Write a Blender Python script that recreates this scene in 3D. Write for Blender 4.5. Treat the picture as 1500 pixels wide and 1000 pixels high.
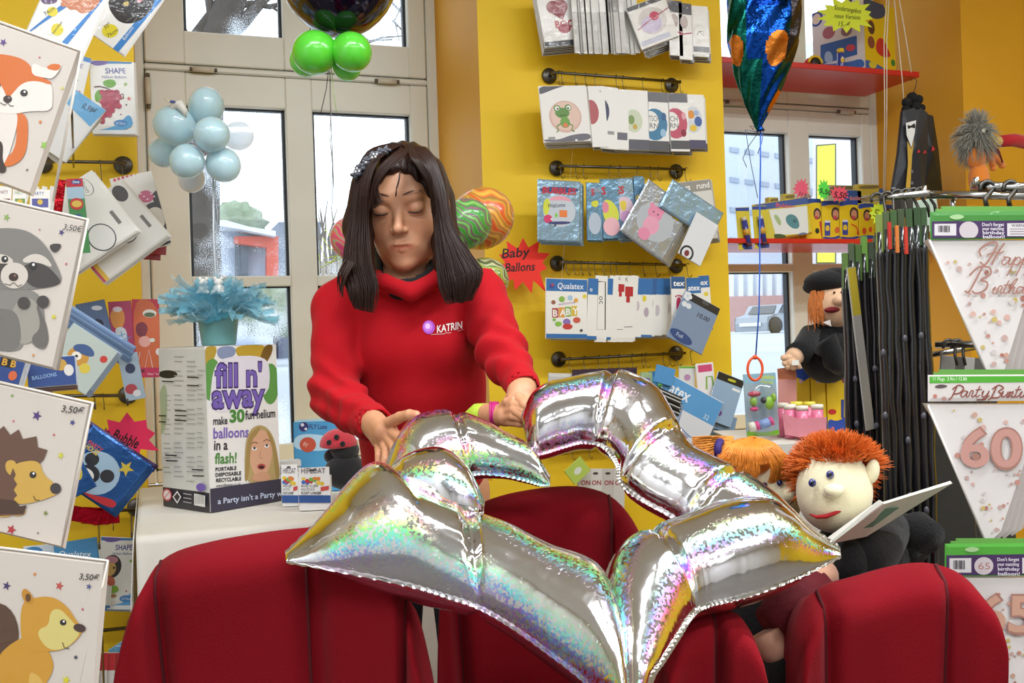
import bpy, math, random
import numpy as np
from mathutils import Vector, Matrix
for o in list(bpy.data.objects): bpy.data.objects.remove(o)
SC = bpy.context.scene
COL = SC.collection
rnd = random.Random(7)
# ---------------------------------------------------------------- camera
CAMZ = 1.30
YAW = math.radians(20); ROLL = 0.032; FPX = 1458.0
FW = Vector((math.sin(YAW), math.cos(YAW), 0)); RT0 = Vector((math.cos(YAW), -math.sin(YAW), 0)); UP0 = Vector((0, 0, 1))
RT = RT0*math.cos(ROLL) - UP0*math.sin(ROLL); UP = UP0*math.cos(ROLL) + RT0*math.sin(ROLL)
CP = Vector((0, 0, CAMZ))
cam = bpy.data.cameras.new('camera'); camo = bpy.data.objects.new('camera', cam); COL.objects.link(camo)
cam.sensor_width = 36; cam.lens = FPX*36/1500; cam.clip_start = 0.05; cam.clip_end = 200
camo.matrix_world = Matrix(((RT.x, UP.x, -FW.x, CP.x), (RT.y, UP.y, -FW.y, CP.y), (RT.z, UP.z, -FW.z, CP.z), (0, 0, 0, 1)))
SC.camera = camo
# ---------------------------------------------------------------- world: flat bright overcast sky
w = bpy.data.worlds.new('overcast'); SC.world = w; w.use_nodes = True
bg = w.node_tree.nodes['Background']; bg.inputs[0].default_value = (0.86, 0.93, 1.0, 1); bg.inputs[1].default_value = 2.3
SC.view_settings.view_transform = 'Standard'; SC.view_settings.look = 'None'; SC.view_settings.gamma = 1
SC.view_settings.use_curve_mapping = False; SC.view_settings.exposure = 0.10
# ---------------------------------------------------------------- ceiling tube lights (real lamps of the shop)
def tube_light(x, y, rz, e, sx=1.5, sy=0.16, z=3.235):
    l = bpy.data.lights.new('ceiling_tube_light', 'AREA'); l.shape = 'RECTANGLE'; l.size = sx; l.size_y = sy
    l.energy = e; l.color = (0.93, 0.965, 1.0)
    o = bpy.data.objects.new('ceiling_tube_light', l); COL.objects.link(o); o.location = (x, y, z); o.rotation_euler = (0, 0, rz)
LE = 38
for a in ((0.2, 1.0, 0.0), (2.1, 1.0, 0.0), (0.2, -1.0, 0.0), (2.1, -1.0, 0.0), (-1.6, 0.2, 0.0), (3.8, 0.6, 0), (0.9, -2.4, 0)):
    tube_light(a[0], a[1], a[2], LE)
# ---------------------------------------------------------------- pixel -> world helpers
def ray(px, py): return FW + RT*((px-750)/FPX) - UP*((py-500)/FPX)
def P(px, py, d): return CP + ray(px, py)*d
def W(px, py, Y):
    r = ray(px, py); return CP + r*(Y/r.y)
def PL(px, py, o, n):
    r = ray(px, py); return CP + r*((o-CP).dot(n)/r.dot(n))
def px2m(d): return d/FPX
# ---------------------------------------------------------------- materials
MC = {}
def srgb(c):
    if isinstance(c, str):
        c = c.lstrip('#'); c = tuple(int(c[i:i+2], 16)/255 for i in (0, 2, 4))
    elif max(c) > 1.001: c = tuple(v/255 for v in c)
    return tuple(((v+0.055)/1.055)**2.4 if v > 0.04045 else v/12.92 for v in c)
def M(c, rough=0.5, metal=0.0, coat=0.0, bump=0.0, bscale=40, var=0.06, spec=0.5, trans=0, alpha=1, sheen=0, vscale=6, emit=0, stretch=None, coatbump=0, sss=0):
    key = (tuple(c) if not isinstance(c, str) else c, rough, metal, coat, bump, bscale, var, spec, trans, alpha, sheen, vscale, emit, stretch, coatbump, sss)
    if key in MC: return MC[key]
    m = bpy.data.materials.new('paint_%d' % len(MC)); m.use_nodes = True; nt = m.node_tree; b = nt.nodes['Principled BSDF']
    col = srgb(c); N = nt.nodes.new; L = nt.links.new
    tc = N('ShaderNodeTexCoord'); src = tc.outputs['Object']
    if stretch:
        mp = N('ShaderNodeMapping'); mp.inputs['Scale'].default_value = stretch; L(src, mp.inputs[0]); src = mp.outputs[0]
    if var > 0:
        n = N('ShaderNodeTexNoise'); n.inputs['Scale'].default_value = vscale; n.inputs['Detail'].default_value = 3; L(src, n.inputs['Vector'])
        r = N('ShaderNodeMapRange'); r.inputs['To Min'].default_value = 1-var*1.6; r.inputs['To Max'].default_value = 1+var*1.6; L(n.outputs['Fac'], r.inputs['Value'])
        v = N('ShaderNodeVectorMath'); v.operation = 'SCALE'; v.inputs[0].default_value = col; L(r.outputs[0], v.inputs['Scale']); L(v.outputs[0], b.inputs['Base Color'])
    else: b.inputs['Base Color'].default_value = (*col, 1)
    b.inputs['Roughness'].default_value = rough; b.inputs['Metallic'].default_value = metal
    b.inputs['Coat Weight'].default_value = coat; b.inputs['Coat Roughness'].default_value = 0.08; b.inputs['Specular IOR Level'].default_value = spec
    b.inputs['Transmission Weight'].default_value = trans; b.inputs['Alpha'].default_value = alpha
    b.inputs['Sheen Weight'].default_value = sheen
    if sss: b.inputs['Subsurface Weight'].default_value = sss; b.inputs['Subsurface Radius'].default_value = (0.01, 0.004, 0.002); b.inputs['Subsurface Scale'].default_value = 1
    if emit: b.inputs['Emission Color'].default_value = (*col, 1); b.inputs['Emission Strength'].default_value = emit
    if bump or coatbump:
        n2 = N('ShaderNodeTexNoise'); n2.inputs['Scale'].default_value = bscale; n2.inputs['Detail'].default_value = 4; L(src, n2.inputs['Vector'])
        bp = N('ShaderNodeBump'); bp.inputs['Strength'].default_value = bump or coatbump; bp.inputs['Distance'].default_value = 0.01
        L(n2.outputs['Fac'], bp.inputs['Height'])
        if bump: L(bp.outputs[0], b.inputs['Normal'])
        if coat: L(bp.outputs[0], b.inputs['Coat Normal'])
    MC[key] = m; return m
def pr(c): return M(c, 0.42, coat=0.5, coatbump=0.35, bscale=22, var=0.03)     # print under clear plastic
def paint(c): return M(c, 0.5, var=0.03)
def foil(c, r=0.16): return M(c, r, metal=1.0, bump=0.5, bscale=26, var=0.05)
def latex(c): return M(c, 0.22, var=0.04, coat=0.5)
def pearl(c, a=1): return M(c, 0.28, var=0.04, coat=0.4, trans=0, alpha=a)
STEEL = lambda: M('#8d8a84', 0.25, metal=1, var=0.03)
def transp(c=(1, 1, 1), fac=0.08, rough=0.02, name='clear', dirt=0):
    k = ('T', c, fac, rough, dirt)
    if k in MC: return MC[k]
    m = bpy.data.materials.new(name); m.use_nodes = True; nt = m.node_tree; nt.nodes.clear(); N = nt.nodes.new; L = nt.links.new
    o = N('ShaderNodeOutputMaterial'); t = N('ShaderNodeBsdfTransparent'); t.inputs[0].default_value = (*c, 1)
    g = N('ShaderNodeBsdfGlossy'); g.inputs['Roughness'].default_value = rough; mx = N('ShaderNodeMixShader'); mx.inputs[0].default_value = fac
    L(t.outputs[0], mx.inputs[1]); L(g.outputs[0], mx.inputs[2]); last = mx
    if dirt:
        tc = N('ShaderNodeTexCoord'); n = N('ShaderNodeTexNoise'); n.inputs['Scale'].default_value = 230; n.inputs['Detail'].default_value = 2
        n1 = N('ShaderNodeTexNoise'); n1.inputs['Scale'].default_value = 5
        L(tc.outputs['Object'], n.inputs[0]); L(tc.outputs['Object'], n1.inputs[0])
        a = N('ShaderNodeMath'); a.operation = 'MULTIPLY'; L(n.outputs[0], a.inputs[0]); L(n1.outputs[0], a.inputs[1])
        r = N('ShaderNodeMapRange'); r.inputs['From Min'].default_value = 0.27; r.inputs['From Max'].default_value = 0.34; r.inputs['To Max'].default_value = dirt; L(a.outputs[0], r.inputs[0])
        d = N('ShaderNodeBsdfTranslucent'); d.inputs[0].default_value = (0.85, 0.9, 0.95, 1); m2 = N('ShaderNodeMixShader')
        L(r.outputs[0], m2.inputs[0]); L(mx.outputs[0], m2.inputs[1]); L(d.outputs[0], m2.inputs[2]); last = m2
    L(last.outputs[0], o.inputs[0]); MC[k] = m; return m
# ---------------------------------------------------------------- objects
def tag(o, label=None, cat=None, group=None, kind=None):
    if label: o['label'] = label
    if cat: o['category'] = cat
    if group: o['group'] = group
    if kind: o['kind'] = kind
    return o
def thing(name, label, cat, loc, group=None, kind=None):
    o = bpy.data.objects.new(name, None); COL.objects.link(o); o.location = loc; o.empty_display_size = 0.05
    return tag(o, label, cat, group, kind)
def wloc(o):
    v = Vector(o.location)
    while o.parent: o = o.parent; v = v + Vector(o.location)
    return v
def mesh(name, V, F, mats, parent=None, fm=None, smooth=False, flat_idx=()):
    V = np.asarray(V, dtype=float).reshape(-1, 3)
    if not isinstance(mats, (list, tuple)): mats = [mats]
    if parent is not None: org = np.array(wloc(parent))
    else: org = np.array([(V[:, 0].min()+V[:, 0].max())/2, (V[:, 1].min()+V[:, 1].max())/2, V[:, 2].min()])
    me = bpy.data.meshes.new(name); me.from_pydata((V-org).tolist(), [], [tuple(f) for f in F])
    for m in mats: me.materials.append(m)
    if fm is not None: me.polygons.foreach_set('material_index', np.asarray(fm, dtype=np.int32))
    if smooth is True: me.polygons.foreach_set('use_smooth', np.ones(len(F), dtype=bool))
    elif smooth is not False: me.polygons.foreach_set('use_smooth', np.asarray(smooth, dtype=bool))
    me.update()
    o = bpy.data.objects.new(name, me); COL.objects.link(o)
    if parent is not None: o.parent = parent
    else: o.location = org.tolist()
    return o
def rotm(a, ax='Z'): return Matrix.Rotation(a, 4, ax)
TXT = {}
def text_mesh(s, shear=0, off=0.0, space=1.0):
    k = (s, shear, off, space)
    if k in TXT: return TXT[k]
    c = bpy.data.curves.new('t', 'FONT'); c.body = s; c.size = 1; c.resolution_u = 6 if s.isdigit() else 2; c.shear = shear; c.offset = off; c.space_character = space; c.fill_mode = 'BOTH'
    o = bpy.data.objects.new('t', c); COL.objects.link(o)
    dg = bpy.context.evaluated_depsgraph_get(); me = bpy.data.meshes.new_from_object(o.evaluated_get(dg))
    V = np.array([v.co[:] for v in me.vertices]).reshape(-1, 3); F = [tuple(p.vertices) for p in me.polygons]
    bpy.data.objects.remove(o); bpy.data.curves.remove(c); bpy.data.meshes.remove(me)
    TXT[k] = (V, F); return TXT[k]
class MB:
    def __init__(s): s.V = []; s.F = []; s.fm = []; s.sm = []; s.mats = []; s.T = Matrix.Identity(4)
    def mi(s, m):
        if m not in s.mats: s.mats.append(m)
        return s.mats.index(m)
    def add(s, V, F, m, smooth=False, T=None):
        n = len(s.V); T = s.T if T is None else s.T @ T; R = np.array(T.to_3x3()); t = np.array(T.translation)
        V = np.asarray(V, dtype=float).reshape(-1, 3) @ R.T + t
        s.V.extend(V.tolist()); i = s.mi(m)
        for f in F: s.F.append(tuple(int(a)+n for a in f)); s.fm.append(i); s.sm.append(smooth)
        return s
    def box(s, c, sz, m, T=None, bev=0.0):
        x, y, z = (v/2 for v in sz)
        if bev <= 0:
            V = [(i*x, j*y, k*z) for i in (-1, 1) for j in (-1, 1) for k in (-1, 1)]
            F = [(0, 1, 3, 2), (4, 6, 7, 5), (0, 4, 5, 1), (2, 3, 7, 6), (0, 2, 6, 4), (1, 5, 7, 3)]
        else:
            V = []; 
            for i in (-1, 1):
                for j in (-1, 1):
                    for k in (-1, 1): V += [(i*(x-bev), j*(y-bev), k*z), (i*(x-bev), j*y, k*(z-bev)), (i*x, j*(y-bev), k*(z-bev))]
            id_ = lambda i, j, k, w: ((i > 0)*4+(j > 0)*2+(k > 0))*3+w
            F = []
            for k in (-1, 1):
                F.append([id_(-1, -1, k, 0), id_(1, -1, k, 0), id_(1, 1, k, 0), id_(-1, 1, k, 0)][::k])
                F.append([id_(-1, k, -1, 1), id_(-1, k, 1, 1), id_(1, k, 1, 1), id_(1, k, -1, 1)][::k])
                F.append([id_(k, -1, -1, 2), id_(k, 1, -1, 2), id_(k, 1, 1, 2), id_(k, -1, 1, 2)][::k])
            for a in (-1, 1):
                for b in (-1, 1):
                    F.append([id_(-1, a, b, 0), id_(1, a, b, 0), id_(1, a, b, 1), id_(-1, a, b, 1)])
                    F.append([id_(a, -1, b, 0), id_(a, 1, b, 0), id_(a, 1, b, 2), id_(a, -1, b, 2)])
                    F.append([id_(a, b, -1, 1), id_(a, b, 1, 1), id_(a, b, 1, 2), id_(a, b, -1, 2)])
                    for c_ in (-1, 1): F.append([id_(a, b, c_, 0), id_(a, b, c_, 1), id_(a, b, c_, 2)])
        V = [(v[0]+c[0], v[1]+c[1], v[2]+c[2]) for v in V]
        return s.add(V, F, m, False, T)
    def tube(s, pts, r, m, n=8, close=False, cap=True):
        pts = [Vector(p) for p in pts]; k = len(pts); rs = r if isinstance(r, (list, tuple)) else [r]*k
        V = []; F = []; up = None
        for i, p in enumerate(pts):
            if close: t = pts[(i+1) % k]-pts[i-1]
            else: t = pts[min(i+1, k-1)]-pts[max(i-1, 0)]
            t = t.normalized() if t.length > 1e-9 else Vector((0, 0, 1))
            if up is None: up = t.orthogonal().normalized()
            up = (up - t*up.dot(t)); up = up.normalized() if up.length > 1e-6 else t.orthogonal().normalized()
            b = t.cross(up)
            for j in range(n):
                a = 2*math.pi*j/n; V.append(p+(up*math.cos(a)+b*math.sin(a))*rs[i])
        for i in range(k if close else k-1):
            for j in range(n):
                a = i*n+j; b_ = i*n+(j+1) % n; c = ((i+1) % k)*n+(j+1) % n; d = ((i+1) % k)*n+j; F.append((a, b_, c, d))
        if not close and cap: F.append(tuple(range(n))[::-1]); F.append(tuple((k-1)*n+j for j in range(n)))
        return s.add([v[:] for v in V], F, m, True)
    def lathe(s, prof, m, n=24, T=None, smooth=True, sx=1, sy=1):
        V = []; F = []; k = len(prof)
        for (r, z) in prof:
            for j in range(n): a = 2*math.pi*j/n; V.append((r*math.cos(a)*sx, r*math.sin(a)*sy, z))
        for i in range(k-1):
            for j in range(n): F.append((i*n+j, i*n+(j+1) % n, (i+1)*n+(j+1) % n, (i+1)*n+j))
        if prof[0][0] > 1e-6: F.append(tuple(range(n))[::-1])
        if prof[-1][0] > 1e-6: F.append(tuple((k-1)*n+j for j in range(n)))
        return s.add(V, F, m, smooth, T)
    def ell(s, c, r, m, n=20, R=None, f=None):
        if not isinstance(r, (list, tuple, Vector)): r = (r, r, r)
        V = []; F = []; k = max(6, n//2)
        V.append((0, 0, -1))
        for i in range(1, k):
            ph = -math.pi/2+math.pi*i/k
            for j in range(n): a = 2*math.pi*j/n; V.append((math.cos(ph)*math.cos(a), math.cos(ph)*math.sin(a), math.sin(ph)))
        V.append((0, 0, 1)); top = len(V)-1
        for j in range(n): F.append((0, 1+(j+1) % n, 1+j)); F.append((top, top-n+j, top-n+(j+1) % n))
        for i in range(k-2):
            for j in range(n): F.append((1+i*n+j, 1+i*n+(j+1) % n, 1+(i+1)*n+(j+1) % n, 1+(i+1)*n+j))
        V = np.array(V)
        if f is not None: V = f(V)
        V = V*np.array(r)
        if R is not None: V = V @ np.array(R.to_3x3()).T
        V = V+np.array(c[:])
        return s.add(V, F, m, True)
    def build(s, name, parent=None): return mesh(name, s.V, s.F, s.mats, parent, s.fm, s.sm)
def frame(o, ex, ez):
    ex = Vector(ex).normalized(); ez = Vector(ez); ez = (ez-ex*ez.dot(ex)).normalized(); ey = ez.cross(ex)
    return Matrix(((ex.x, ey.x, ez.x, o[0]), (ex.y, ey.y, ez.y, o[1]), (ex.z, ey.z, ez.z, o[2]), (0, 0, 0, 1)))
# ---- flat print: list of primitives in width units (x right, y down), drawn on plane local y = 0 facing -y
def starp(n=5, r2=0.42, rot=0): return [((1 if i % 2 == 0 else r2)*math.sin(math.pi*i/n+rot), -(1 if i % 2 == 0 else r2)*math.cos(math.pi*i/n+rot)) for i in range(2*n)]
def smooth_poly(pts, it=2):
    for _ in range(it):
        q = []
        for i in range(len(pts)):
            a = pts[i]; b = pts[(i+1) % len(pts)]; q += [(a[0]*.75+b[0]*.25, a[1]*.75+b[1]*.25), (a[0]*.25+b[0]*.75, a[1]*.25+b[1]*.75)]
        pts = q
    return pts
def art(mb, items, w, T, y0=-0.0004, mk=pr, dz=0.00007, clip=None):
    lay = 0
    if clip:
        c0, c1, c2, c3 = clip; cp = lambda q: (min(max(q[0], c0), c2), min(max(q[1], c1), c3))
    else: cp = lambda q: q
    for it in items:
        k = it[0]; y = y0-lay*dz; lay += 1; add = lambda pts, m: mb.add([(a*w, y, -b*w) for a, b in map(cp, pts)], [tuple(range(len(pts)))[::-1]], m, False, T)
        if k == 'R': _, x0, y0_, x1, y1, c = it; add([(x0, y0_), (x1, y0_), (x1, y1), (x0, y1)], mk(c))
        elif k == 'E':
            cx, cy, rx, ry, c = it[1:6]; ro = it[6] if len(it) > 6 else 0; n = 22
            pts = []
            for i in range(n):
                a = 2*math.pi*i/n; x = rx*math.cos(a); z = ry*math.sin(a); pts.append((cx+x*math.cos(ro)-z*math.sin(ro), cy+x*math.sin(ro)+z*math.cos(ro)))
            add(pts, mk(c))
        elif k == 'P': add(it[1], mk(it[2]))
        elif k == 'B': add(smooth_poly(it[1]), mk(it[2]))
        elif k == 'S': _, cx, cy, r, c = it[:5]; ro = it[5] if len(it) > 5 else 0; add([(cx+a*r, cy+b*r) for a, b in starp(rot=ro)], mk(c))
        elif k == 'L':      # stroke polyline: pts, width, colour
            pts, wd, c = [cp(q) for q in it[1]], it[2], mk(it[3]); V = []; F = []
            for i, p in enumerate(pts):
                q0 = pts[max(i-1, 0)]; q1 = pts[min(i+1, len(pts)-1)]; dx, dy = q1[0]-q0[0], q1[1]-q0[1]; l = math.hypot(dx, dy) or 1
                nx, ny = -dy/l*wd/2, dx/l*wd/2; V += [((p[0]+nx)*w, y, -(p[1]+ny)*w), ((p[0]-nx)*w, y, -(p[1]-ny)*w)]
            for i in range(len(pts)-1): F.append((2*i, 2*i+1, 2*i+3, 2*i+2))
            mb.add(V, F, c, False, T)
        elif k == 'T':      # text, x, y(baseline), height, colour, rot, shear, boldness, max width
            s_, x, yb, h, c = it[1:6]; ro = it[6] if len(it) > 6 else 0; sh = it[7] if len(it) > 7 else 0; of = it[8] if len(it) > 8 else 0.0; mw = it[9] if len(it) > 9 else None
            V, F = text_mesh(s_, sh, of)
            if len(V) == 0: continue
            V = V.copy(); V[:, 0] -= V[:, 0].min(); sc = h/0.72; X = V[:, 0]*sc; Z = V[:, 1]*sc
            if mw: X = X*(mw/max(X.max(), 1e-6))
            X2 = X*math.cos(ro)-Z*math.sin(ro)*-1*-1; Z2 = Z*math.cos(ro)+X*math.sin(ro)
            VV = np.stack([(x+X2)*w, np.full(len(X), y), -(yb*w)+Z2*w], 1); mb.add(VV, F, mk(c), False, T)
    return lay
# ---------------------------------------------------------------- surface nets for organic shapes
def nets(f, lo, hi, h):
    lo = np.array(lo, float); hi = np.array(hi, float); n = np.ceil((hi-lo)/h).astype(int)+1
    ax = [lo[i]+h*np.arange(n[i]) for i in range(3)]; Vv = np.empty(n, dtype=np.float32)
    st = max(1, int(250000//(n[1]*n[2])))
    for i in range(0, n[0], st):
        g = np.stack(np.meshgrid(ax[0][i:i+st], ax[1], ax[2], indexing='ij'), -1).reshape(-1, 3).astype(np.float32)
        Vv[i:i+st] = f(g).reshape(-1, n[1], n[2])
    s = Vv < 0; c = [s[i:n[0]-1+i, j:n[1]-1+j, k:n[2]-1+k] for i in (0, 1) for j in (0, 1) for k in (0, 1)]
    cnt = sum(a.astype(np.int8) for a in c); mask = (cnt > 0) & (cnt < 8); idx = -np.ones(mask.shape, int); cells = np.argwhere(mask); idx[mask] = np.arange(len(cells))
    acc = np.zeros((len(cells), 3)); ct = np.zeros(len(cells))
    for a in range(3):
        o1, o2 = [x for x in range(3) if x != a]
        for p in (0, 1):
            for q in (0, 1):
                off = np.zeros(3, int); off[o1] = p; off[o2] = q; A = cells+off; B = A.copy(); B[:, a] += 1
                va = Vv[tuple(A.T)]; vb = Vv[tuple(B.T)]; cr = (va < 0) != (vb < 0); t = np.where(cr, va/np.where(va == vb, 1, va-vb), 0)
                pos = A.astype(float); pos[:, a] += t; acc[cr] += pos[cr]; ct[cr] += 1
    V = lo+h*(acc/ct[:, None]); F = []
    for a in range(3):
        o1, o2 = (a+1) % 3, (a+2) % 3; sl = [slice(None)]*3; sl2 = list(sl); sl[a] = slice(0, n[a]-1); sl2[a] = slice(1, n[a])
        A = s[tuple(sl)]; B = s[tuple(sl2)]; E = np.argwhere(A != B); E = E[(E[:, o1] > 0) & (E[:, o2] > 0) & (E[:, o1] < n[o1]-1) & (E[:, o2] < n[o2]-1)]
        if len(E) == 0: continue
        def g(d1, d2): q = E.copy(); q[:, o1] += d1; q[:, o2] += d2; return idx[tuple(q.T)]
        Q = np.stack([g(-1, -1), g(0, -1), g(0, 0), g(-1, 0)], 1); inn = A[tuple(E.T)]; Q[~inn] = Q[~inn][:, ::-1]; F.append(Q)
    F = np.concatenate(F) if F else np.zeros((0, 4), int); F = F[(F >= 0).all(1)]
    return V, F
def cap(p, a, b, ra, rb, flat=None, fs=1.0):
    a = np.asarray(a, np.float32); b = np.asarray(b, np.float32); ab = b-a; t = np.clip(((p-a)@ab)/max(float(ab@ab), 1e-9), 0, 1)[:, None]
    d = p-a-t*ab
    if flat is not None:
        nn = np.asarray(flat, np.float32); nn = nn/np.linalg.norm(nn); k = (d@nn)[:, None]; d = d-nn*k+nn*(k/fs)
    return np.sqrt((d*d).sum(1))-(ra+(rb-ra)*t[:, 0])
def elli(p, c, r, R=None):
    q = p-np.asarray(c, np.float32)
    if R is not None: q = q@np.asarray(R, np.float32)
    r = np.asarray(r, np.float32); k0 = np.sqrt(((q/r)**2).sum(1)); k1 = np.sqrt(((q/(r*r))**2).sum(1))+1e-9; return k0*(k0-1)/k1
def su(a, b, k): h = np.clip(0.5+0.5*(b-a)/k, 0, 1); return b*(1-h)+a*h-k*h*(1-h)
def ss(a, b, k): return -su(-a, b, k)       # a minus b
# ---- tufts of hair: tapered 3-sided strands
def strands(name, roots, mat, parent, rad=0.0012, seg=5, kind=None):
    V = []; F = []
    for pts in roots:
        k = len(pts); n0 = len(V); up = None
        for i, p in enumerate(pts):
            t = (pts[min(i+1, k-1)]-pts[max(i-1, 0)]); t = t.normalized() if t.length > 1e-9 else Vector((0, 0, 1)); u = t.orthogonal().normalized(); 
            if up is not None: u2 = up-t*up.dot(t); u = u2.normalized() if u2.length > 1e-6 else u
            up = u; b = t.cross(u); r = rad*(1-0.75*(i/(k-1))**2)
            for j in range(3): a = 2.094*j; V.append((p+(u*math.cos(a)+b*math.sin(a))*r)[:])
        for i in range(k-1):
            for j in range(3): F.append((n0+i*3+j, n0+i*3+(j+1) % 3, n0+(i+1)*3+(j+1) % 3, n0+(i+1)*3+j))
    o = mesh(name, V, F, mat, parent, smooth=True)
    if kind: o['kind'] = kind
    return o
# ================================================================ THE ROOM
YW = 3.40; YF = 3.98
YEL = M('#f2c81c', 0.6, bump=0.06, bscale=90, var=0.04, vscale=3)
XA0 = -0.02; XA1 = 1.144; XB0 = 2.157; XB1 = 3.37
ZT = 3.12; ZS = 0.80
def sbox(name, x0, x1, y0, y1, z0, z1, m, parent=None, kind='structure'):
    mb = MB(); mb.box(((x0+x1)/2, (y0+y1)/2, (z0+z1)/2), (x1-x0, y1-y0, z1-z0), m); o = mb.build(name, parent)
    if kind and parent is None: o['kind'] = kind
    return o
wb = MB()
TH = 0.62; zc = 3.35
OCH = M('#dba01a', 0.6, bump=0.06, bscale=90, var=0.05, vscale=3)  # ochre: fall of light on reveals and right pier put into the colour
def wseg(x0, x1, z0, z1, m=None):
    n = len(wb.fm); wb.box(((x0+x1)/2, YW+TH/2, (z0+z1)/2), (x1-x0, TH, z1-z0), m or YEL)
    if m is None: i = wb.mi(OCH); wb.fm[n] = i; wb.fm[n+1] = i       # reveal faces take the shaded ochre
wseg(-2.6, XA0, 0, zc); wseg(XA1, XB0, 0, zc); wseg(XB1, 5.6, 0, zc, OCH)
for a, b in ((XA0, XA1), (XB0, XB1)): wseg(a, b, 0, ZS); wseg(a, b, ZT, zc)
tag(wb.build('wall_front'), kind='structure')
FLR = M('#6a6662', 0.35, var=0.1, vscale=4, bump=0.05)
sbox('floor', -2.7, 5.7, -3.7, 4.02, -0.1, 0, FLR)
CEI = M('#eceef0', 0.8, var=0.02)
sbox('ceiling', -2.7, 5.7, -3.7, 4.02, 3.3, 3.4, CEI)
sbox('wall_left', -2.7, -2.6, -3.7, 3.40, 0, 3.3, M('#e2e4e6', 0.7, var=0.03))
sbox('wall_right', 5.6, 5.7, -3.7, 3.40, 0, 3.3, YEL)
sbox('wall_back', -2.6, 5.6, -3.7, -3.6, 0, 3.3, M('#d8dade', 0.7, var=0.03))
sbox('baseboard_front', XA1, XB0, YW-0.015, YW-0.0005, 0.0, 0.08, M('#e6e0cf', 0.5))
# ceiling fixtures that hold the tubes
for o in [o for o in bpy.data.objects if o.type == 'LIGHT']:
    x, y, z = o.location; mb = MB(); mb.box((x, y, 3.27), (1.56, 0.22, 0.058), M('#f0f0ee', 0.4), bev=0.01)
    f = mb.build('ceiling_light'); tag(f, 'long white fluorescent fitting on the ceiling over the shop floor', 'ceiling lamp', 'fluorescent fittings on the ceiling')
FRM = M('#e2e4da', 0.38, var=0.03, vscale=5); RUB = M('#20262c', 0.5)
PANE = transp((0.97, 0.99, 1.0), 0.05, dirt=0.55, name='window_glass'); PANE2 = transp((0.97, 0.99, 1.0), 0.05, name='window_glass_clean')
def xz(px, py, Y=YF): p = W(px, py, Y); return p.x, p.z
def window(name, x0, x1, cols, zrows, zb, zt, zgap, pane, yo=YF):
    """cols: pane column edges [(xa,xb),..]; zrows lower: [(za,zb)..]; upper panes (za,zb)"""
    root = thing(name, None, None, (x0, yo, zb), kind='structure'); d = 0.07
    def bx(nm, xa, xb, za, zb_, y0=0.0, dd=d, m=FRM, bev=0.006, par=root):
        mb = MB(); mb.box(((xa+xb)/2, yo+y0+dd/2-0.03, (za+zb_)/2), (xb-xa, dd, zb_-za), m, bev=bev); return mb.build(nm, par)
    # fixed outer frame
    fw = 0.05
    bx('frame', x0, x0+fw, zb, zt); bx('frame', x1-fw, x1, zb, zt); bx('frame', x0+fw, x1-fw, zt-fw, zt); bx('frame', x0+fw, x1-fw, zb, zb+fw)
    bx('transom', x0+fw, x1-fw, zgap-0.012, zgap+0.012)
    mb = MB()
    for a, b, c_, d_ in ((x0, x0+fw+.03, zb, zt), (x1-fw-.03, x1, zb, zt), (x0, x1, zt-fw-.02, zt), (x0, x1, zb, zb+fw+.02), (x0, x1, zgap-.035, zgap+.035)): mb.box(((a+b)/2, yo+.055, (c_+d_)/2), (b-a, .02, d_-c_), FRM)
    mb.build('rebate', root)
    def sash(za, zb_, rows, nm):
        xa, xb = x0+fw+0.004, x1-fw-0.004; xs = [xa]+[v for c in cols for v in c]+[xb]
        s = thing(nm, None, None, (xa, yo, za)); s.parent = root; s.location = Vector((xa, yo, za))-Vector(root.location)
        mb = MB(); y = yo-0.035; dd = 0.075
        for i in range(0, len(xs), 2): mb.box(((xs[i]+xs[i+1])/2, y+dd/2, (za+zb_)/2), (xs[i+1]-xs[i], dd, zb_-za), FRM, bev=0.005)
        zs = [za]+[v for r in rows for v in r]+[zb_]
        for c in cols:
            for i in range(0, len(zs), 2):
                if zs[i+1]-zs[i] > 0.001: mb.box(((c[0]+c[1])/2, y+dd/2+0.002, (zs[i]+zs[i+1])/2), (c[1]-c[0]+0.004, dd-0.004, zs[i+1]-zs[i]), FRM, bev=0.004)
        mb.build('sash_frame', s)
        for c in cols:
            for r in rows:
                rb = MB(); g = 0.011; yy = yo+0.018; cx = (c[0]+c[1])/2; cz = (r[0]+r[1])/2
                for sx in (-1, 1): rb.box((cx+sx*((c[1]-c[0])/2-g/2), yy, cz), (g, 0.03, r[1]-r[0]), RUB)
                rb.box((cx, yy, r[1]-g/4), (c[1]-c[0], 0.03, g/2), RUB)
                rb.build('gasket', s)
                pb = MB(); pb.box((cx, yo+0.024, cz), (c[1]-c[0]-0.001, 0.004, r[1]-r[0]-0.001), pane); pb.build('pane', s)
        return s
    sash(zb+fw+0.004, zgap-0.016, zrows[0], 'lower_sash'); sash(zgap+0.016, zt-fw-0.004, zrows[1], 'upper_sash')
    return root
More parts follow.
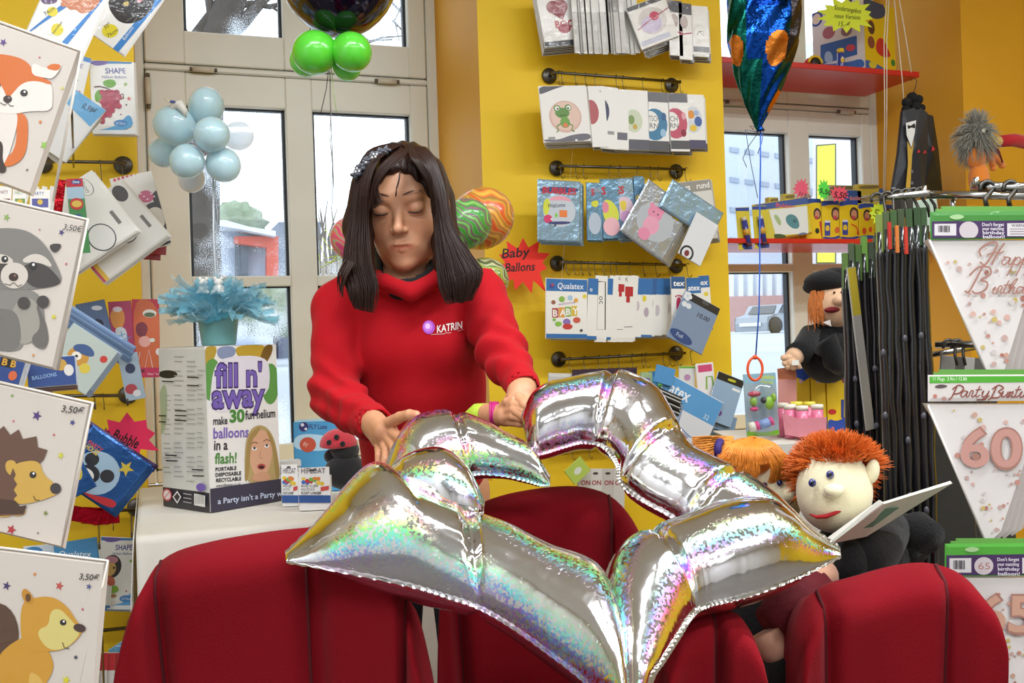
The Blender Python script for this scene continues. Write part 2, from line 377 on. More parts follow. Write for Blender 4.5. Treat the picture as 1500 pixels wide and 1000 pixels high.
def hinge(root, x, z, horiz=True, L=0.10):
    mb = MB(); m = M('#cfccbd', 0.3, var=0.02); y = YF-0.05
    if horiz: mb.tube([(x-L*0.38, y, z), (x+L*0.38, y, z)], 0.011, m, 10); mb.tube([(x-L/2, y, z), (x-L*0.4, y, z)], 0.008, M('#6f6a60', 0.4, metal=0.7), 8); mb.tube([(x+L/2, y, z), (x+L*0.4, y, z)], 0.008, M('#6f6a60', 0.4, metal=0.7), 8)
    else: mb.tube([(x, y, z-L*0.38), (x, y, z+L*0.38)], 0.011, m, 10); mb.tube([(x, y, z-L/2), (x, y, z-L*0.4)], 0.008, M('#6f6a60', 0.4, metal=0.7), 8); mb.tube([(x, y, z+L*0.4), (x, y, z+L/2)], 0.008, M('#6f6a60', 0.4, metal=0.7), 8)
    mb.build('hinge', root)
cA = [(xz(277, 300)[0], xz(421, 300)[0]), (xz(460, 300)[0], xz(601, 250)[0])]
zg = (xz(223, 100)[1]+xz(632, 124)[1])/2
zmid = (xz(350, 405)[1]+xz(350, 405)[1])/2; zmidb = xz(350, 420)[1]; zpt = (xz(370, 160)[1]+xz(530, 167)[1])/2; zpb = (xz(350, 51)[1]+xz(600, 75)[1])/2
w1 = window('window_1', XA0-0.02, XA1+0.01, cA, [[(0.93, zmidb), (zmid, zpt)], [(zpb, ZT-0.14)]], ZS+0.01, ZT-0.005, zg, PANE)
for hx, hy in ((298, 102), (567, 119)): q = xz(hx, hy, YF-0.05); hinge(w1, q[0], q[1])
q = xz(217, 133, YF-0.05); hinge(w1, q[0], q[1], False, 0.13)
cB = [(xz(1040, 300)[0], xz(1152, 300)[0]), (xz(1182, 300)[0], xz(1258, 300)[0])]
zg2 = (xz(1110, 153)[1]+xz(1260, 168)[1])/2; zm2 = xz(1120, 387)[1]; zm2b = xz(1120, 399)[1]; zp2 = (xz(1110, 194)[1]+xz(1220, 201)[1])/2; zu2 = xz(1180, 118)[1]
w2 = window('window_2', XB0-0.01, XB1+0.01, cB, [[(0.93, zm2b), (zm2, zp2)], [(zu2, ZT-0.14)]], ZS+0.01, ZT-0.005, zg2, PANE2)
for hx, hy in ((1078, 150), (1240, 164)): q = xz(hx, hy, YF-0.05); hinge(w2, q[0], q[1])
# ================================================================ OUTSIDE
def G(px, py, Y): return W(px, py, Y)
SNOW = M('#aeb6c0', 0.9, var=0.12, vscale=0.8)
sg = MB(); 
gz = 1.10
sg.add([(-12, 4.3, 0.2), (30, 4.3, 0.2), (30, 9, gz), (-12, 9, gz), (-12, 70, gz+.6), (30+70, 70, gz+.6)], [(0, 1, 2, 3), (3, 2, 5, 4)], SNOW)
tag(sg.build('ground'), kind='structure')
BARK = M('#45403e', 0.9, bump=0.8, bscale=14, var=0.35, vscale=7)
tr = thing('street_tree', 'bare grey tree standing outside the left window', 'tree', W(300, 540, 8.0))
tb = MB(); base = W(302, 545, 8.0)
tb.tube([W(306, 620, 8.), W(304, 540, 8.), W(298, 440, 8.), W(294, 330, 8.), W(297, 230, 8.), W(305, 150, 8.), W(318, 60, 8.), W(345, -20, 8.), W(370, -90, 8)], [.19, .17, .15, .14, .13, .12, .13, .11, .09], BARK, 14)
tb.build('trunk', tr)
bb = MB()
br = [([(300, 200), (290, 100), (262, 40), (240, -20)], .08), ([(318, 60), (350, 40), (385, 0), (420, -30)], .07), ([(340, 10), (370, 5), (395, 10), (430, 2), (480, 10)], .03), ([(395, 8), (420, 25), (440, 28)], .012),
      ([(285, 60), (310, 20), (300, -30)], .06), ([(330, 45), (345, 20), (352, -20)], .05), ([(540, 62), (560, 55), (600, 52)], .012), ([(575, 30), (590, 45), (610, 75)], .01), ([(560, -10), (590, 20), (600, 50)], .012), ([(480, 10), (540, 60), (575, 58)], .014),
      ([(590, 5), (578, 30), (585, 60)], .008), ([(420, 25), (450, 60), (470, 62)], .008)]
for pts, r in br: bb.tube([W(x, y, 8.0) for x, y in pts], [r*(1-.6*i/(len(pts)-1)) for i in range(len(pts))], BARK, 7)
bb.build('branch', tr)
# low pale garden house with orange frame
hs = thing('garden_building', 'low pale blue building with an orange-red frame across the street', 'building', W(360, 520, 14)); Y = 14.0
def slab(mb, quad, Y, m, t=0.1):
    a = [W(x, y, Y) for x, y in quad]; b = [v+Vector((0, t, 0)) for v in a]; n = len(a)
    mb.add([v[:] for v in a+b], [tuple(range(n))[::-1], tuple(range(n, 2*n))]+[(i, (i+1) % n, n+(i+1) % n, n+i) for i in range(n)], m)
mb = MB(); slab(mb, [(270, 338), (400, 342), (400, 560), (270, 560)], Y, M('#a9b6cc', 0.8), 3); mb.build('wall', hs)
mb = MB(); slab(mb, [(262, 322), (356, 336), (404, 346), (404, 338), (365, 332), (330, 322)], Y-.5, M('#d6dde2', 0.8), 3.5); mb.build('roof', hs)
mb = MB(); slab(mb, [(344, 346), (408, 346), (408, 430), (391, 430), (391, 362), (344, 356)], Y-.3, M('#c9533e', 0.7), .2); mb.build('orange_frame', hs)
mb = MB(); slab(mb, [(345, 350), (362, 352), (398, 358), (396, 364), (364, 360), (364, 404), (345, 404)], Y-.15, M('#596470', 0.8), .1); mb.build('doorway', hs)
mb = MB(); slab(mb, [(408, 325), (470, 325), (470, 560), (408, 560)], Y+1, M('#77808f', 0.85), 3); tag(mb.build('grey_house'), 'dark grey-blue house wall to the right of the pale garden building', 'building')
LEAF = M('#8d9a84', 0.9, bump=0.5, bscale=6, var=0.3)
for i, (x, y, r, yy, lb) in enumerate([(405, 455, .42, 11, 'low green hedge bush below the orange frame'), (545, 400, .55, 12, 'grey-green shrub seen through the right pane behind the hair'), (345, 330, .5, 17, 'hazy shrub top above the pale roof')]):
    mb = MB(); c = W(x, y, yy); g = np.random.default_rng(i)
    def fb(V, g=g): return V*(1+0.16*np.sin(V[:, :1]*9+i)*np.cos(V[:, 1:2]*8)+0.1*np.sin(V[:, 2:]*15))
    mb.ell(c, (r, r*.8, r*.7), LEAF, 26, f=fb); ob = mb.build('bush'); tag(ob, lb, 'bush')
for i, x in enumerate((466, 474, 482, 490, 498)):
    mb = MB(); slab(mb, [(x-3, 385), (x, 378), (x+3, 385), (x+3, 430), (x-3, 430)], 7.0, M('#a09d9c', 0.8), .02); tag(mb.build('fence_picket'), 'grey wooden fence picket outside the lower right pane', 'fence', 'fence pickets outside the left window')
mb = MB(); tw = M('#6f6a66', .9)
for k in range(16):
    x = 464+rnd.random()*45; y = 400; mb.tube([W(x, y, 8), W(x+rnd.uniform(-6, 8), y-30-rnd.random()*30, 8), W(x+rnd.uniform(-12, 14), y-60-rnd.random()*60, 8)], [.012, .008, .003], tw, 5)
tag(mb.build('twiggy_shrub'), 'bare thin shrub twigs outside the middle pane', 'shrub')
# right: office building opposite
Y = 45.0
ob_ = thing('opposite_building', 'long pale building with ribbed cladding and pink base across the yard', 'building', W(1120, 480, Y))
CL = M('#c3cdda', 0.7, var=.04); 
mb = MB(); slab(mb, [(1000, 100), (1200, 60), (1200, 470), (1000, 470)], Y+.5, CL, 4); mb.build('wall', ob_)
for r_ in range(4):
    for c_ in range(6):
        x = 1070+c_*22; y = 215+r_*44+c_*3
        mb = MB(); slab(mb, [(x, y), (x+13, y+2), (x+13, y+9), (x, y+7)], Y+.42, M('#9aa7ba', 0.5), .1); mb.build('window', ob_)
for c_ in range(11):
    x = 1040+c_*14; mb = MB(); slab(mb, [(x, 400), (x+7, 400), (x+7, 436), (x, 436)], Y+.3, M('#e4e8ee', 0.6), .2); mb.build('cladding_panel', ob_)
mb = MB(); slab(mb, [(1000, 436), (1240, 430), (1240, 500), (1000, 500)], Y+.2, M('#c09a98', 0.8, var=.08), .3); mb.build('base_wall', ob_)
mb = MB(); slab(mb, [(1196, 190), (1300, 190), (1300, 470), (1196, 470)], Y-4, M('#dcd3d6', 0.7), .3); ph = tag(mb.build('pale_house'), 'pale pinkish house wall with a tall yellow panel, seen in the right window', 'building')
mb = MB(); slab(mb, [(1199, 214), (1223, 212), (1223, 384), (1199, 384)], Y-5, M('#e8d648', 0.6), .12); slab(mb, [(1197, 212), (1225, 210), (1225, 386), (1197, 386)], Y-4.9, M('#5b6a4c', .6), .1); mb.build('yellow_panel', ph)
# parked car
cd = 30.0; cr = thing('parked_car', 'silver-grey parked car outside the right window', 'car', W(1128, 487, cd)); CARP = M('#8f9aa6', 0.3, coat=.6)
a = W(1128, 487, cd); Tc = Matrix.Translation(a) @ rotm(math.radians(12)); 
prof = [(-.95, .05), (-.98, .35), (-.93, .55), (-.45, .66), (-.2, .98), (.9, 1.02), (1.5, .98), (1.9, .6), (1.95, .1)]; n = len(prof); V = []
for sy, q in ((-.75, .9), (-.8, 1), (.8, 1), (.75, .9)): V += [(x*.95, sy, z*(q if z > .6 else 1)) for x, z in prof]
F = [tuple(range(n)), tuple(range(3*n, 4*n))[::-1]]+[(k*n+i, k*n+(i+1) % n, (k+1)*n+(i+1) % n, (k+1)*n+i) for k in range(3) for i in range(n)]
mb = MB(); mb.add(V, F, CARP, False, Tc); mb.build('body', cr)
GL = M('#3d4652', .1, coat=.5)
mb = MB(); mb.add([(-.38, -.82, .68), (-.16, -.82, .93), (.4, -.82, .95), (.4, -.82, .68)], [(0, 1, 2, 3)], GL, False, Tc); mb.add([(.46, -.82, .68), (.46, -.82, .95), (1.4, -.82, .93), (1.55, -.82, .68)], [(0, 1, 2, 3)], GL, False, Tc)
mb.add([(-.47, -.6, .67), (-.47, .6, .67), (-.24, .55, .95), (-.24, -.55, .95)], [(0, 1, 2, 3)], GL, False, Tc); mb.build('windows', cr)
for sx in (-.55, 1.3):
    mb = MB(); mb.lathe([(0, -.1), (.27, -.1), (.3, -.05), (.3, .05), (.27, .1), (0, .1)], M('#2a2a2c', .7), 16, Tc @ Matrix.Translation((sx, -.76, .25)) @ rotm(math.pi/2, 'X')); mb.build('wheel', cr)
mb = MB(); mb.box((-.97, 0, .3), (.04, 1.0, .12), M('#d8dde0', .4), Tc); mb.build('bumper', cr)
# ================================================================ RED TUB CHAIRS
REDF = M('#800414', 0.9, spec=.2, sheen=0.04, bump=0.15, bscale=260, var=0.07, vscale=5)
def tub_back(name, label, outline, d, seams, thick=0.11, curve=0.05, lob=0.036, group=None, zb=0.40, fr=1):
    """outline: list of (px,py) along the top edge left to right; d depth; seams: fractions along the width where channels meet"""
    pts = [P(x, y, d) for x, y in outline]; org = P((outline[0][0]+outline[-1][0])/2, 500, d)
    ls = [((p-org).dot(RT0), p.z) for p in pts]; nu = 64
    # resample by arc length
    L = [0]
    for a, b in zip(ls, ls[1:]): L.append(L[-1]+math.hypot(b[0]-a[0], b[1]-a[1]))
    def at(s):
        s *= L[-1]
        for i in range(len(L)-1):
            if s <= L[i+1]+1e-9: t = (s-L[i])/max(L[i+1]-L[i], 1e-9); return ls[i][0]*(1-t)+ls[i+1][0]*t, ls[i][1]*(1-t)+ls[i+1][1]*t
        return ls[-1]
    top = [at(i/nu) for i in range(nu+1)]
    for _ in range(3): top = [top[0]]+[((top[i-1][0]+2*top[i][0]+top[i+1][0])/4, (top[i-1][1]+2*top[i][1]+top[i+1][1])/4) for i in range(1, nu)]+[top[-1]]
    xm = (top[0][0]+top[-1][0])/2; hw = (top[-1][0]-top[0][0])/2; zt = max(t[1] for t in top)
    root = thing(name, label, 'chair', Vector((org.x, org.y, 0))+FW*0.25*fr, group)
    nv = 26; V = []; F = []
    def rel(i):
        u = i/nu; m = min(abs(u-s) for s in seams); return 1-math.exp(-(m/0.022)**2)
    # closed loops: front sheet (v 0..nv from rim to base) + back sheet
    for i in range(nu+1):
        x0, z0 = top[i]; nx = (x0-xm)/hw
        for side in (0, 1):
            for j in range(nv+1):
                v = j/nv; f = (1-(1-v)**1.0); rim = math.sqrt(max(0, 1-(1-min(1, v/0.10))**2)) 
                x = xm+(x0-xm)*(1-0.10*v); z = z0+(zb-z0)*v
                y = curve*(nx*nx)*-1.0+0.06*v
                th = thick/2*rim; sg = -1 if side == 0 else 1
                yy = y+sg*(th+(rel(i)-0.4)*lob*rim*(1 if v > 0.02 else 0))
                p = org+RT0*x+FW*yy; V.append((p.x, p.y, z))
    def id_(i, s, j): return (i*2+s)*(nv+1)+j
    for i in range(nu):
        for s in (0, 1):
            for j in range(nv):
                q = (id_(i, s, j), id_(i, s, j+1), id_(i+1, s, j+1), id_(i+1, s, j)); F.append(q if s == 0 else q[::-1])
        F.append((id_(i, 0, 0), id_(i+1, 0, 0), id_(i+1, 1, 0), id_(i, 1, 0)))
    for i in (0, nu):
        for j in range(nv):
            q = (id_(i, 0, j), id_(i, 1, j), id_(i, 1, j+1), id_(i, 0, j+1)); F.append(q if i == 0 else q[::-1])
    mesh('backrest', V, F, REDF, root, smooth=True)
    # piping lines along the seams
    for s in seams[1:-1]:
        i = int(s*nu); mb = MB(); pts = [Vector(V[id_(i, 0, j)])-FW*0.002 for j in range(0, nv+1, 1)]; mb.tube(pts, 0.0028, M('#54030e', .85), 6); mb.build('seam_piping', root)
    # seat, base and legs behind/below the back
    w_ = hw*0.86; Tm = Matrix(((RT0.x, FW.x, 0, root.location.x), (RT0.y, FW.y, 0, root.location.y), (0, 0, 1, 0), (0, 0, 0, 1))); cx = xm
    mb = MB(); mb.box((cx, 0.05, 0.42), (w_*2, 0.46, 0.13), REDF, Tm, bev=0.03); mb.build('seat', root)
    mb = MB(); mb.box((cx, -0.08, 0.25), (w_*1.9, 0.56, 0.24), REDF, Tm, bev=0.02); mb.build('base', root)
    for sx in (-1, 1):
        for sy in (-.3, .2):
            mb = MB(); mb.lathe([(0, 0), (0.016, 0), (0.024, 0.135), (0, 0.135)], M('#2c1c14', .4), 12, Tm @ Matrix.Translation((cx+sx*w_*.8, sy, 0))); mb.build('leg', root)
    return root
tub_back('tub_chair', 'red upholstered tub chair at the lower left, its channelled back under the left star tip', [(196, 1010), (205, 930), (218, 870), (234, 822), (262, 802), (320, 789), (400, 777), (470, 770), (520, 766), (556, 778), (590, 830), (618, 910), (640, 1010)], 1.62, [0, .27, .56, .80, 1])
tub_back('tub_chair', 'red upholstered tub chair in the middle, standing right in front of the woman', [(646, 1010), (646, 930), (648, 850), (662, 780), (690, 738), (740, 722), (800, 713), (850, 710), (895, 722), (925, 755), (945, 800), (962, 850), (985, 930), (1000, 1010)], 1.86, [0, .30, .62, 1], fr=-1)
tub_back('tub_chair', 'red chair back showing low between the star and the plush puppets', [(960, 1010), (965, 950), (985, 905), (1015, 888), (1050, 884), (1078, 893), (1095, 920), (1102, 960), (1104, 1010)], 1.50, [0, .52, 1], thick=.09, fr=-1)
tub_back('tub_chair', 'dark red tub chair at the lower right with two plush puppets leaning on it', [(1146, 1010), (1146, 950), (1152, 900), (1172, 868), (1210, 852), (1260, 842), (1310, 826), (1350, 819), (1385, 826), (1410, 848), (1421, 885), (1420, 950), (1414, 1010)], 1.62, [0, .30, .62, .93, 1])
# ================================================================ HOLOGRAPHIC STAR BALLOON
def holo():
    m = bpy.data.materials.new('holographic_foil'); m.use_nodes = True; nt = m.node_tree; b = nt.nodes['Principled BSDF']; N = nt.nodes.new; L = nt.links.new
    tc = N('ShaderNodeTexCoord'); vo = N('ShaderNodeTexVoronoi'); vo.inputs['Scale'].default_value = 270; L(tc.outputs['Object'], vo.inputs['Vector'])
    at = N('ShaderNodeAttribute'); at.attribute_name = 'band'
    sep = N('ShaderNodeSeparateColor'); L(vo.outputs['Color'], sep.inputs[0])
    big = N('ShaderNodeTexNoise'); big.inputs['Scale'].default_value = 6; big.inputs['Detail'].default_value = 1; L(tc.outputs['Object'], big.inputs[0])
    # hue: band position across the tube + random per fleck
    h1 = N('ShaderNodeMath'); h1.operation = 'MULTIPLY_ADD'; L(sep.outputs[0], h1.inputs[0]); h1.inputs[1].default_value = 0.16; L(at.outputs['Fac'], h1.inputs[2])
    h2 = N('ShaderNodeMath'); h2.operation = 'FRACT'; L(h1.outputs[0], h2.inputs[0])
    hsv = N('ShaderNodeCombineColor'); hsv.mode = 'HSV'; L(h2.outputs[0], hsv.inputs[0]); hsv.inputs[1].default_value = 0.66; hsv.inputs[2].default_value = 1.0
    bm = N('ShaderNodeMapRange'); L(big.outputs[0], bm.inputs[0]); bm.inputs['From Min'].default_value = .26; bm.inputs['From Max'].default_value = .40
    a2 = N('ShaderNodeAttribute'); a2.attribute_name = 'mask'
    f1 = N('ShaderNodeMath'); f1.operation = 'GREATER_THAN'; L(sep.outputs[1], f1.inputs[0]); f1.inputs[1].default_value = 0.40
    f2 = N('ShaderNodeMath'); f2.operation = 'MULTIPLY'; L(f1.outputs[0], f2.inputs[0]); L(a2.outputs['Fac'], f2.inputs[1])
    f2b = N('ShaderNodeMath'); f2b.operation = 'MULTIPLY_ADD'; L(a2.outputs['Fac'], f2b.inputs[0]); f2b.inputs[1].default_value = .12; L(f2.outputs[0], f2b.inputs[2])
    f3 = N('ShaderNodeMath'); f3.operation = 'MULTIPLY'; f3.use_clamp = True; L(f2b.outputs[0], f3.inputs[0]); L(bm.outputs[0], f3.inputs[1])
    mx = N('ShaderNodeMix'); mx.data_type = 'RGBA'; L(f3.outputs[0], mx.inputs['Factor']); mx.inputs['A'].default_value = (0.80, 0.79, 0.80, 1); L(hsv.outputs[0], mx.inputs['B']); L(mx.outputs['Result'], b.inputs['Base Color'])
    b.inputs['Metallic'].default_value = 1
    rr = N('ShaderNodeMath'); rr.operation = 'MULTIPLY_ADD'; L(f3.outputs[0], rr.inputs[0]); rr.inputs[1].default_value = 0.24; rr.inputs[2].default_value = 0.10; L(rr.outputs[0], b.inputs['Roughness'])
    n2 = N('ShaderNodeTexNoise'); n2.inputs['Scale'].default_value = 28; n2.inputs['Detail'].default_value = 2; L(tc.outputs['Object'], n2.inputs[0])
    b1 = N('ShaderNodeBump'); b1.inputs['Strength'].default_value = .12; b1.inputs['Distance'].default_value = .01; L(n2.outputs[0], b1.inputs['Height'])
    ml = N('ShaderNodeMath'); ml.operation = 'MULTIPLY'; L(sep.outputs[2], ml.inputs[0]); L(f3.outputs[0], ml.inputs[1])
    b2 = N('ShaderNodeBump'); b2.inputs['Strength'].default_value = .35; b2.inputs['Distance'].default_value = .0012; L(ml.outputs[0], b2.inputs['Height']); L(b1.outputs[0], b2.inputs['Normal'])
    L(b2.outputs[0], b.inputs['Normal']); return m
HOLO = holo(); FIN = M('#d9d8d6', 0.14, metal=1, bump=0.9, bscale=60, var=0.02)
SEAM = M('#e8e6e2', .1, metal=1, var=0)
def dstar(py): return 1.22+(1050-py)/500*0.62
def crom(a, b, c, d, t): return tuple(0.5*((2*b[i])+(-a[i]+c[i])*t+(2*a[i]-5*b[i]+4*c[i]-d[i])*t*t+(-a[i]+3*b[i]-3*c[i]+d[i])*t**3) for i in range(len(b)))
def spl(pts, n):
    out = []
    for i in range(len(pts)-1):
        a = pts[max(i-1, 0)]; b = pts[i]; c = pts[i+1]; d = pts[min(i+2, len(pts)-1)]
        for k in range(n): out.append(crom(a, b, c, d, k/n))
    out.append(tuple(pts[-1])); return out
starR = thing('star_balloon', 'huge silver holographic open star foil balloon held by the woman over the chairs', 'balloon', P(830, 950, 1.4))
NRM = None
def limb(pairs, pinch=(), k=0.40, dd=0.0, hue=0.0, nsub=14, nv=30, endpinch=(0, 0), seed=0):
    """pairs: [((x,y),(x,y)),...] the two seam edges; pinch: indices in pairs where the foil is creased"""
    A = spl([tuple(p[0])+(dstar(p[0][1])+dd+(p[2] if len(p) > 2 else 0),) for p in pairs], nsub); B = spl([tuple(p[1])+(dstar(p[1][1])+dd+(p[2] if len(p) > 2 else 0),) for p in pairs], nsub)
    n = len(A); A = [P(*a) for a in A]; B = [P(*b) for b in B]; V = []; F = []; band = []; mask = []
    rg = random.Random(seed); pl = P(830, 950, dstar(950)); nrm = (P(500, 800, dstar(800))-pl).cross(P(1100, 800, dstar(800))-pl).normalized()
    if nrm.dot(FW) > 0: nrm = -nrm
    for i in range(n):
        a, b = A[i], B[i]; m = (a+b)/2; w = (b-a).length; ax = ((A[min(i+1, n-1)]+B[min(i+1, n-1)])-(A[max(i-1, 0)]+B[max(i-1, 0)])); ax = ax.normalized() if ax.length > 1e-9 else RT
        wd = (b-a).normalized() if w > 1e-6 else RT
        nn = wd.cross(ax); nn = nn if nn.dot(nrm) > 0 else -nn; nn = (nn.normalized()+nrm*0.6).normalized() if nn.length > 1e-6 else nrm
        pc = 1.0; wr = 0.0
        for q in pinch:
            s = (i-q*nsub)/nsub; pc *= 1-0.30*math.exp(-(s/0.16)**2); wr += math.exp(-(abs(s)/0.55)**1.5)
        e = 1.0
        if endpinch[0]: e *= math.sqrt(min(1, (i+0.02)/(endpinch[0]*nsub)))
        if endpinch[1]: e *= math.sqrt(min(1, (n-1-i+0.02)/(endpinch[1]*nsub)))
        for side in (1, -1):
            for j in range(nv+1):
                v = -1+2*j/nv; v2 = math.sin(v*math.pi/2)
                h = w*k*math.sqrt(max(0, 1-v2*v2))*pc*e
                wk = wr*0.0035*math.sin(v2*26+seed*2+0.5*math.sin(i*.35))*(1-v2*v2)+0.0011*math.sin(i*1.9+seed+v2*3+2*math.sin(i*.7))*abs(v2)**6*(0.5+0.5*math.sin(i*.31+seed))
                p = m+(b-a)*0.5*v2+nn*(h*side+wk*side); V.append(p[:]); band.append(hue+1.1*v2+0.06*math.sin(i*.12)); 
                mask.append(max(0.0, min(1, 1.35-1.6*abs(math.sin(v2*2.6+seed+0.5*math.sin(i*.05))))) if side == 1 else 0.35)
    st = 2*(nv+1)
    for i in range(n-1):
        for s in (0, 1):
            for j in range(nv):
                a0 = i*st+s*(nv+1)+j; q = (a0, a0+1, a0+1+st, a0+st); F.append(q if s == 0 else q[::-1])
    # close the ends
    for i in (0, n-1):
        for j in range(nv): a0 = i*st+j; b0 = i*st+(nv+1)+j; q = (a0, b0, b0+1, a0+1); F.append(q if i == 0 else q[::-1])
    # seam fin: a flat welded strip along both edges
    fv = []; ff = []
    for E_, O_ in ((A, B), (B, A)):
        s0 = len(fv)
        for i in range(n):
            w_ = (E_[i]-O_[i]); w_ = w_.normalized() if w_.length > 1e-6 else RT; rip = 0.0012*math.sin(i*2.1+seed)
            fv.append((E_[i]-w_*0.001)[:]); fv.append((E_[i]+w_*0.006+nrm*rip)[:])
        for i in range(n-1): ff.append((s0+2*i, s0+2*i+1, s0+2*i+3, s0+2*i+2))
    return V, F, band, mask, fv, ff
LIMBS = [
 dict(pairs=[((418, 811), (419, 821)), ((480, 755), (505, 836)), ((546, 704), (600, 856)), ((602, 738), (650, 871)), ((684, 766), (700, 888)), ((742, 786), (748, 915)), ((802, 817), (800, 952)), ((876, 850), (850, 990)), ((908, 915), (884, 1028)), ((915, 980), (905, 1062)), ((922, 1050), (920, 1090))], pinch=(4,), endpinch=(1.3, 0), seed=1, hue=.55),
 dict(pairs=[((1231, 805), (1232, 813)), ((1184, 783), (1181, 839)), ((1125, 750), (1123, 862)), ((1055, 752), (1074, 876)), ((1000, 770), (1040, 884)), ((955, 786), (1022, 892)), ((908, 810), (1008, 906)), ((888, 860), (990, 935)), ((900, 920), (970, 966)), ((912, 990), (950, 1000)), ((922, 1055), (938, 1085))], pinch=(5.2,), endpinch=(1.3, 0), seed=2, hue=.1, dd=-.01),
 dict(pairs=[((1228, 802), (1226, 808)), ((1184, 772), (1150, 800)), ((1137, 735), (1085, 798)), ((1096, 708), (1015, 775)), ((1062, 690), (976, 750)), ((1020, 668), (936, 728)), ((1000, 640), (910, 706)), ((984, 610), (906, 685)), ((962, 580), (898, 668)), ((917, 558), (882, 652)), ((873, 558), (856, 646)), ((829, 566), (829, 652)), ((798, 574), (803, 660)), ((774, 590), (786, 662)), ((764, 612), (772, 648))], pinch=(6, 9.4, 3.2), endpinch=(1.3, 1.2), seed=3, hue=.7, dd=.03),
 dict(pairs=[((566, 692), (640, 722)), ((580, 650), (648, 712)), ((606, 623), (662, 702)), ((655, 613), (684, 698)), ((704, 622), (700, 692)), ((742, 640), (738, 694)), ((774, 656), (772, 702)), ((792, 678), (794, 709)), ((806, 700), (806, 709))], pinch=(3.2,), endpinch=(.8, 1.2), seed=4, hue=.35, dd=.05),
 dict(pairs=[((550, 702), (556, 712)), ((580, 683), (592, 732)), ((612, 671), (628, 747)), ((648, 669), (656, 757)), ((680, 688), (682, 758)), ((700, 716), (700, 754)), ((710, 738), (709, 748))], pinch=(), endpinch=(1.2, 1.0), seed=5, hue=.85, dd=-.05)]
aV = []; aF = []; ab = []; am = []; sV = []; sF = []
for l in LIMBS:
    V, F, b_, m_, fv, ff = limb(**l); n0 = len(aV); aV += V; aF += [tuple(x+n0 for x in f) for f in F]; ab += b_; am += m_; n1 = len(sV); sV += fv; sF += [tuple(x+n1 for x in f) for f in ff]
o = mesh('foil_body', aV, aF, HOLO, starR, smooth=True)
for nm, dat in (('band', ab), ('mask', am)):
    a_ = o.data.attributes.new(nm, 'FLOAT', 'POINT'); a_.data.foreach_set('value', np.array(dat, dtype=np.float32))
mesh('welded_seam', sV, sF, SEAM, starR, smooth=True)
# crease rings at the joints
# ================================================================ THE WOMAN
WR = P(600, 600, 2.3); WR = Vector((WR.x, WR.y, 0))
RM = np.array([[RT0.x, RT0.y, 0], [FW.x, FW.y, 0], [0, 0, 1]])
def L3(px, py, d, O=None): p = P(px, py, d)-(O or WR); return np.array([p.dot(RT0), p.dot(FW), p.z], dtype=np.float32)
def toW(V, O=None): return V @ RM + np.array((O or WR)[:])
woman = thing('person', 'woman with long dark brown hair and red hooded sweatshirt bending over the silver star balloon', 'person', WR)
def skin_mat(base, rough=0.45):
    m = bpy.data.materials.new('skin'); m.use_nodes = True; nt = m.node_tree; b = nt.nodes['Principled BSDF']; N = nt.nodes.new; L = nt.links.new
    at = N('ShaderNodeAttribute'); at.attribute_name = 'tint'; mx = N('ShaderNodeMix'); mx.data_type = 'RGBA'; mx.blend_type = 'MULTIPLY'; mx.inputs['Factor'].default_value = 1
    tc = N('ShaderNodeTexCoord'); n = N('ShaderNodeTexNoise'); n.inputs['Scale'].default_value = 60; L(tc.outputs['Object'], n.inputs[0]); r = N('ShaderNodeMapRange'); r.inputs['To Min'].default_value = .9; r.inputs['To Max'].default_value = 1.1; L(n.outputs[0], r.inputs[0])
    v = N('ShaderNodeVectorMath'); v.operation = 'SCALE'; v.inputs[0].default_value = srgb(base); L(r.outputs[0], v.inputs['Scale']); L(v.outputs[0], mx.inputs['A']); L(at.outputs['Color'], mx.inputs['B']); L(mx.outputs['Result'], b.inputs['Base Color'])
    b.inputs['Roughness'].default_value = rough; b.inputs['Subsurface Weight'].default_value = .12; b.inputs['Subsurface Radius'].default_value = (.012, .005, .003); b.inputs['Subsurface Scale'].default_value = 1
    bp = N('ShaderNodeBump'); bp.inputs['Strength'].default_value = .06; bp.inputs['Distance'].default_value = .004; n2 = N('ShaderNodeTexNoise'); n2.inputs['Scale'].default_value = 400; L(tc.outputs['Object'], n2.inputs[0]); L(n2.outputs[0], bp.inputs['Height']); L(bp.outputs[0], b.inputs['Normal'])
    return m
SKIN = skin_mat('#d79c77')
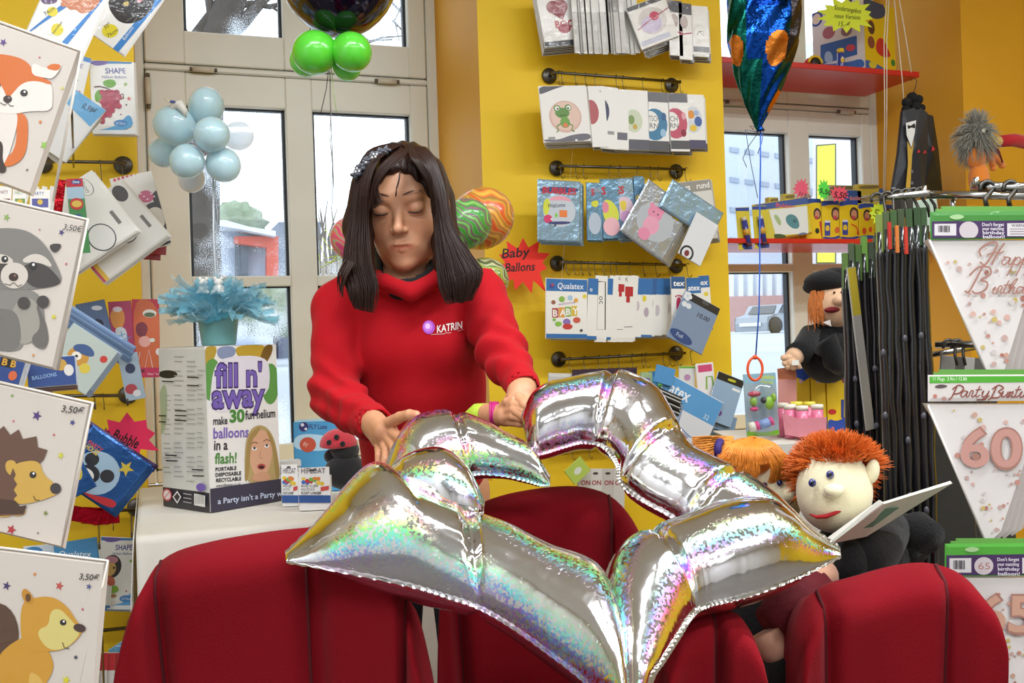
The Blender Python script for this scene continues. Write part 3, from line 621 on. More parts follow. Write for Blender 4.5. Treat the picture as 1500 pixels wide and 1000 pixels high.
# head frame
HC = L3(585, 305, 2.08)+np.array([0, 0.0, 0]); pit = math.radians(13); yw = math.radians(-4); rl = math.radians(-2)
RH = (Matrix.Rotation(yw, 3, 'Z') @ Matrix.Rotation(pit, 3, 'X') @ Matrix.Rotation(rl, 3, 'Y'))
RHn = np.array(RH, dtype=np.float32)           # columns: head axes in local
HCc = HC+RHn@np.array([0, 0.078, 0.002], dtype=np.float32)
HS = 1.16
def H(x, y, z): return HCc+RHn@(np.array([x, y, z], dtype=np.float32)*HS)
def headf(p):
    q = (p-HCc)@RHn/HS; C = lambda *a, **k: cap(q, *a, **k); E = lambda *a: elli(q, *a)
    d = E((0, .012, .018), (.073, .092, .084)); d = su(d, E((0, -.018, -.030), (.0655, .066, .082)), .03)
    d = su(d, E((0, -.034, -.078), (.046, .047, .036)), .03); d = su(d, E((0, -.074, -.101), (.018, .014, .013)), .02)
    for s in (-1, 1):
        d = su(d, E((s*.037, -.052, -.036), (.022, .022, .024)), .02)
        d = ss(d, E((s*.031, -.094, -.001), (.020, .016, .012)), .014)
    d = su(d, C((-.03, -.074, .021), (.03, -.074, .021), .011, .011), .02)
    d = su(d, C((0, -.080, .006), (0, -.1005, -.032), .006, .0085), .012)
    d = su(d, E((0, -.103, -.036), (.0085, .0085, .0075)), .006)
    for s in (-1, 1):
        d = su(d, E((s*.0115, -.0935, -.0385), (.0062, .008, .006)), .005)
        d = su(d, E((s*.0312, -.0725, -.002), (.0158, .0150, .0135)), .003)
        d = ss(d, E((s*.0055, -.0985, -.0455), (.0034, .004, .0028)), .002)
        d = ss(d, C((s*.018, -.090, -.047), (s*.027, -.078, -.068), .0016, .001), .006)
    d = su(d, E((0, -.072, -.066), (.027, .018, .022)), .014)
    for a, b, r in (((-.027, -.0785, -.0675), (-.008, -.0915, -.0628), .0028), ((-.008, -.0915, -.0628), (0, -.0925, -.0636), .0036), ((0, -.0925, -.0636), (.008, -.0915, -.0628), .0036), ((.008, -.0915, -.0628), (.027, -.0785, -.0675), .0028)):
        d = su(d, C(a, b, r, r), .003)
    d = su(d, C((-.023, -.0815, -.0705), (0, -.0895, -.0735), .0028, .0045), .003); d = su(d, C((0, -.0895, -.0735), (.023, -.0815, -.0705), .0045, .0028), .003)
    d = ss(d, C((-.020, -.0895, -.0678), (0, -.0975, -.0685), .0010, .0030), .002); d = ss(d, C((0, -.0975, -.0685), (.020, -.0895, -.0678), .0030, .0010), .002)
    for s in (-1, 1): d = su(d, E((s*.074, .008, -.01), (.008, .018, .028)), .004)
    return d*HS
nb = L3(592, 420, 2.17)
def bodyhead(p):
    d = headf(p); d = su(d, cap(p, H(0, .03, -.06), nb, .043, .056), .03); d = su(d, cap(p, nb+np.array([-.07, .02, -.03]), nb+np.array([.07, .02, -.03]), .05, .05), .04); return d
V1, F1 = nets(bodyhead, HCc+np.array([-.13, -.17, -.30]), HCc+np.array([.13, .15, .17]), .0027)
def head_tint(V):
    q = (V.astype(np.float32)-HCc)@RHn/HS; T = np.ones((len(V), 3))
    def blend(wt, c): nonlocal T; T = T*(1-wt[:, None])+np.array(c)*wt[:, None]*T
    g = lambda c, r: np.exp(-(((q-np.array(c))/np.array(r))**2).sum(1))
    lip = np.maximum(np.maximum(g((-.014, -.087, -.069), (.012, .012, .0065)), g((.014, -.087, -.069), (.012, .012, .0065))), g((0, -.092, -.069), (.012, .01, .0075))); blend(np.clip(lip*1.6-.5, 0, 1), (.78, .46, .47))
    for s in (-1, 1):
        blend(.55*g((s*.031, -.085, .006), (.018, .02, .0075)), (.62, .5, .45)); blend(.3*g((s*.04, -.07, -.035), (.022, .03, .02)), (1.0, .72, .66))
        br = np.exp(-((q[:, 2]-(.0245-.12*(np.abs(q[:, 0])-.03)**2*20))/.0028)**2)*(q[:, 1] < -.05)*np.clip((np.abs(q[:, 0])-.012)/.006, 0, 1)*np.clip((.05-np.abs(q[:, 0]))/.012, 0, 1)*(q[:, 0]*s > 0); blend(.8*br, (.45, .33, .28))
        blend(.25*g((s*.028, -.08, -.014), (.016, .02, .005)), (.75, .6, .58))
    return T
T1 = head_tint(V1)
# hands --------------------------------------------------------------
def hand(segs, palm, O=None):
    def f(p):
        d = None
        for a, b, ra, rb, fl, fs in palm:
            e = cap(p, L3(*a, O=O), L3(*b, O=O), ra, rb, fl, fs); d = e if d is None else su(d, e, .012)
        for ch in segs:
            fd = None
            for (a, b) in zip(ch[:-1], ch[1:]):
                e = cap(p, L3(*a[:3], O=O), L3(*b[:3], O=O), a[3], b[3]); fd = e if fd is None else su(fd, e, .0025)
            d = su(d, fd, .004)
        return d
    return f
def hand_box(segs, palm, O=None):
    pts = [L3(*s[:3], O=O) for c in segs for s in c]+[L3(*q, O=O) for a in palm for q in (a[0], a[1])]; pts = np.array(pts); return pts.min(0)-.045, pts.max(0)+.045
handR_seg = [[(566, 622, 1.87, .013), (586, 611, 1.825, .0105), (600, 607, 1.80, .0095), (610, 607, 1.79, .0075)],
             [(576, 634, 1.85, .011), (588, 643, 1.80, .0095), (590, 657, 1.765, .0085), (585, 669, 1.755, .0072)],
             [(570, 642, 1.86, .011), (578, 655, 1.82, .0095), (577, 669, 1.79, .0085), (572, 680, 1.785, .0072)],
             [(562, 645, 1.88, .0105), (566, 660, 1.845, .009), (565, 673, 1.825, .008), (562, 683, 1.82, .007)],
             [(554, 643, 1.90, .0095), (555, 657, 1.875, .008), (555, 668, 1.86, .0072), (554, 677, 1.855, .0064)]]
handR_palm = [((528, 616, 1.97), (548, 622, 1.92), .026, .025, None, 1), ((548, 620, 1.92), (565, 636, 1.87), .026, .027, (.2, 1, .4), .62), ((552, 626, 1.91), (558, 642, 1.89), .024, .022, (.2, 1, .4), .62)]
handL_seg = [[(760, 584, 1.885, .012), (768, 592, 1.86, .010), (776, 600, 1.845, .009), (775, 608, 1.845, .0075)],
             [(754, 592, 1.885, .011), (757, 603, 1.865, .0095), (766, 609, 1.85, .0085), (774, 606, 1.85, .0072)],
             [(750, 590, 1.90, .0105), (748, 602, 1.885, .009), (755, 610, 1.87, .008), (764, 612, 1.865, .007)],
             [(770, 583, 1.90, .0115), (778, 590, 1.885, .0095), (782, 600, 1.875, .0085), (780, 608, 1.87, .0072)],
             [(745, 585, 1.91, .0095), (741, 595, 1.90, .008), (744, 604, 1.89, .0072), (750, 609, 1.885, .0065)]]
handL_palm = [((770, 560, 1.96), (764, 576, 1.92), .025, .025, None, 1), ((762, 576, 1.92), (756, 590, 1.895), .025, .021, (0, 1, .2), .7)]
BV = [V1]; BF = [F1]; TT = [T1]
for sg_, pm in ((handR_seg, handR_palm), (handL_seg, handL_palm)):
    lo, hi = hand_box(sg_, pm); V, F = nets(hand(sg_, pm), lo, hi, .0022); BF.append(F+sum(len(v) for v in BV)); BV.append(V)
    t = np.ones((len(V), 3)); 
    for ch in sg_:
        c = L3(*ch[-1][:3]); g = np.exp(-(((V-c)/.009)**2).sum(1)); t = t*(1-.25*g[:, None]*np.array([0, 1, 1]))
    TT.append(t)
# forearms, arms, torso and legs of the body (mostly under the clothes)
SR, ER, W_R = (504, 450, 2.17), (492, 578, 2.09), (540, 620, 1.94)
SL, EL, W_L = (706, 432, 2.17), (737, 520, 2.07), (767, 566, 1.95)
def under(p):
    d = cap(p, L3(*SR), L3(*ER), .03, .028)
    for a, b, r1, r2 in ((ER, W_R, .03, .023), (SL, EL, .03, .028), (EL, W_L, .03, .022), ((610, 470, 2.2), (625, 700, 2.3), .105, .10), ((540, 446, 2.2), (670, 436, 2.2), .04, .04)): d = su(d, cap(p, L3(*a), L3(*b), r1, r2), .03)
    for s in (-.085, .085): h = L3(620, 720, 2.3)+np.array([s, 0, 0]); d = su(d, cap(p, h, np.array([h[0]*1.05, h[1]+.02, .1]), .07, .035), .03)
    return d
V, F = nets(under, (-.30, -.42, .02), (.36, .15, 1.45), .014); BF.append(F+sum(len(v) for v in BV)); BV.append(V); TT.append(np.ones((len(V), 3)))
BVc = np.concatenate(BV); body = mesh('body', toW(BVc), np.concatenate(BF), SKIN, woman, smooth=True)
def settint(o, T): a = o.data.color_attributes.new('tint', 'FLOAT_COLOR', 'POINT'); a.data.foreach_set('color', np.concatenate([T, np.ones((len(T), 1))], 1).astype(np.float32).ravel())
settint(body, np.concatenate(TT))
def hw(x, y, z): return Vector(toW(H(x, y, z)[None])[0].tolist())
# lashes and eye slits
for s in (-1, 1):
    mb = MB(); pts = [hw(s*(.031+.0135*math.cos(a)), -.0835-.0045*math.sin(a), -.0060-.0038*math.sin(a)) for a in [math.pi*i/10 for i in range(11)]]
    mb.tube(pts, [.0006+.0012*math.sin(math.pi*i/10) for i in range(11)], M('#231510', .5), 6); mb.build('eyelashes', woman)
    mb = MB(); pts = [hw(s*(.012+.034*t), -.0885+.0150*t*t, .0225+.0060*math.sin(t*2.3)) for t in [i/10 for i in range(11)]]
    mb.tube(pts, [.0006+.0011*math.sin(math.pi*min(1, i/10+.08)) for i in range(11)], M('#5b4032', .8), 6); mb.build('eyebrow', woman)
# hooded sweatshirt ----------------------------------------------------
RED = M('#b50818', 0.85, spec=.25, sheen=0.04, bump=0.10, bscale=300, var=0.05, vscale=7)
def hood_f(p):
    l = lambda *a: L3(*a)
    up, lo_ = l(604, 452, 2.19), l(622, 684, 2.28)
    d = cap(p, up, l(612, 560, 2.22), .128, .140, (0, 1, 0), .74); d = su(d, cap(p, l(612, 560, 2.22), lo_, .140, .142, (0, 1, 0), .78), .05)
    d = su(d, cap(p, l(516, 440, 2.19), l(694, 424, 2.19), .056, .056), .05)
    d = su(d, cap(p, l(530, 424, 2.20), l(585, 400, 2.20), .045, .05), .04); d = su(d, cap(p, l(684, 412, 2.20), l(600, 400, 2.20), .045, .05), .04)
    d = su(d, elli(p, l(640, 505, 2.13), (.055, .05, .06)), .05); d = su(d, elli(p, l(565, 508, 2.13), (.055, .05, .06)), .05)
    aR = cap(p, l(498, 452, 2.18), l(491, 575, 2.09), .062, .050); aR = su(aR, cap(p, l(491, 577, 2.09), l(540, 618, 1.955), .051, .036), .02)
    aL = cap(p, l(704, 436, 2.18), l(737, 520, 2.07), .060, .048); aL = su(aL, cap(p, l(737, 520, 2.07), l(764, 562, 1.965), .050, .034), .02)
    # wrinkles on the sleeves
    for arm, c, ax in (('R', l(491, 577, 2.09), l(500, 440, 2.15)-l(491, 577, 2.09)), ('L', l(737, 520, 2.07), l(704, 436, 2.18)-l(737, 520, 2.07))):
        s = (p-c)@(ax/np.linalg.norm(ax)); side = (p-c)[:, 0]; m = np.exp(-((s+.005)/.075)**2)
        wv = .0058*np.sin(s*120+side*50+1.3*np.sin(side*40))*m+.0018*np.sin(s*60-side*90)
        if arm == 'R': aR = aR+wv
        else: aL = aL+wv
    # forearm folds
    for (a, b) in (((491, 577, 2.09), (540, 618, 1.955)), ((737, 520, 2.07), (764, 562, 1.965))):
        ca, cb = l(*a), l(*b); u = (cb-ca); Ln = np.linalg.norm(u); s = (p-ca)@(u/Ln); m = np.clip(s/Ln*1.3, 0, 1)*np.clip((Ln-s)/.05, 0, 1); wv = .0042*np.sin(s*150+(p-ca)[:, 2]*50)*m
        if a[0] < 600: aR = aR+wv
        else: aL = aL+wv
    # cuffs
    aR = su(aR, cap(p, l(541, 618, 1.955), l(553, 624, 1.915), .0375, .0355), .004); aL = su(aL, cap(p, l(764, 562, 1.965), l(768, 573, 1.93), .0345, .033), .004)
    d = su(d, su(aR, aL, .001), .012)
    # torso drapes
    z = p[:, 2]; x = p[:, 0]; d = d+.0060*np.sin(x*42+z*14+.8*np.sin(z*22))*np.exp(-((z-1.02)/.11)**2)+.0025*np.sin(z*75+x*30)*np.exp(-((z-.93)/.05)**2)
    # hood collar rolled round the neck
    rn = cap(p, l(546, 402, 2.17), l(564, 414, 2.09), .019, .018)
    for a, b in (((564, 414, 2.09), (602, 428, 2.065)), ((602, 428, 2.065), (642, 408, 2.09)), ((642, 408, 2.09), (655, 390, 2.17)), ((655, 390, 2.17), (600, 380, 2.27)), ((600, 380, 2.27), (546, 402, 2.17))): rn = su(rn, cap(p, l(*a), l(*b), .018, .018), .010)
    d = su(d, rn, .012)
    # neck opening, waist cut, cuff openings
    d = ss(d, cap(p, l(592, 330, 2.13), l(596, 398, 2.135), .060, .052), .008)
    d = np.maximum(d, -(z-(.905)))
    cu = l(553, 624, 1.915)-l(541, 618, 1.955); cu = cu/np.linalg.norm(cu); d = np.maximum(d, np.where(np.linalg.norm(p-l(553, 624, 1.915), axis=1) < .07, (p-l(551, 623, 1.92))@cu, -1)); d = np.maximum(d, -cap(p, l(545, 620, 1.94), l(570, 631, 1.86), .0285, .0285))
    cu = l(768, 573, 1.93)-l(764, 562, 1.965); cu = cu/np.linalg.norm(cu); d = np.maximum(d, np.where(np.linalg.norm(p-l(768, 573, 1.93), axis=1) < .06, (p-l(768, 572, 1.933))@cu, -1)); d = np.maximum(d, -cap(p, l(766, 567, 1.95), l(773, 588, 1.88), .0275, .0275))
    return d
V, F = nets(hood_f, (-.32, -.42, .88), (.38, .16, 1.46), .0062)
hoodie = mesh('hooded_sweatshirt', toW(V), F, RED, woman, smooth=True)
# ribbed hem band and cuffs read as slightly darker rings
# black undershirt at the neckline
def shirt_f(p): d = cap(p, L3(590, 375, 2.17), L3(600, 415, 2.17), .060, .085); return np.maximum(d, -cap(p, L3(590, 330, 2.12), L3(593, 385, 2.13), .052, .052))
V, F = nets(shirt_f, L3(600, 400, 2.17)-.13, L3(600, 400, 2.17)+.13, .008); 
mesh('undershirt', toW(V), F, M('#141416', .8), woman, smooth=True)
# trousers and shoes
BLK = M('#15161a', 0.8, bump=.1, bscale=200, var=.05)
def trous(p):
    c = L3(622, 700, 2.29); d = elli(p, c+np.array([0, 0, -.02]), (.165, .125, .13))
    for s in (-1, 1): d = su(d, cap(p, c+np.array([s*.085, 0, -.08]), np.array([c[0]+s*.09, c[1]-.02, .50]), .088, .062), .03); d = su(d, cap(p, np.array([c[0]+s*.09, c[1]-.02, .50]), np.array([c[0]+s*.095, c[1]+.03, .07]), .062, .045), .02)
    return np.maximum(d, p[:, 2]-.93)
V, F = nets(trous, (-.25, -.25, .02), (.32, .22, .95), .013); mesh('trousers', toW(V), F, BLK, woman, smooth=True)
c = L3(622, 700, 2.29)
for s in (-1, 1):
    V, F = nets(lambda p: np.maximum(su(elli(p, (c[0]+s*.095, c[1]-.05, .035), (.045, .13, .045)), elli(p, (c[0]+s*.095, c[1]+.03, .06), (.045, .05, .06)), .02), .002-p[:, 2]), (c[0]+s*.095-.07, c[1]-.2, -.01), (c[0]+s*.095+.07, c[1]+.12, .14), .008); mesh('shoe', toW(V), F, M('#222222', .5), woman, smooth=True)
# hair -----------------------------------------------------------------
HAIR = M('#2e1911', 0.42, var=.3, vscale=18, spec=.35)
def hair_f(p):
    q = (p-HCc)@RHn/HS
    d = elli(q, (0, .014, .019), (.083, .103, .096)); d = su(d, elli(q, (0, .065, -.075), (.088, .055, .15)), .04)
    # cut the face window
    fc = elli(q, (.004, -.090, -.045), (.064, .075, .112)); d = ss(d, fc, .012)*HS
    l = lambda *a: L3(*a)
    A = cap(p, l(530, 262, 2.11), l(526, 330, 2.10), .020, .030); A = su(A, cap(p, l(526, 330, 2.10), l(525, 400, 2.06), .030, .031, (0, 1, 0), .8), .02); A = su(A, cap(p, l(525, 400, 2.06), l(533, 440, 2.04), .031, .016, (0, 1, 0), .7), .02)
    B = cap(p, l(634, 262, 2.13), l(645, 330, 2.12), .020, .026); B = su(B, cap(p, l(645, 330, 2.12), l(665, 385, 2.08), .027, .038, (0, 1, 0), .7), .02); B = su(B, cap(p, l(665, 385, 2.08), l(672, 430, 2.06), .038, .020, (0, 1, 0), .6), .02)
    d = su(d, A, .02); d = su(d, B, .02)
    return d+.0018*np.sin(p[:, 0]*260+3*np.sin(p[:, 2]*18))
V, F = nets(hair_f, HCc+np.array([-.16, -.14, -.26]), HCc+np.array([.18, .20, .16]), .004)
hair = mesh('hair', toW(V), F, HAIR, woman, smooth=True)
def fam(A, B, n, rg, jit=2.0, dj=.012, C=None):
    out = []; A_ = spl([tuple(a) for a in A], 4); B_ = spl([tuple(a) for a in B], 4)
    for _ in range(n):
        t = rg.random(); jx = rg.gauss(0, jit); jd = rg.uniform(-dj, dj); ph = rg.random()*6; am = rg.uniform(0, 1.4); k = len(A_); cut = k-int(rg.random()**2*k*.22)
        out.append([P(A_[i][0]*(1-t)+B_[i][0]*t+jx*(i/k)+am*math.sin(ph+i*.7)*(i/k), A_[i][1]*(1-t)+B_[i][1]*t, A_[i][2]*(1-t)+B_[i][2]*t+jd*(.15+i/k)) for i in range(cut)])
    return out
rg = random.Random(3)
G1 = fam([(572, 210, 2.12), (538, 222, 2.08), (519, 262, 2.06), (510, 330, 2.05), (501, 392, 2.02), (508, 425, 2.0), (520, 452, 2.0)], [(588, 212, 2.10), (556, 232, 2.03), (541, 270, 2.01), (538, 325, 2.02), (542, 380, 2.0), (552, 420, 1.99), (546, 458, 1.99)], 420, rg)
G2 = fam([(585, 211, 2.12), (628, 222, 2.09), (648, 265, 2.07), (662, 330, 2.05), (692, 376, 2.03), (706, 400, 2.02), (690, 440, 2.02)], [(590, 213, 2.09), (618, 238, 2.03), (631, 275, 2.02), (637, 330, 2.03), (640, 385, 2.02), (644, 420, 2.01), (655, 446, 2.01)], 430, rg)
G3 = fam([(604, 213, 2.06), (575, 226, 2.01), (553, 250, 1.99), (544, 285, 1.995), (541, 310, 2.0)], [(606, 214, 2.06), (590, 232, 2.0), (565, 252, 1.985), (552, 276, 1.985), (562, 296, 1.99)], 110, rg, 1.5, .006)
G3 += fam([(603, 213, 2.06), (612, 232, 2.0), (628, 256, 2.0), (634, 290, 2.02), (636, 320, 2.03)], [(600, 213, 2.06), (600, 228, 1.995), (616, 250, 1.99), (630, 276, 2.0), (634, 310, 2.02)], 100, rg, 1.5, .006)
G3 += fam([(585, 250, 1.985), (584, 262, 1.975), (581, 275, 1.972), (579, 288, 1.975)], [(586, 250, 1.985), (585, 262, 1.975), (581, 276, 1.972), (580, 288, 1.975)], 8, rg, .4, .002)
G4 = fam([(505, 380, 2.0), (498, 395, 1.99), (497, 410, 1.99), (500, 428, 1.99)], [(520, 385, 1.99), (508, 405, 1.98), (503, 420, 1.98), (500, 436, 1.98)], 26, rg)
o = strands('hair_strands', G1+G2+G3+G4, HAIR, woman, .0014); o['kind'] = 'stuff'
# braided headband with beads
hb = MB(); PETAL = M('#4a4a52', .3, metal=.5, var=.1)
for i in range(12):
    t = i/11; x = 521+45*t; y = 256-36*t-7*math.sin(math.pi*t); d = 2.035+.02*t
    for k in range(4):
        a = k*1.57+i; hb.ell(P(x+3.2*math.cos(a), y+3*math.sin(a), d-.004), (.0075, .003, .0045), PETAL, 8, Matrix.Rotation(a, 3, 'Y'))
hb.build('headband', woman)
hb = MB()
for x, y in ((523, 247), (526, 251), (521, 252), (547, 226), (550, 230), (545, 231), (552, 226), (536, 238)): hb.ell(P(x, y, 2.018), .003, M('#e8eaf0', .1, metal=.6), 8)
hb.build('headband_beads', woman)
# chest emblem: violet disc and embroidered lettering laid on the cloth
from mathutils.bvhtree import BVHTree
def drape(o, pts, off=0.002, dflt=2.0):
    me = o.data; O = wloc(o); bv = BVHTree.FromPolygons([v.co+O for v in me.vertices], [p.vertices[:] for p in me.polygons]); out = []
    for x, y in pts:
        r = ray(x, y).normalized(); h = bv.ray_cast(CP, r); out.append((CP+r*(h[3]-off))[:] if h[0] else P(x, y, dflt)[:])
    return out
def drape_poly(o, name, polys, mats, parent, off=.002):
    V = []; F = []; fm = []; ml = []
    for k, (pts, m) in enumerate(polys):
        n0 = len(V); V += drape(o, pts, off+.0003*k); F.append(tuple(range(n0, n0+len(pts)))); 
        if m not in ml: ml.append(m)
        fm.append(ml.index(m))
    return mesh(name, V, F, ml, parent, fm)
circ = lambda x, y, r, n=24, sq=1: [(x+r*sq*math.cos(2*math.pi*i/n), y+r*math.sin(2*math.pi*i/n)) for i in range(n)]
drape_poly(hoodie, 'chest_emblem', [(circ(628, 479, 10, sq=.9), paint('#b03fc8')), (circ(627, 478, 7.5, sq=.9), paint('#c96be0')), (circ(626.5, 477.5, 4, sq=.9), paint('#ecc4f2'))], None, woman)
Vt, Ft = text_mesh('KATRIN', 0, .012); Vt = Vt.copy(); sc = 38/Vt[:, 0].max(); ca, sa = math.cos(-.17), math.sin(-.17)
pp = [(639.5+(x*sc)*ca+(y*sc*1.25)*(-sa)*-1*-.0, 487.5+(x*sc)*sa-(y*15.5)) for x, y in Vt[:, :2]]
mesh('chest_lettering', drape(hoodie, pp, .0026), Ft, paint('#f4f0ea'), woman)
LN = [(631, 490), (634, 489.5), (650, 489), (654, 487), (656, 488), (680, 482.5)]; mb = MB(); mb.tube([Vector(v) for v in drape(hoodie, LN, .0015)], .0006, paint('#f4f0ea'), 4); mb.build('chest_underline', woman)
# small hand of somebody hidden behind the balloon, gripping its end
HO = P(700, 640, 1.98); HO = Vector((HO.x, HO.y, HO.z-.25))
child = thing('person', 'small hand with magenta cuff and lime sleeve gripping the balloon, its owner hidden', 'person', HO)
ch_seg = [[(738, 598, 1.91, .009), (752, 592, 1.875, .008), (766, 594, 1.86, .0072), (775, 600, 1.855, .006)],
          [(737, 605, 1.905, .009), (752, 600, 1.87, .008), (767, 603, 1.852, .0072), (777, 609, 1.85, .006)],
          [(737, 612, 1.905, .009), (751, 610, 1.87, .0078), (765, 613, 1.855, .007), (775, 616, 1.855, .006)],
          [(738, 618, 1.91, .008), (750, 619, 1.88, .007), (761, 621, 1.865, .0062), (769, 622, 1.865, .0055)],
          [(735, 598, 1.91, .009), (742, 588, 1.89, .0075), (752, 584, 1.88, .006)]]
ch_palm = [((715, 606, 1.95), (727, 607, 1.93), .021, .020, None, 1), ((727, 607, 1.93), (740, 609, 1.90), .020, .019, (0, 1, 0), .75)]
lo, hi = hand_box(ch_seg, ch_palm, HO); V, F = nets(hand(ch_seg, ch_palm, HO), lo, hi, .0022); ob = mesh('hand', toW(V, HO), F, SKIN, child, smooth=True); settint(ob, np.ones((len(V), 3)))
mb = MB()
for i in range(4): x = 719+3.2*i; mb.tube([P(x+.9*math.cos(a)+(.5 if i % 2 else 0), 608+19*math.sin(a), 1.936+.031*math.cos(a)) for a in [2*math.pi*k/18 for k in range(18)]], .0024, M('#c42a7c', .5), 8, close=True)
mb.build('magenta_cuff', child)
mb = MB(); mb.tube([P(714, 606, 1.955), P(704, 607, 1.97), P(690, 625, 1.99), P(672, 660, 2.0), P(660, 700, 2.0)], [.021, .025, .031, .033, .034], M('#b5cf3c', .8), 16); mb.build('sleeve', child)
# ================================================================ PACKETS
NY = Vector((0, 1, 0))
def plane_y(y): return (Vector((0, y, 0)), NY)
def plane_d(px, py, d, yaw=0, tilt=0):
    n = (Matrix.Rotation(math.radians(yaw), 3, 'Z') @ FW); n = (n*math.cos(math.radians(tilt))+Vector((0, 0, 1))*math.sin(math.radians(tilt))); return (P(px, py, d), n)
def conv(items, T, w, pl, name_box=False):
    """items given in photo pixels -> width units of this sheet"""
    Ti = T.inverted(); 
    def U(x, y): q = Ti @ PL(x, y, pl[0], pl[1]); return (q.x/w, -q.z/w)
    def sc(x, y): a = U(x, y); b = U(x+4, y); return math.hypot(b[0]-a[0], b[1]-a[1])/4
    def scy(x, y): a = U(x, y); b = U(x, y+4); return math.hypot(b[0]-a[0], b[1]-a[1])/4
    def rot(x, y): a = U(x, y); b = U(x+4, y); return math.atan2(b[1]-a[1], b[0]-a[0])
    out = []
    for it in items:
        k = it[0]
        if k == 'R': out.append(('P', [U(it[1], it[2]), U(it[3], it[2]), U(it[3], it[4]), U(it[1], it[4])], it[5]))
        elif k == 'E': s = sc(it[1], it[2]); s2 = scy(it[1], it[2]); c = U(it[1], it[2]); out.append(('E', c[0], c[1], it[3]*s, it[4]*s2, it[5], (it[6] if len(it) > 6 else 0)+rot(it[1], it[2])))
        elif k in 'PB': out.append((k, [U(*p) for p in it[1]], it[2]))
        elif k == 'S': s = scy(it[1], it[2]); c = U(it[1], it[2]); out.append(('S', c[0], c[1], it[3]*s, it[4], (it[5] if len(it) > 5 else 0)))
        elif k == 'L': s = min(sc(*it[1][0]), scy(*it[1][0])); out.append(('L', [U(*p) for p in it[1]], it[2]*s, it[3]))
        elif k == 'T':
            s = sc(it[2], it[3]); s2 = scy(it[2], it[3]); c = U(it[2], it[3]); ro = it[6] if len(it) > 6 else 0; mw = it[9] if len(it) > 9 and it[9] else 0; e = U(it[2]+(mw or 6)*math.cos(ro), it[3]+(-1 if name_box else 1)*(mw or 6)*math.sin(ro)); r = -math.atan2(e[1]-c[1], e[0]-c[0]); mwu = math.hypot(e[0]-c[0], e[1]-c[1])
            out.append(('T', it[1], c[0], c[1], it[4]*s2, it[5], r, it[7] if len(it) > 7 else 0, it[8] if len(it) > 8 else 0, (mwu if mw else None)))
    return out
def squash(items, k, hmax):
    out = []; cl = lambda v: min(v*k, hmax-.01)
    for it in items:
        q = it[0]
        if q == 'R': out.append(('R', it[1], cl(it[2]), it[3], cl(it[4]), it[5]))
        elif q == 'E': out.append(('E', it[1], it[2]*k, it[3], it[4]*k, it[5])+tuple(it[6:]))
        elif q in 'PB': out.append((q, [(a, cl(b)) for a, b in it[1]], it[2]))
        elif q == 'L': out.append(('L', [(a, cl(b)) for a, b in it[1]], it[2], it[3]))
        elif q == 'S': out.append(('S', it[1], it[2]*k, it[3])+tuple(it[4:]))
        else: out.append(it[:3]+(it[3]*k, it[4]*k)+tuple(it[5:]))
    return out
def sheet(name, label, cat, TL, TR, BL, pl, items=(), base='#f2efe8', t=0.006, group=None, px=False, mat=None, mk=pr, inset=.03, parent=None, raw=None):
    a, b, c = (PL(*q, *pl) for q in (TL, TR, BL)); w = (b-a).length; T = frame(a, b-a, a-c); h = -(T.inverted() @ c).z
    m = mat or mk(base); mb = MB(); i = inset*w; y = -t/2
    V = [(0, 0, 0), (w, 0, 0), (w, 0, -h), (0, 0, -h), (i, y, -i), (w-i, y, -i), (w-i, y, -h+i), (i, y, -h+i), (i, -y, -i), (w-i, -y, -i), (w-i, -y, -h+i), (i, -y, -h+i)]
    F = [(7, 6, 5, 4), (0, 4, 5, 1), (1, 5, 6, 2), (2, 6, 7, 3), (3, 7, 4, 0), (8, 9, 10, 11), (1, 9, 8, 0), (2, 10, 9, 1), (3, 11, 10, 2), (0, 8, 11, 3)]
    V = [(p[0], p[1], p[2]) for p in V]; F = [f[::-1] for f in F]
    mb.add(V, F, m, False, T)
    if parent is None: root = thing(name, label, cat, (T @ Vector((w/2, 0, -h)))[:], group)
    else: root = parent
    if items or raw:
        body_ = mb.build('sleeve' if parent is None else name, root); ab_ = MB()
        if px: it = conv(items, T, w, pl)
        else:
            kr = (h/w)/(math.hypot(BL[0]-TL[0], BL[1]-TL[1])/max(1e-6, math.hypot(TR[0]-TL[0], TR[1]-TL[1]))); it = squash(items, kr, h/w)
        art(ab_, it, w, T, y0=y-.0005, mk=mk, clip=(.012, .012, .988, h/w-.012)); ab_.build('printed_card', root)
    elif parent is not None: mb.build(name, root)
    else:
        o = mb.build(name, None); bpy.data.objects.remove(root); root = tag(o, label, cat, group)
    return root
ORD = ['first', 'second', 'third', 'fourth', 'fifth', 'sixth', 'seventh']
def stack(label, rear, TL, TR, BL, Y, n, items, base='#efece6', strip='#55555a', dx=-1.2, dy=1.6, dY=.010, grp=None, mat=None, t=.006, rbase=None, px=False, cat='packet', name='balloon_packet', jit=1.2):
    sheet(name, label, cat, TL, TR, BL, plane_y(Y), items, base, mat=mat, t=t, px=px)
    W_ = math.hypot(TR[0]-TL[0], TR[1]-TL[1]); Hh = math.hypot(BL[0]-TL[0], BL[1]-TL[1])/W_
    for k in range(1, n):
        rl_ = ORD[k-1]+' '+rear
        jx, jy = dx*k+rnd.uniform(-jit, jit), dy*k+rnd.uniform(-jit*.6, jit*.6); s = lambda q: (q[0]+jx, q[1]+jy)
        sheet(name, rl_, cat, s(TL), s(TR), s(BL), plane_y(Y+dY*k), [('R', 0.02, Hh*.86, .98, Hh-.01, strip)] if strip else (), rbase or base, group=grp or (rear+' group'), mat=mat, t=t)
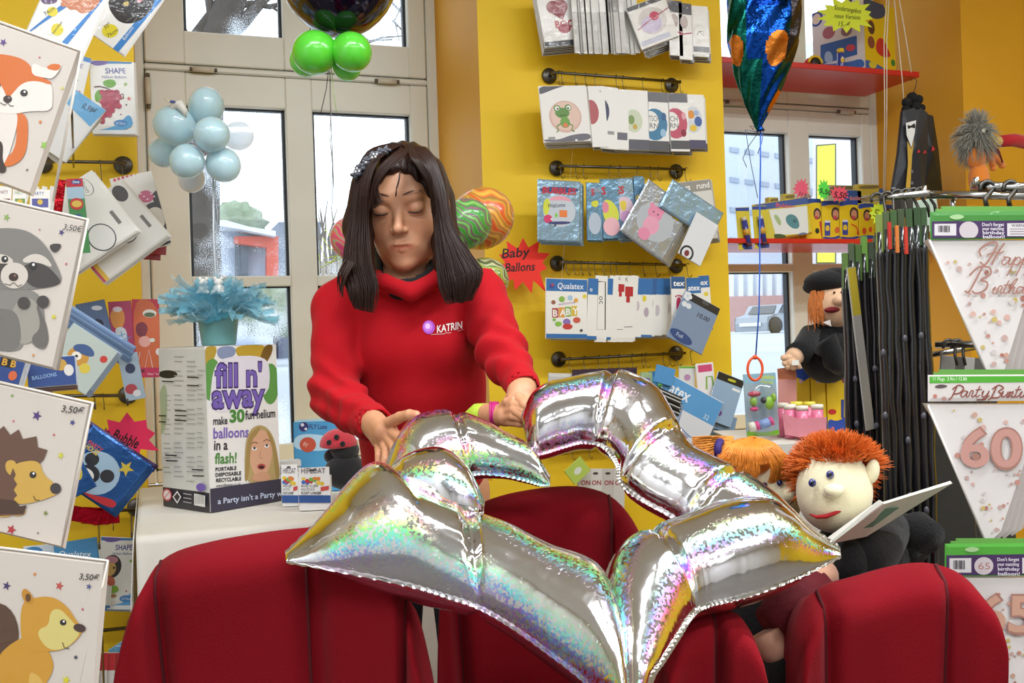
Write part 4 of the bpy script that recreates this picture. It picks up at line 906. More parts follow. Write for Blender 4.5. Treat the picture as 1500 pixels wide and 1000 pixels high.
# ---- rails with discs and their hooks
RAILM = M('#6d6862', .3, metal=1, var=.05)
def rail(label, x0, y0, x1, y1, Yr=YW-.055, hooks=(), hl=22, glab='', gone=None, cut=(True, True)):
    a = W(x0, y0, Yr); b = W(x1, y1, Yr); r = thing('wall_rail', label, 'rail', (a+b)/2)
    mb = MB(); mb.tube([a+(a-b).normalized()*.01, b+(b-a).normalized()*.012], .0055, RAILM, 10); mb.build('bar', r)
    for p in (a, b):
        mb = MB(); mb.lathe([(0, 0), (.026, 0), (.029, .004), (.029, .010), (0, .012)], M('#5b5752', .35, metal=.9), 24, Matrix.Translation((p.x, YW-.013, p.z)) @ Matrix.Rotation(math.pi/2, 4, 'X') @ Matrix.Rotation(math.pi, 4, 'X')); mb.build('end_disc', r)
        mb = MB(); mb.tube([(p.x, YW-.01, p.z), (p.x, Yr, p.z)], .007, RAILM, 10); mb.build('bracket', r)
    first = None
    for hx in hooks:
        t = (hx-x0)/(x1-x0); p = a+(b-a)*t; L = hl*px2m(3.2)
        if first is None:
            mb = MB(); c = Vector((0, 0, 0)); pts = [c+Vector((0, .008*math.cos(q), .008*math.sin(q))) for q in [math.pi*k/6 for k in range(7)]][::-1]
            pts += [Vector((0.002, .009, -L*.5)), Vector((0.003, .004, -L*.9)), Vector((.003, -.006, -L)), Vector((.003, -.018, -L*.93)), Vector((.003, -.022, -L*.8))]
            mb.tube([p+v for v in pts], .0013, RAILM, 5); first = mb.build('wire_hook'); tag(first, glab, 'hook', glab+' group'); o0 = Vector(first.location); p0 = p
        else:
            o = first.copy(); COL.objects.link(o); o.location = o0+(p-p0); o.rotation_euler = (0, 0, rnd.uniform(-.3, .3))
    return r
rail('metal wall rail topmost of the pier rails, over the frog packet', 812, 106, 993, 120, hooks=(818, 822, 841, 855, 871, 900, 910, 940, 970, 996), glab='small wire hook on the rail above the frog packet')
rail('metal wall rail over the shiny blue bubble packets', 823, 243, 1000, 248, hooks=(822, 843, 854, 892, 906, 933, 951, 963, 990, 1006), glab='small wire hook on the rail above the bubble packets')
rail('dark metal wall rail over the white and blue latex packets', 824, 384, 1000, 388, hooks=(830, 842, 850, 860, 869, 882, 893, 902, 920, 940, 960, 980, 1008), glab='small wire hook on the rail above the blue-headed packets')
rail('metal wall rail lowest of the visible pier rails, half behind the star', 826, 526, 1000, 517, hooks=(834, 856, 876, 890, 905, 925, 938, 945, 972, 982, 992, 1013), glab='small wire hook on the rail just above the star balloon')
rail('metal wall rail hidden behind the star opening', 832, 655, 1000, 642, hooks=(838, 862, 885), glab='small wire hook seen through the star opening')
# shared little designs (width units)
def card(h, hd='#4d4d55', wave=True, body='#efece8'):
    its = [('R', 0, 0, 1, h, body)]
    if wave: its += [('B', [(0, 0), (.6, 0), (.35, .06), (.1, .16), (0, .18)], hd), ('B', [(0, h), (0, h-.16), (.3, h-.13), (.6, h-.24), (1, h-.26), (1, h)], '#6b6b76')]
    else: its += [('R', 0, 0, 1, .16, hd), ('R', 0, h-.2, 1, h, hd)]
    return its
def flower(cx, cy, r, c1, c2): return [('E', cx+r*math.cos(a)*.6, cy+r*math.sin(a)*.6, r*.45, r*.45, c1) for a in [k*1.2566 for k in range(5)]]+[('E', cx, cy, r*.3, r*.3, c2)]
FROG = [('E', .5, .66, .34, .34, '#d9b3a6'), ('E', .5, .65, .30, .30, '#e4c3b4'), ('E', .44, .58, .15, .11, '#5e8f3e'), ('E', .34, .48, .07, .07, '#5e8f3e'), ('E', .57, .47, .07, .07, '#5e8f3e'), ('E', .34, .48, .045, .045, '#f4f2ea'), ('E', .58, .47, .045, .045, '#f4f2ea'), ('E', .35, .49, .02, .02, '#222222'), ('E', .57, .48, .02, .02, '#222222'),
        ('E', .48, .78, .10, .12, '#6fa24a'), ('L', [(.40, .80), (.30, .86), (.33, .95), (.28, .98)], .025, '#5e8f3e'), ('L', [(.55, .80), (.64, .86), (.60, .94), (.66, .98)], .025, '#5e8f3e'), ('E', .48, .84, .05, .05, '#e07a50'), ('L', [(.38, .62), (.46, .64), (.52, .61)], .012, '#2f4a20'), ('R', .1, 1.08, .24, 1.13, '#999999'), ('E', .68, 1.17, .03, .03, '#e6e6ea')]
# ---- row 1 (top)
gy = '#c9c6c0'
Hh = 1.9
stack('white packet with a dark red heart balloon print, left end of the top row', 'grey-edged packet fanned out behind the red heart packet', (782, -18), (836, -22), (788, 72), 3.27, 6, [('R', 0, 0, 1, 1.7, '#e9e6e1'), ('E', .42, .58, .2, .18, '#8c2b33'), ('E', .6, .55, .2, .18, '#8c2b33'), ('P', [(.25, .66), (.8, .62), (.6, .95)], '#8c2b33'), ('T', 'BOO', .38, 1.15, .2, '#b5303a', 0, 0, .03), ('B', [(.38, 1.12), (.75, 1.0), (.8, 1.25), (.55, 1.35)], '#a03038'), ('R', 0, 1.5, 1, 1.72, '#3d3d40')], base='#d8d5cf', dx=-.5, dy=2.4)
for i, (x0, x1, c, n) in enumerate([(834, 850, '#dcd9d4', 5), (849, 866, '#e7e4de', 5), (866, 884, '#efece8', 4), (884, 905, '#8e8c88', 6), (903, 929, '#dedbd6', 4)]):
    for k in range(n):
        xa = x0+k*(x1-x0)/n; sheet('balloon_packet', ['thin packet seen edge-on right of the red heart packet', 'edge-on packet in the second sheaf from the left, top row', 'white edge-on packet in the middle sheaf of the top row', 'dark edge-on packet in the black sheaf of the top row', 'edge-on packet just left of the pink heart packet, top row'][i], 'packet', (xa, -22), (xa+8, -21.6), (xa+1+i*.6, 78+k%3), plane_y(3.25+.006*((k*3+i) % 4)), [('R', 0, .1, 1, 5, c)], '#b9b6b0', group='edge-on sheaf %d of the top row' % i)
stack('tilted packet showing a pink heart on a round silver balloon, top pier row', 'grey-based packet under the tilted pink heart packet', (916, 12), (972, -8), (934, 76), 3.24, 7, [('R', 0, 0, 1, 1.25, '#e7e3de'), ('R', 0, 0, 1, .12, '#4b4a4e'), ('E', .5, .52, .36, .34, '#cfc7c2'), ('E', .45, .6, .26, .22, '#c8b9d4'), ('E', .58, .42, .12, .11, '#c83a58'), ('L', [(.08, .62), (.5, .47), (.98, .35)], .02, '#a03048'), ('R', .04, .92, .8, 1.05, '#b8b8c8')], base='#dcd9d4', dx=1.4, dy=2.0)
for i, (x0, x1, n) in enumerate([(978, 992, 4), (993, 1006, 4)]):
    stack(['narrow white packet with a grey header right of the pink heart packet', 'white packet with a thin red string, second from the right, top row'][i], 'packet edge behind the narrow white packet %s' % ['with grey header', 'with red string'][i], (x0, 0+i*4), (x1+6, 2+i*4), (x0+12, 82+i*6), 3.25, n, [('R', 0, .1, 1, 5, '#e6e3de'), ('R', 0, 0, 1, .9, '#55545a'), ('E', .4, 1.5, .3, .5, '#b9a9a4'), ('L', [(0, 2.5), (1, 2.3)], .1, '#a03048')], dx=.8, dy=1.8, base='#d2cfca')
stack('white packet with a fine grey line drawing, right end of the top pier row', 'grey-ended packet beneath the line drawing packet', (1012, 8), (1036, 10), (1026, 84), 3.27, 5, [('R', 0, 0, 1, 3, '#f0eeea'), ('E', .45, 1.7, .38, .5, '#dcdad6'), ('E', .45, 1.7, .34, .46, '#f0eeea'), ('L', [(.25, 1.85), (.4, 1.6), (.65, 1.6), (.7, 1.85), (.4, 1.6)], .04, '#888888'), ('R', 0, 2.55, 1, 2.9, '#77777c')], base='#d8d5cf', dx=.6, dy=2.2)
# ---- row 2
stack('white packet with a smiling green frog on a pink disc', 'dark-bottomed packet under the frog packet', (788, 126), (858, 125), (788, 210), 3.24, 6, card(1.28)+FROG, dx=.8, dy=1.7)
r2 = [((860, 126), (884, 126), (864, 216), [('E', .1, 1.6, .45, .75, '#b55a5f'), ('T', 'e', .7, .4, .2, '#888888')], 'white packet with a red disc edge next to the frog packet'),
      ((880, 126), (905, 129), (886, 218), [('E', .0, 1.5, .5, .8, '#39415f'), ('R', .2, 2.6, .8, 2.8, '#999999')], 'white packet with a dark blue disc edge in the second row'),
      ((898, 130), (920, 132), (906, 220), [('R', .1, 2.9, .9, 3.4, '#6b6b76')], 'plain white packet left of the green flower packet'),
      ((914, 131), (948, 133), (920, 220), [('E', .35, 1.35, .38, .5, '#cfd8be'), ('E', .25, 1.3, .14, .2, '#7f9a5a'), ('E', .4, 1.6, .1, .12, '#c9a94e'), ('R', 0, 2.15, 1, 2.6, '#5b5b66')], 'white packet with a pale green floral disc in the second row'),
      ((948, 134), (978, 136), (952, 221), [('R', 0, 0, 1, .5, '#6b6b72'), ('E', .3, 1.6, .62, .78, '#3f7fa6'), ('E', .1, 1.45, .4, .5, '#f0eeea'), ('T', 'TSCH', .02, 1.45, .28, '#55555a', 0, 0, 0, .5), ('T', 'RN', .05, 1.8, .28, '#55555a'), ('E', .75, 1.2, .12, .2, '#2e5f92'), ('E', .7, 2.0, .14, .2, '#9dc3dc'), ('R', 0, 2.4, 1, 2.9, '#55555a')], 'white packet with a sky blue patchwork disc in the second row'),
      ((978, 136), (1006, 137), (984, 222), [('R', 0, 0, 1, .5, '#6b6b72'), ('E', .3, 1.6, .62, .8, '#c4546c'), ('E', .1, 1.5, .4, .5, '#f0eeea'), ('T', 'CH', .02, 1.5, .28, '#55555a', 0, 0, 0, .4), ('T', 'RN', .02, 1.85, .28, '#55555a'), ('E', .75, 1.2, .12, .2, '#e3a3b0'), ('E', .7, 2.1, .14, .2, '#8c2438'), ('R', 0, 2.5, 1, 2.95, '#55555a')], 'white packet with a raspberry pink patchwork disc'),
      ((1005, 138), (1030, 139), (1014, 218), [('E', .3, 1.5, .55, .8, '#d7dbe0'), ('E', .2, 1.2, .2, .25, '#e3963a'), ('E', .6, 1.6, .22, .3, '#3e62a8'), ('E', .3, 2.0, .2, .2, '#e6c43c'), ('E', .5, 1.1, .15, .15, '#9fb6d8'), ('R', 0, 2.7, 1, 3.2, '#4d4a68')], 'white packet with an orange, blue and yellow disc, right end of the second row')]
for i, (a, b, c, its, lb) in enumerate(r2):
    stack(lb, 'grey-bottomed packet behind the '+lb.replace('white packet with ', '').replace('plain white packet ', 'plain one ').split(' in the')[0].split(',')[0]+' print', a, b, c, 3.25+.003*i, 4, [('R', 0, 0, 1, 4, '#f1efeb')]+its, dx=.9, dy=1.6, base='#e4e2de')
# ---- row 3: glossy foil pouches
FB = M('#9dbdd4', .25, metal=.55, bump=.6, bscale=24, var=.12); FB2 = M('#7fa9c8', .25, metal=.55, bump=.8, bscale=20, var=.15)
BUB = [('B', [(.05, .18), (.95, .14), (.95, .27), (.05, .32)], '#27467e'), ('T', 'BUBBLES', .1, .32, .15, '#c9202c', 0, .15, .03, .8)]
def bub(extra): return BUB+[('E', .5, .72, .38, .38, '#c5cdd6')]+extra
WEL = [('B', [(.2, .5), (.4, .36), (.7, .38), (.8, .5), (.6, .46)], '#e9a0b0'), ('B', [(.14, .5), (.24, .42), (.3, .6), (.2, .9), (.12, .7)], '#d7dc3c'), ('T', 'Welcome', .24, .66, .1, '#2c3c5c', .1, .25, .01, .4), ('E', .24, .92, .1, .1, '#d83a6e'), ('B', [(.42, .74), (.48, .86), (.38, .88)], '#7cc83e'), ('R', .5, .7, .68, .86, '#e8803a'), ('E', .32, .92, .02, .02, '#ffffff'), ('B', [(.2, .98), (.8, .95), (.72, 1.02), (.3, 1.05)], '#3c3f74'), ('S', .4, 1.06, .04, '#2c3c5c')]
stack('silver-blue bubbles pouch with a colourful welcome disc, left end of the third row', 'blue foil pouch behind the welcome pouch', (787, 262), (850, 266), (777, 352), 3.22, 4, bub(WEL), mat=FB, strip=None, dx=1.4, dy=1.6, name='foil_pouch')
r3 = [((858, 267), (881, 268), (856, 352), [('R', .2, .35, .9, .6, '#8f9aae'), ('T', 'S', .3, .8, .4, '#c9202c', 0, 0, .03), ('B', [(.3, 1.2), (.8, 1.1), (.7, 1.6), (.3, 1.5)], '#d7d83c'), ('E', .5, 2.6, .4, .7, '#b7c4d2')], 'narrow blue foil pouch right of the welcome pouch', FB2),
      ((878, 262), (905, 262), (880, 350), [('T', 'S', .05, .85, .42, '#c9202c', 0, 0, .03), ('B', [(.05, 1.2), (.5, 1.1), (.95, 1.7), (.9, 2.4), (.1, 2.4)], '#d9dc4a'), ('B', [(.05, 1.2), (.4, 1.3), (.4, 1.8), (.05, 1.9)], '#e48aa0'), ('E', .5, 2.6, .45, .5, '#f0b9c0')], 'blue foil pouch with a yellow and pink baby disc', FB2),
      ((896, 262), (926, 260), (906, 352), [('T', 'ES', .1, .75, .36, '#c9202c', 0, .1, .03), ('E', .45, 1.5, .45, .6, '#e6c8d4'), ('B', [(.2, 1.1), (.6, 1.1), (.5, 1.6), (.3, 1.6)], '#e8cf4a'), ('E', .5, 1.9, .3, .3, '#d4a2cc')], 'blue foil pouch with a pastel mauve disc in the third row', FB),
      ((927, 258), (942, 258), (930, 348), [('E', .5, 2.2, .4, .4, '#d8b65a'), ('E', .5, 3.6, .4, .4, '#c9d4de')], 'crinkled foil pouch in the middle of the third row', FB2)]
for i, (a, b, c, its, lb, m_) in enumerate(r3): stack(lb, 'foil pouch behind the '+lb.split(' with')[0].split(' right')[0].split(' in ')[0]+' %s' % ['beside the welcome pouch', 'with the yellow disc', 'with the mauve disc', 'in the middle'][i], a, b, c, 3.23+.003*i, 3, its, mat=m_, strip=None, dx=1.2, dy=1.5, name='foil_pouch')
stack('tilted silver foil pouch with a plump pink bear figure', 'silver foil pouch slipping out under the pink bear pouch', (950, 262), (1012, 308), (918, 345), 3.20, 5, [('E', .5, .62, .38, .36, '#b9bec4'), ('E', .42, .48, .15, .14, '#e58fae'), ('E', .30, .38, .05, .05, '#e58fae'), ('E', .52, .38, .05, .05, '#e58fae'), ('E', .46, .72, .16, .18, '#e9a3bb'), ('E', .42, .93, .12, .12, '#e58fae'), ('E', .38, .47, .015, .015, '#333333'), ('E', .48, .47, .015, .015, '#333333'), ('B', [(.6, .2), (.9, .28), (.88, .36), (.58, .3)], '#c9a83c')], mat=M('#b9c0c8', .25, metal=.6, bump=.7, bscale=22, var=.1), strip=None, dx=2.4, dy=2.2, name='foil_pouch')
sheet('foil_pouch', 'long silver-backed pouch slanting down to the right in the third row', 'packet', (985, 262), (1060, 312), (962, 300), plane_y(3.19), (), mat=FB, t=.008)
stack('grey and white gift card packet lettered rund, behind the slanted pouches', 'card edge under the grey and white rund packet', (985, 268), (1040, 262), (1000, 356), 3.28, 5, [('R', 0, 0, 1, 1.7, '#dcdad4'), ('R', 0, 0, 1, .3, '#9a968e'), ('T', 'jungs   rund', .05, .24, .16, '#f4f2ee', .02, 0, .02, .9), ('B', [(.66, .5), (.85, .75), (.7, .8)], '#d7d84a'), ('E', .3, 1.0, .1, .1, '#c9c6be')], base='#cfccc4', strip='#9a968e', dx=1, dy=1.5)
sheet('balloon_packet', 'white card with a black ring print, slanting out right of the third row', 'packet', (1020, 310), (1052, 330), (995, 372), plane_y(3.175), [('R', 0, 0, 1, 3, '#dfe1e4'), ('E', .3, 1.6, .28, .3, '#2b2b2e'), ('E', .3, 1.6, .2, .22, '#dfe1e4'), ('E', .3, 1.6, .1, .12, '#7c2a34')], '#dfe1e4')
# ---- row 4: blue headed packets
BLU = '#2f6fae'
def qcard(h, extra, hdr=True, word='Qualatex', mw=.66, x=.28): return [('R', 0, 0, 1, h, '#efece4')]+([('R', 0, 0, 1, .31, BLU), ('E', .14, .19, .06, .06, '#3c4a90'), ('E', .16, .16, .03, .03, '#c03a4a')] if hdr else [])+([('T', word, x, .25, .15, '#f6f6f4', 0, .1, .006, mw)] if word else [])+extra+[('R', 0, h-.1, 1, h, BLU)]
BABY = [('E', .93, .42, .05, .05, '#e3cf3c'), ('T', 'welcome', .30, .66, .07, '#9a6fa8', .15, .1, 0, .4), ('R', .15, .72, .3, .95, '#b04038'), ('R', .31, .70, .45, .94, '#e29a38'), ('R', .46, .68, .6, .92, '#86b04a'), ('R', .61, .66, .75, .9, '#d8b93c'), ('T', 'B', .17, .92, .16, '#f4f0e8', 0, 0, .03), ('T', 'A', .33, .9, .16, '#f4f0e8', 0, 0, .03), ('T', 'B', .48, .88, .16, '#f4f0e8', 0, 0, .03), ('T', 'Y', .63, .86, .16, '#f4f0e8', 0, 0, .03), ('E', .5, 1.05, .09, .08, '#8a6fb4'), ('E', .52, 1.16, .12, .07, '#c9403a'), ('E', .3, 1.1, .08, .06, '#8ac04a'), ('E', .74, 1.0, .09, .07, '#d05a48'), ('E', .2, 1.0, .04, .04, '#8ac04a'), ('E', .38, .5, .07, .07, '#8ab84a'), ('E', .58, .46, .06, .06, '#a9c8dc'), ('E', .72, .52, .05, .05, '#e2a33c'), ('E', .18, .58, .05, .05, '#9a5a48'), ('E', .85, 1.25, .035, .035, '#44444a')]
stack('white packet with blue header lettered Qualatex and a colourful BABY print', 'white packet just behind the BABY print packet', (799, 407), (860, 409), (792, 496), 3.24, 3, qcard(1.44, BABY), strip=BLU, dx=3, dy=1.2)
r4 = [(861, 872, 'e', '#2f6fae'), (872, 886, 'w', '#f3f1ec'), (886, 894, 'b', '#2f6fae'), (893, 902, 'w', '#efece4'), (902, 912, 'r', '#b8202c'), (911, 925, 'r', '#b8202c'), (925, 931, 'w', '#efece4'), (930, 938, 'b', '#2f6fae'), (938, 952, 'y', '#2f6fae'), (951, 958, 'b', '#2a5f98'), (958, 968, 'b', '#2f6fae'), (967, 976, 'g', '#2a5f98'), (975, 984, 'b', '#2f6fae')]
nm4 = ['slim blue-headed packet right beside the BABY packet', 'white packet with a black rounded outline in the fourth row', 'thin dark blue header packet in the fourth row', 'thin plain white packet before the red ribboned ones', 'white packet with a red ribbon patch, left of two', 'white packet with a red ribbon patch, right of two', 'sliver of a white packet right of the ribbon packets', 'blue-topped packet sliver near the middle of the fourth row', 'blue-headed packet with a yellow dot, fourth row', 'dark blue-headed packet sliver after the yellow dot one', 'blue-headed packet with a grey print, fourth row', 'blue-headed packet with a green base, fourth row', 'blue-headed packet left of the pink footprint one']
for i, (x0, x1, k, c) in enumerate(r4):
    w_ = x1-x0; h = 92/(w_+4); its = [('R', 0, 0, 1, h, '#eeebe3')]
    if k in 'ebyg': its += [('R', 0, 0, 1, 24/(w_+4), c), ('R', 0, h-.5, 1, h, '#3f8a4a' if k == 'g' else BLU)]
    if k == 'e': its += [('T', 'e', .2, 1.3, .5, '#f2f2f0')]
    if k == 'w' and w_ > 10: its += [('L', [(.2, .5), (.8, .5), (.85, 4.4), (.15, 4.4), (.2, .5)], .08, '#222222'), ('T', 'oc', .3, 1.7, .5, '#222222', -1.5)]
    if k == 'r': its += [('T', 'K', .25, .5, .35, '#333333'), ('R', .1, .9, .9, 1.7, c), ('R', .35, 1.6, .65, 2.2, c), ('L', [(.2, h-.9), (.9, h-.95)], .06, '#888888')]
    if k == 'y': its += [('E', .3, 30/(w_+4), .2, .25, '#e3cf3c'), ('E', .5, 50/(w_+4), .2, .4, '#b8a8b4')]
    if k == 'b' and i > 6: its += [('E', .4, 3.4, .25, .6, '#c9bfc4')]
    yy = 403 if k in 'wr' else 407; hh = 98 if k in 'wr' else 90
    sheet('balloon_packet', nm4[i], 'packet', (x0, yy), (x1+4, yy+1), (x0-1+i*.6, yy+hh-1.1*max(0, i-5)), plane_y(3.243+.0035*i), its, '#e6e3dc')
    sheet('balloon_packet', 'packet edge tucked behind the row of blue-headed packets', 'packet', (x0+3, yy+2), (x1+6, yy+3), (x0+3+i*.6, yy+hh-1), plane_y(3.30+.003*i), (), '#dfdcd4', group='packets tucked behind the blue-headed row')
FOOT = [('B', [(.35, .9), (.6, .8), (.7, 1.3), (.5, 1.9), (.32, 1.7)], '#c83a5c')]+[('E', .3+.1*k, .72+.03*abs(k-2), .05, .06, '#c83a5c') for k in range(5)]
sheet('balloon_packet', 'blue-headed packet with a pink baby footprint, lettered tex', 'packet', (982, 405), (1003, 405), (986, 487), plane_y(3.235), [('R', 0, 0, 1, 4, '#efece4'), ('R', 0, 0, 1, .85, '#27588c'), ('T', 'tex', .15, .65, .4, '#f6f6f4', 0, .1, .02, .8)]+[(f[0],)+((f[1], f[2]+.6)+f[3:] if f[0] == 'E' else ([(a, b+.6) for a, b in f[1]], f[2])) for f in FOOT]+[('R', 0, 3.55, 1, 3.9, BLU), ('E', .7, 3.2, .1, .1, '#333333')], '#efece4')
sheet('balloon_packet', 'blue-headed packet lettered atex, mostly covered by the grey-blue bag', 'packet', (1004, 407), (1025, 406), (1008, 480), plane_y(3.25), [('R', 0, 0, 1, 4, '#efece4'), ('R', 0, 0, 1, 1.1, BLU), ('T', 'atex', .1, .9, .4, '#f6f6f4', 0, .1, .02, .85)], '#efece4')
sheet('balloon_packet', 'blue-headed packet lettered ex, right end of the fourth row', 'packet', (1022, 404), (1038, 403), (1028, 484), plane_y(3.26), [('R', 0, 0, 1, 6, '#efece4'), ('R', 0, 0, 1, 1.1, BLU), ('T', 'ex', .15, .85, .5, '#f6f6f4', 0, .1, .02, .7), ('E', .6, 1.7, .2, .2, '#e3cf3c'), ('R', 0, 4.6, 1, 5.3, BLU)], '#efece4')
sheet('balloon_bag', 'grey-blue bag with black header and price note, slanting at the fourth row end', 'packet', (1004, 424), (1055, 452), (980, 495), plane_y(3.21), [('R', 0, 0, 1, 2, '#7f93ae'), ('R', 0, 0, 1, .2, '#26262a'), ('B', [(.48, .05), (.52, .02), (.66, .02), (.7, .1), (.5, .12)], '#4d4d52'), ('T', '10,00', .5, .47, .12, '#1c1c22', 0, .2, .01, .34)]+flower(.1, .12, .12, '#e6e9ee', '#cfd4dc')+[('E', .1+.12*k, .34, .07, .07, '#dfe4ea') for k in range(2)]+[('E', .33, 1.12, .32, .13, '#2f4a80', .1), ('T', 'Foil', .2, 1.15, .1, '#c9d4e4')], '#7f93ae')
# ---- row 5 around the top of the star
sheet('balloon_packet', 'clear packet with a grey card behind the star, left of the lowest row', 'packet', (803, 546), (838, 547), (801, 640), plane_y(3.25), [('R', 0, 0, 1, 3, '#c9c7c2'), ('T', 'K9', .25, .55, .22, '#8a3040', 0, 0, .02), ('R', 0, 0, 1, .15, '#dedcd6')], '#c9c7c2')
for i in range(7):
    x = 838+i*13; sheet('foil_pouch', 'dark violet foil pouch peeking over the top edge of the star', 'packet', (x, 541-i*.5), (x+17, 541-i*.5), (x-1, 620), plane_y(3.24+.004*i), (), mat=M('#5a4a60', .25, metal=.6, bump=.7, bscale=25, var=.2), group='violet pouches over the star')
for i, (x0, x1, c, c2, lb) in enumerate([(938, 952, '#a7bf8f', '#8a7ab8', 'green-grey packet above the star shoulder'), (950, 960, '#2f6fae', '#3f8fbe', 'blue packet sliver above the star shoulder'), (958, 968, '#4a9a4a', '#7cc86a', 'bright green packet sliver above the star shoulder'), (966, 980, '#d9d4dc', '#a989b4', 'white and lilac packet beside the slanting blue one')]):
    sheet('balloon_packet', lb, 'packet', (x0, 545-i), (x1+3, 545-i), (x0+4, 620), plane_y(3.25+.003*i), [('R', 0, 0, 1, 6, c), ('R', .2, .5, .8, 1.6, c2)], c)
sheet('balloon_packet', 'pink and white baby card packet above the star', 'packet', (1018, 533), (1044, 530), (1030, 580), plane_y(3.22), [('R', 0, 0, 1, 2, '#efe9ea'), ('R', .12, .1, .9, .5, '#d04a7c'), ('L', [(.5, 1.5), (.55, .8), (.85, .8), (.9, 1.4)], .1, '#8ab84a')], '#efe9ea')
sheet('balloon_packet', 'green-edged packet hanging behind the slanting blue packet', 'packet', (994, 536), (1018, 536), (1000, 580), plane_y(3.235), [('R', 0, 0, 1, 3, '#d9dad8'), ('R', 0, 0, 1, .14, '#6fae3c'), ('E', .5, .7, .2, .2, '#b68ab4')], '#d9dad8')
sheet('balloon_bag', 'light blue bag with black header and a violet oval, right of the slanting packet', 'packet', (1052, 543), (1090, 558), (1052, 620), plane_y(3.20), [('R', 0, 0, 1, 3, '#96b3cf'), ('R', 0, 0, 1, .3, '#1d1d20'), ('B', [(.4, .12), (.7, .1), (.72, .2), (.4, .22)], '#c9c83c'), ('R', .65, .4, .95, .5, '#f0f0f0'), ('E', .25, 1.5, .3, .16, '#6a3f8c'), ('T', '2', .2, 1.58, .2, '#e8e0f0')], '#96b3cf')
for i in range(4): sheet('balloon_bag', 'pale blue bag edge below the light blue bag with the violet oval', 'packet', (1048-i*2, 604+i*3), (1080-i*2, 612+i*3), (1044-i*2, 628+i*3), plane_y(3.215+.006*i), (), '#7d9cbc', group='pale blue bag edges')
QS = [('R', 0, 0, 1, .42, '#5aa0d8'), ('T', 'atex', .12, .28, .2, '#eef4fa', 0, .1, .02, .35), ('T', '32', .78, .38, .08, '#d8eaf6'), ('R', 0, .42, 1, 1.3, '#dfe2e8')]
sheet('balloon_packet', 'slanting packet with light blue header and a silver-blue star print', 'packet', (978, 545), (1060, 590), (955, 620), plane_y(3.185), QS+[('S', .34, .80, .42, '#8fa3c4', .2), ('S', .34, .80, .34, '#a9bcd8', .2)], '#dfe2e8')
sheet('balloon_packet', 'blue packet corner folded over the top of the slanting blue packet', 'packet', (962, 533), (990, 541), (960, 560), plane_y(3.17), (), '#4f94cc')
BLK2 = [('R', 0, 0, 1, .5, '#1d1d1f')]+[('R', 0, .05+.09*k, 1, .08+.09*k, '#c8c8c8') for k in range(4)]
for i in range(3): sheet('balloon_packet', 'black and silver striped packet edge leaning at the star shoulder', 'packet', (950-i, 560+i*8), (1000-i, 582+i*8), (946-i, 572+i*8), plane_y(3.16+.008*i), BLK2, '#1d1d1f', group='striped packets at the star shoulder')
# ---- packets seen through the star opening
sheet('balloon_packet', 'lime green card packet seen through the star opening', 'packet', (826, 690), (850, 668), (840, 712), plane_y(3.2), [('R', 0, 0, 1, 1, '#b8cc5a'), ('E', .5, .4, .2, .14, '#dfe3d4')], '#b8cc5a')
for i, (x, c, lb) in enumerate([(846, '#cfc9be', 'white packet with red lettering behind the middle chair'), (862, '#dcd8d0', 'second white packet with red lettering behind the middle chair'), (880, '#c9c4ba', 'pale packet right of the two behind the middle chair'), (896, '#d5d1c9', 'pale packet with a dark cap print seen in the star opening')]):
    sheet('balloon_packet', lb, 'packet', (x, 686), (x+20, 686), (x+1, 786), plane_y(3.25+.005*i), [('R', 0, 0, 1, 5, c), ('T', 'ON', .25, 1.2, .35, '#9a3040', 0, 0, .03), ('E', .5, .35, .2, .1, '#4a4440'), ('R', .3, 3.4, .6, 4.6, '#8fbf3c' if i > 1 else c)], c)
# red star shaped sign
def burst(label, cx, cy, rx, ry, n, pl, col, texts, seed=1, r2=.68, ink='#2a1418', ext=None):
    g = random.Random(seed); pts = []
    for i in range(2*n):
        a = math.pi*i/n; r = (1+g.uniform(-.12, .16)) if i % 2 == 0 else r2+g.uniform(-.05, .05); pts.append((cx+rx*r*math.sin(a), cy-ry*r*math.cos(a)))
    if ext: 
        for i, q in ext.items(): pts[i] = q
    A = [PL(*q, *pl) for q in pts]; nn = pl[1].normalized()*.0012; V = [v[:] for v in A]+[(v+nn)[:] for v in A]; k = len(A); c0 = PL(cx, cy, *pl); V += [c0[:], (c0+nn)[:]]
    F = [(i, (i+1) % k, 2*k) for i in range(k)]+[((i+1) % k+k, i+k, 2*k+1) for i in range(k)]+[(i, (i+1) % k, (i+1) % k+k, i+k) for i in range(k)]
    root = thing('price_sign', label, 'sign', c0); mesh('star_card', V, F, M(col, .55, emit=0, var=.02), root)
    T = frame(PL(cx, cy, *pl), PL(cx+5, cy, *pl)-PL(cx, cy, *pl), PL(cx, cy-5, *pl)-PL(cx, cy, *pl)); mb = MB(); its = conv(texts, T, 1, pl); art(mb, its, 1, T, y0=-.0012, mk=paint)
    if texts: mb.build('handwriting', root)
    return root
burst('red star-shaped card with black handwriting Baby Ballons beside the pier packets', 766, 388, 40, 38, 11, plane_y(3.30), '#f02a1c', [('T', 'Baby', 735, 378, 14, '#2a1418', -.08, .2, .012, 42), ('T', 'Ballons', 740, 398, 13, '#2a1418', -.05, .2, .012, 44)], 5, ext={8: (800, 428)})
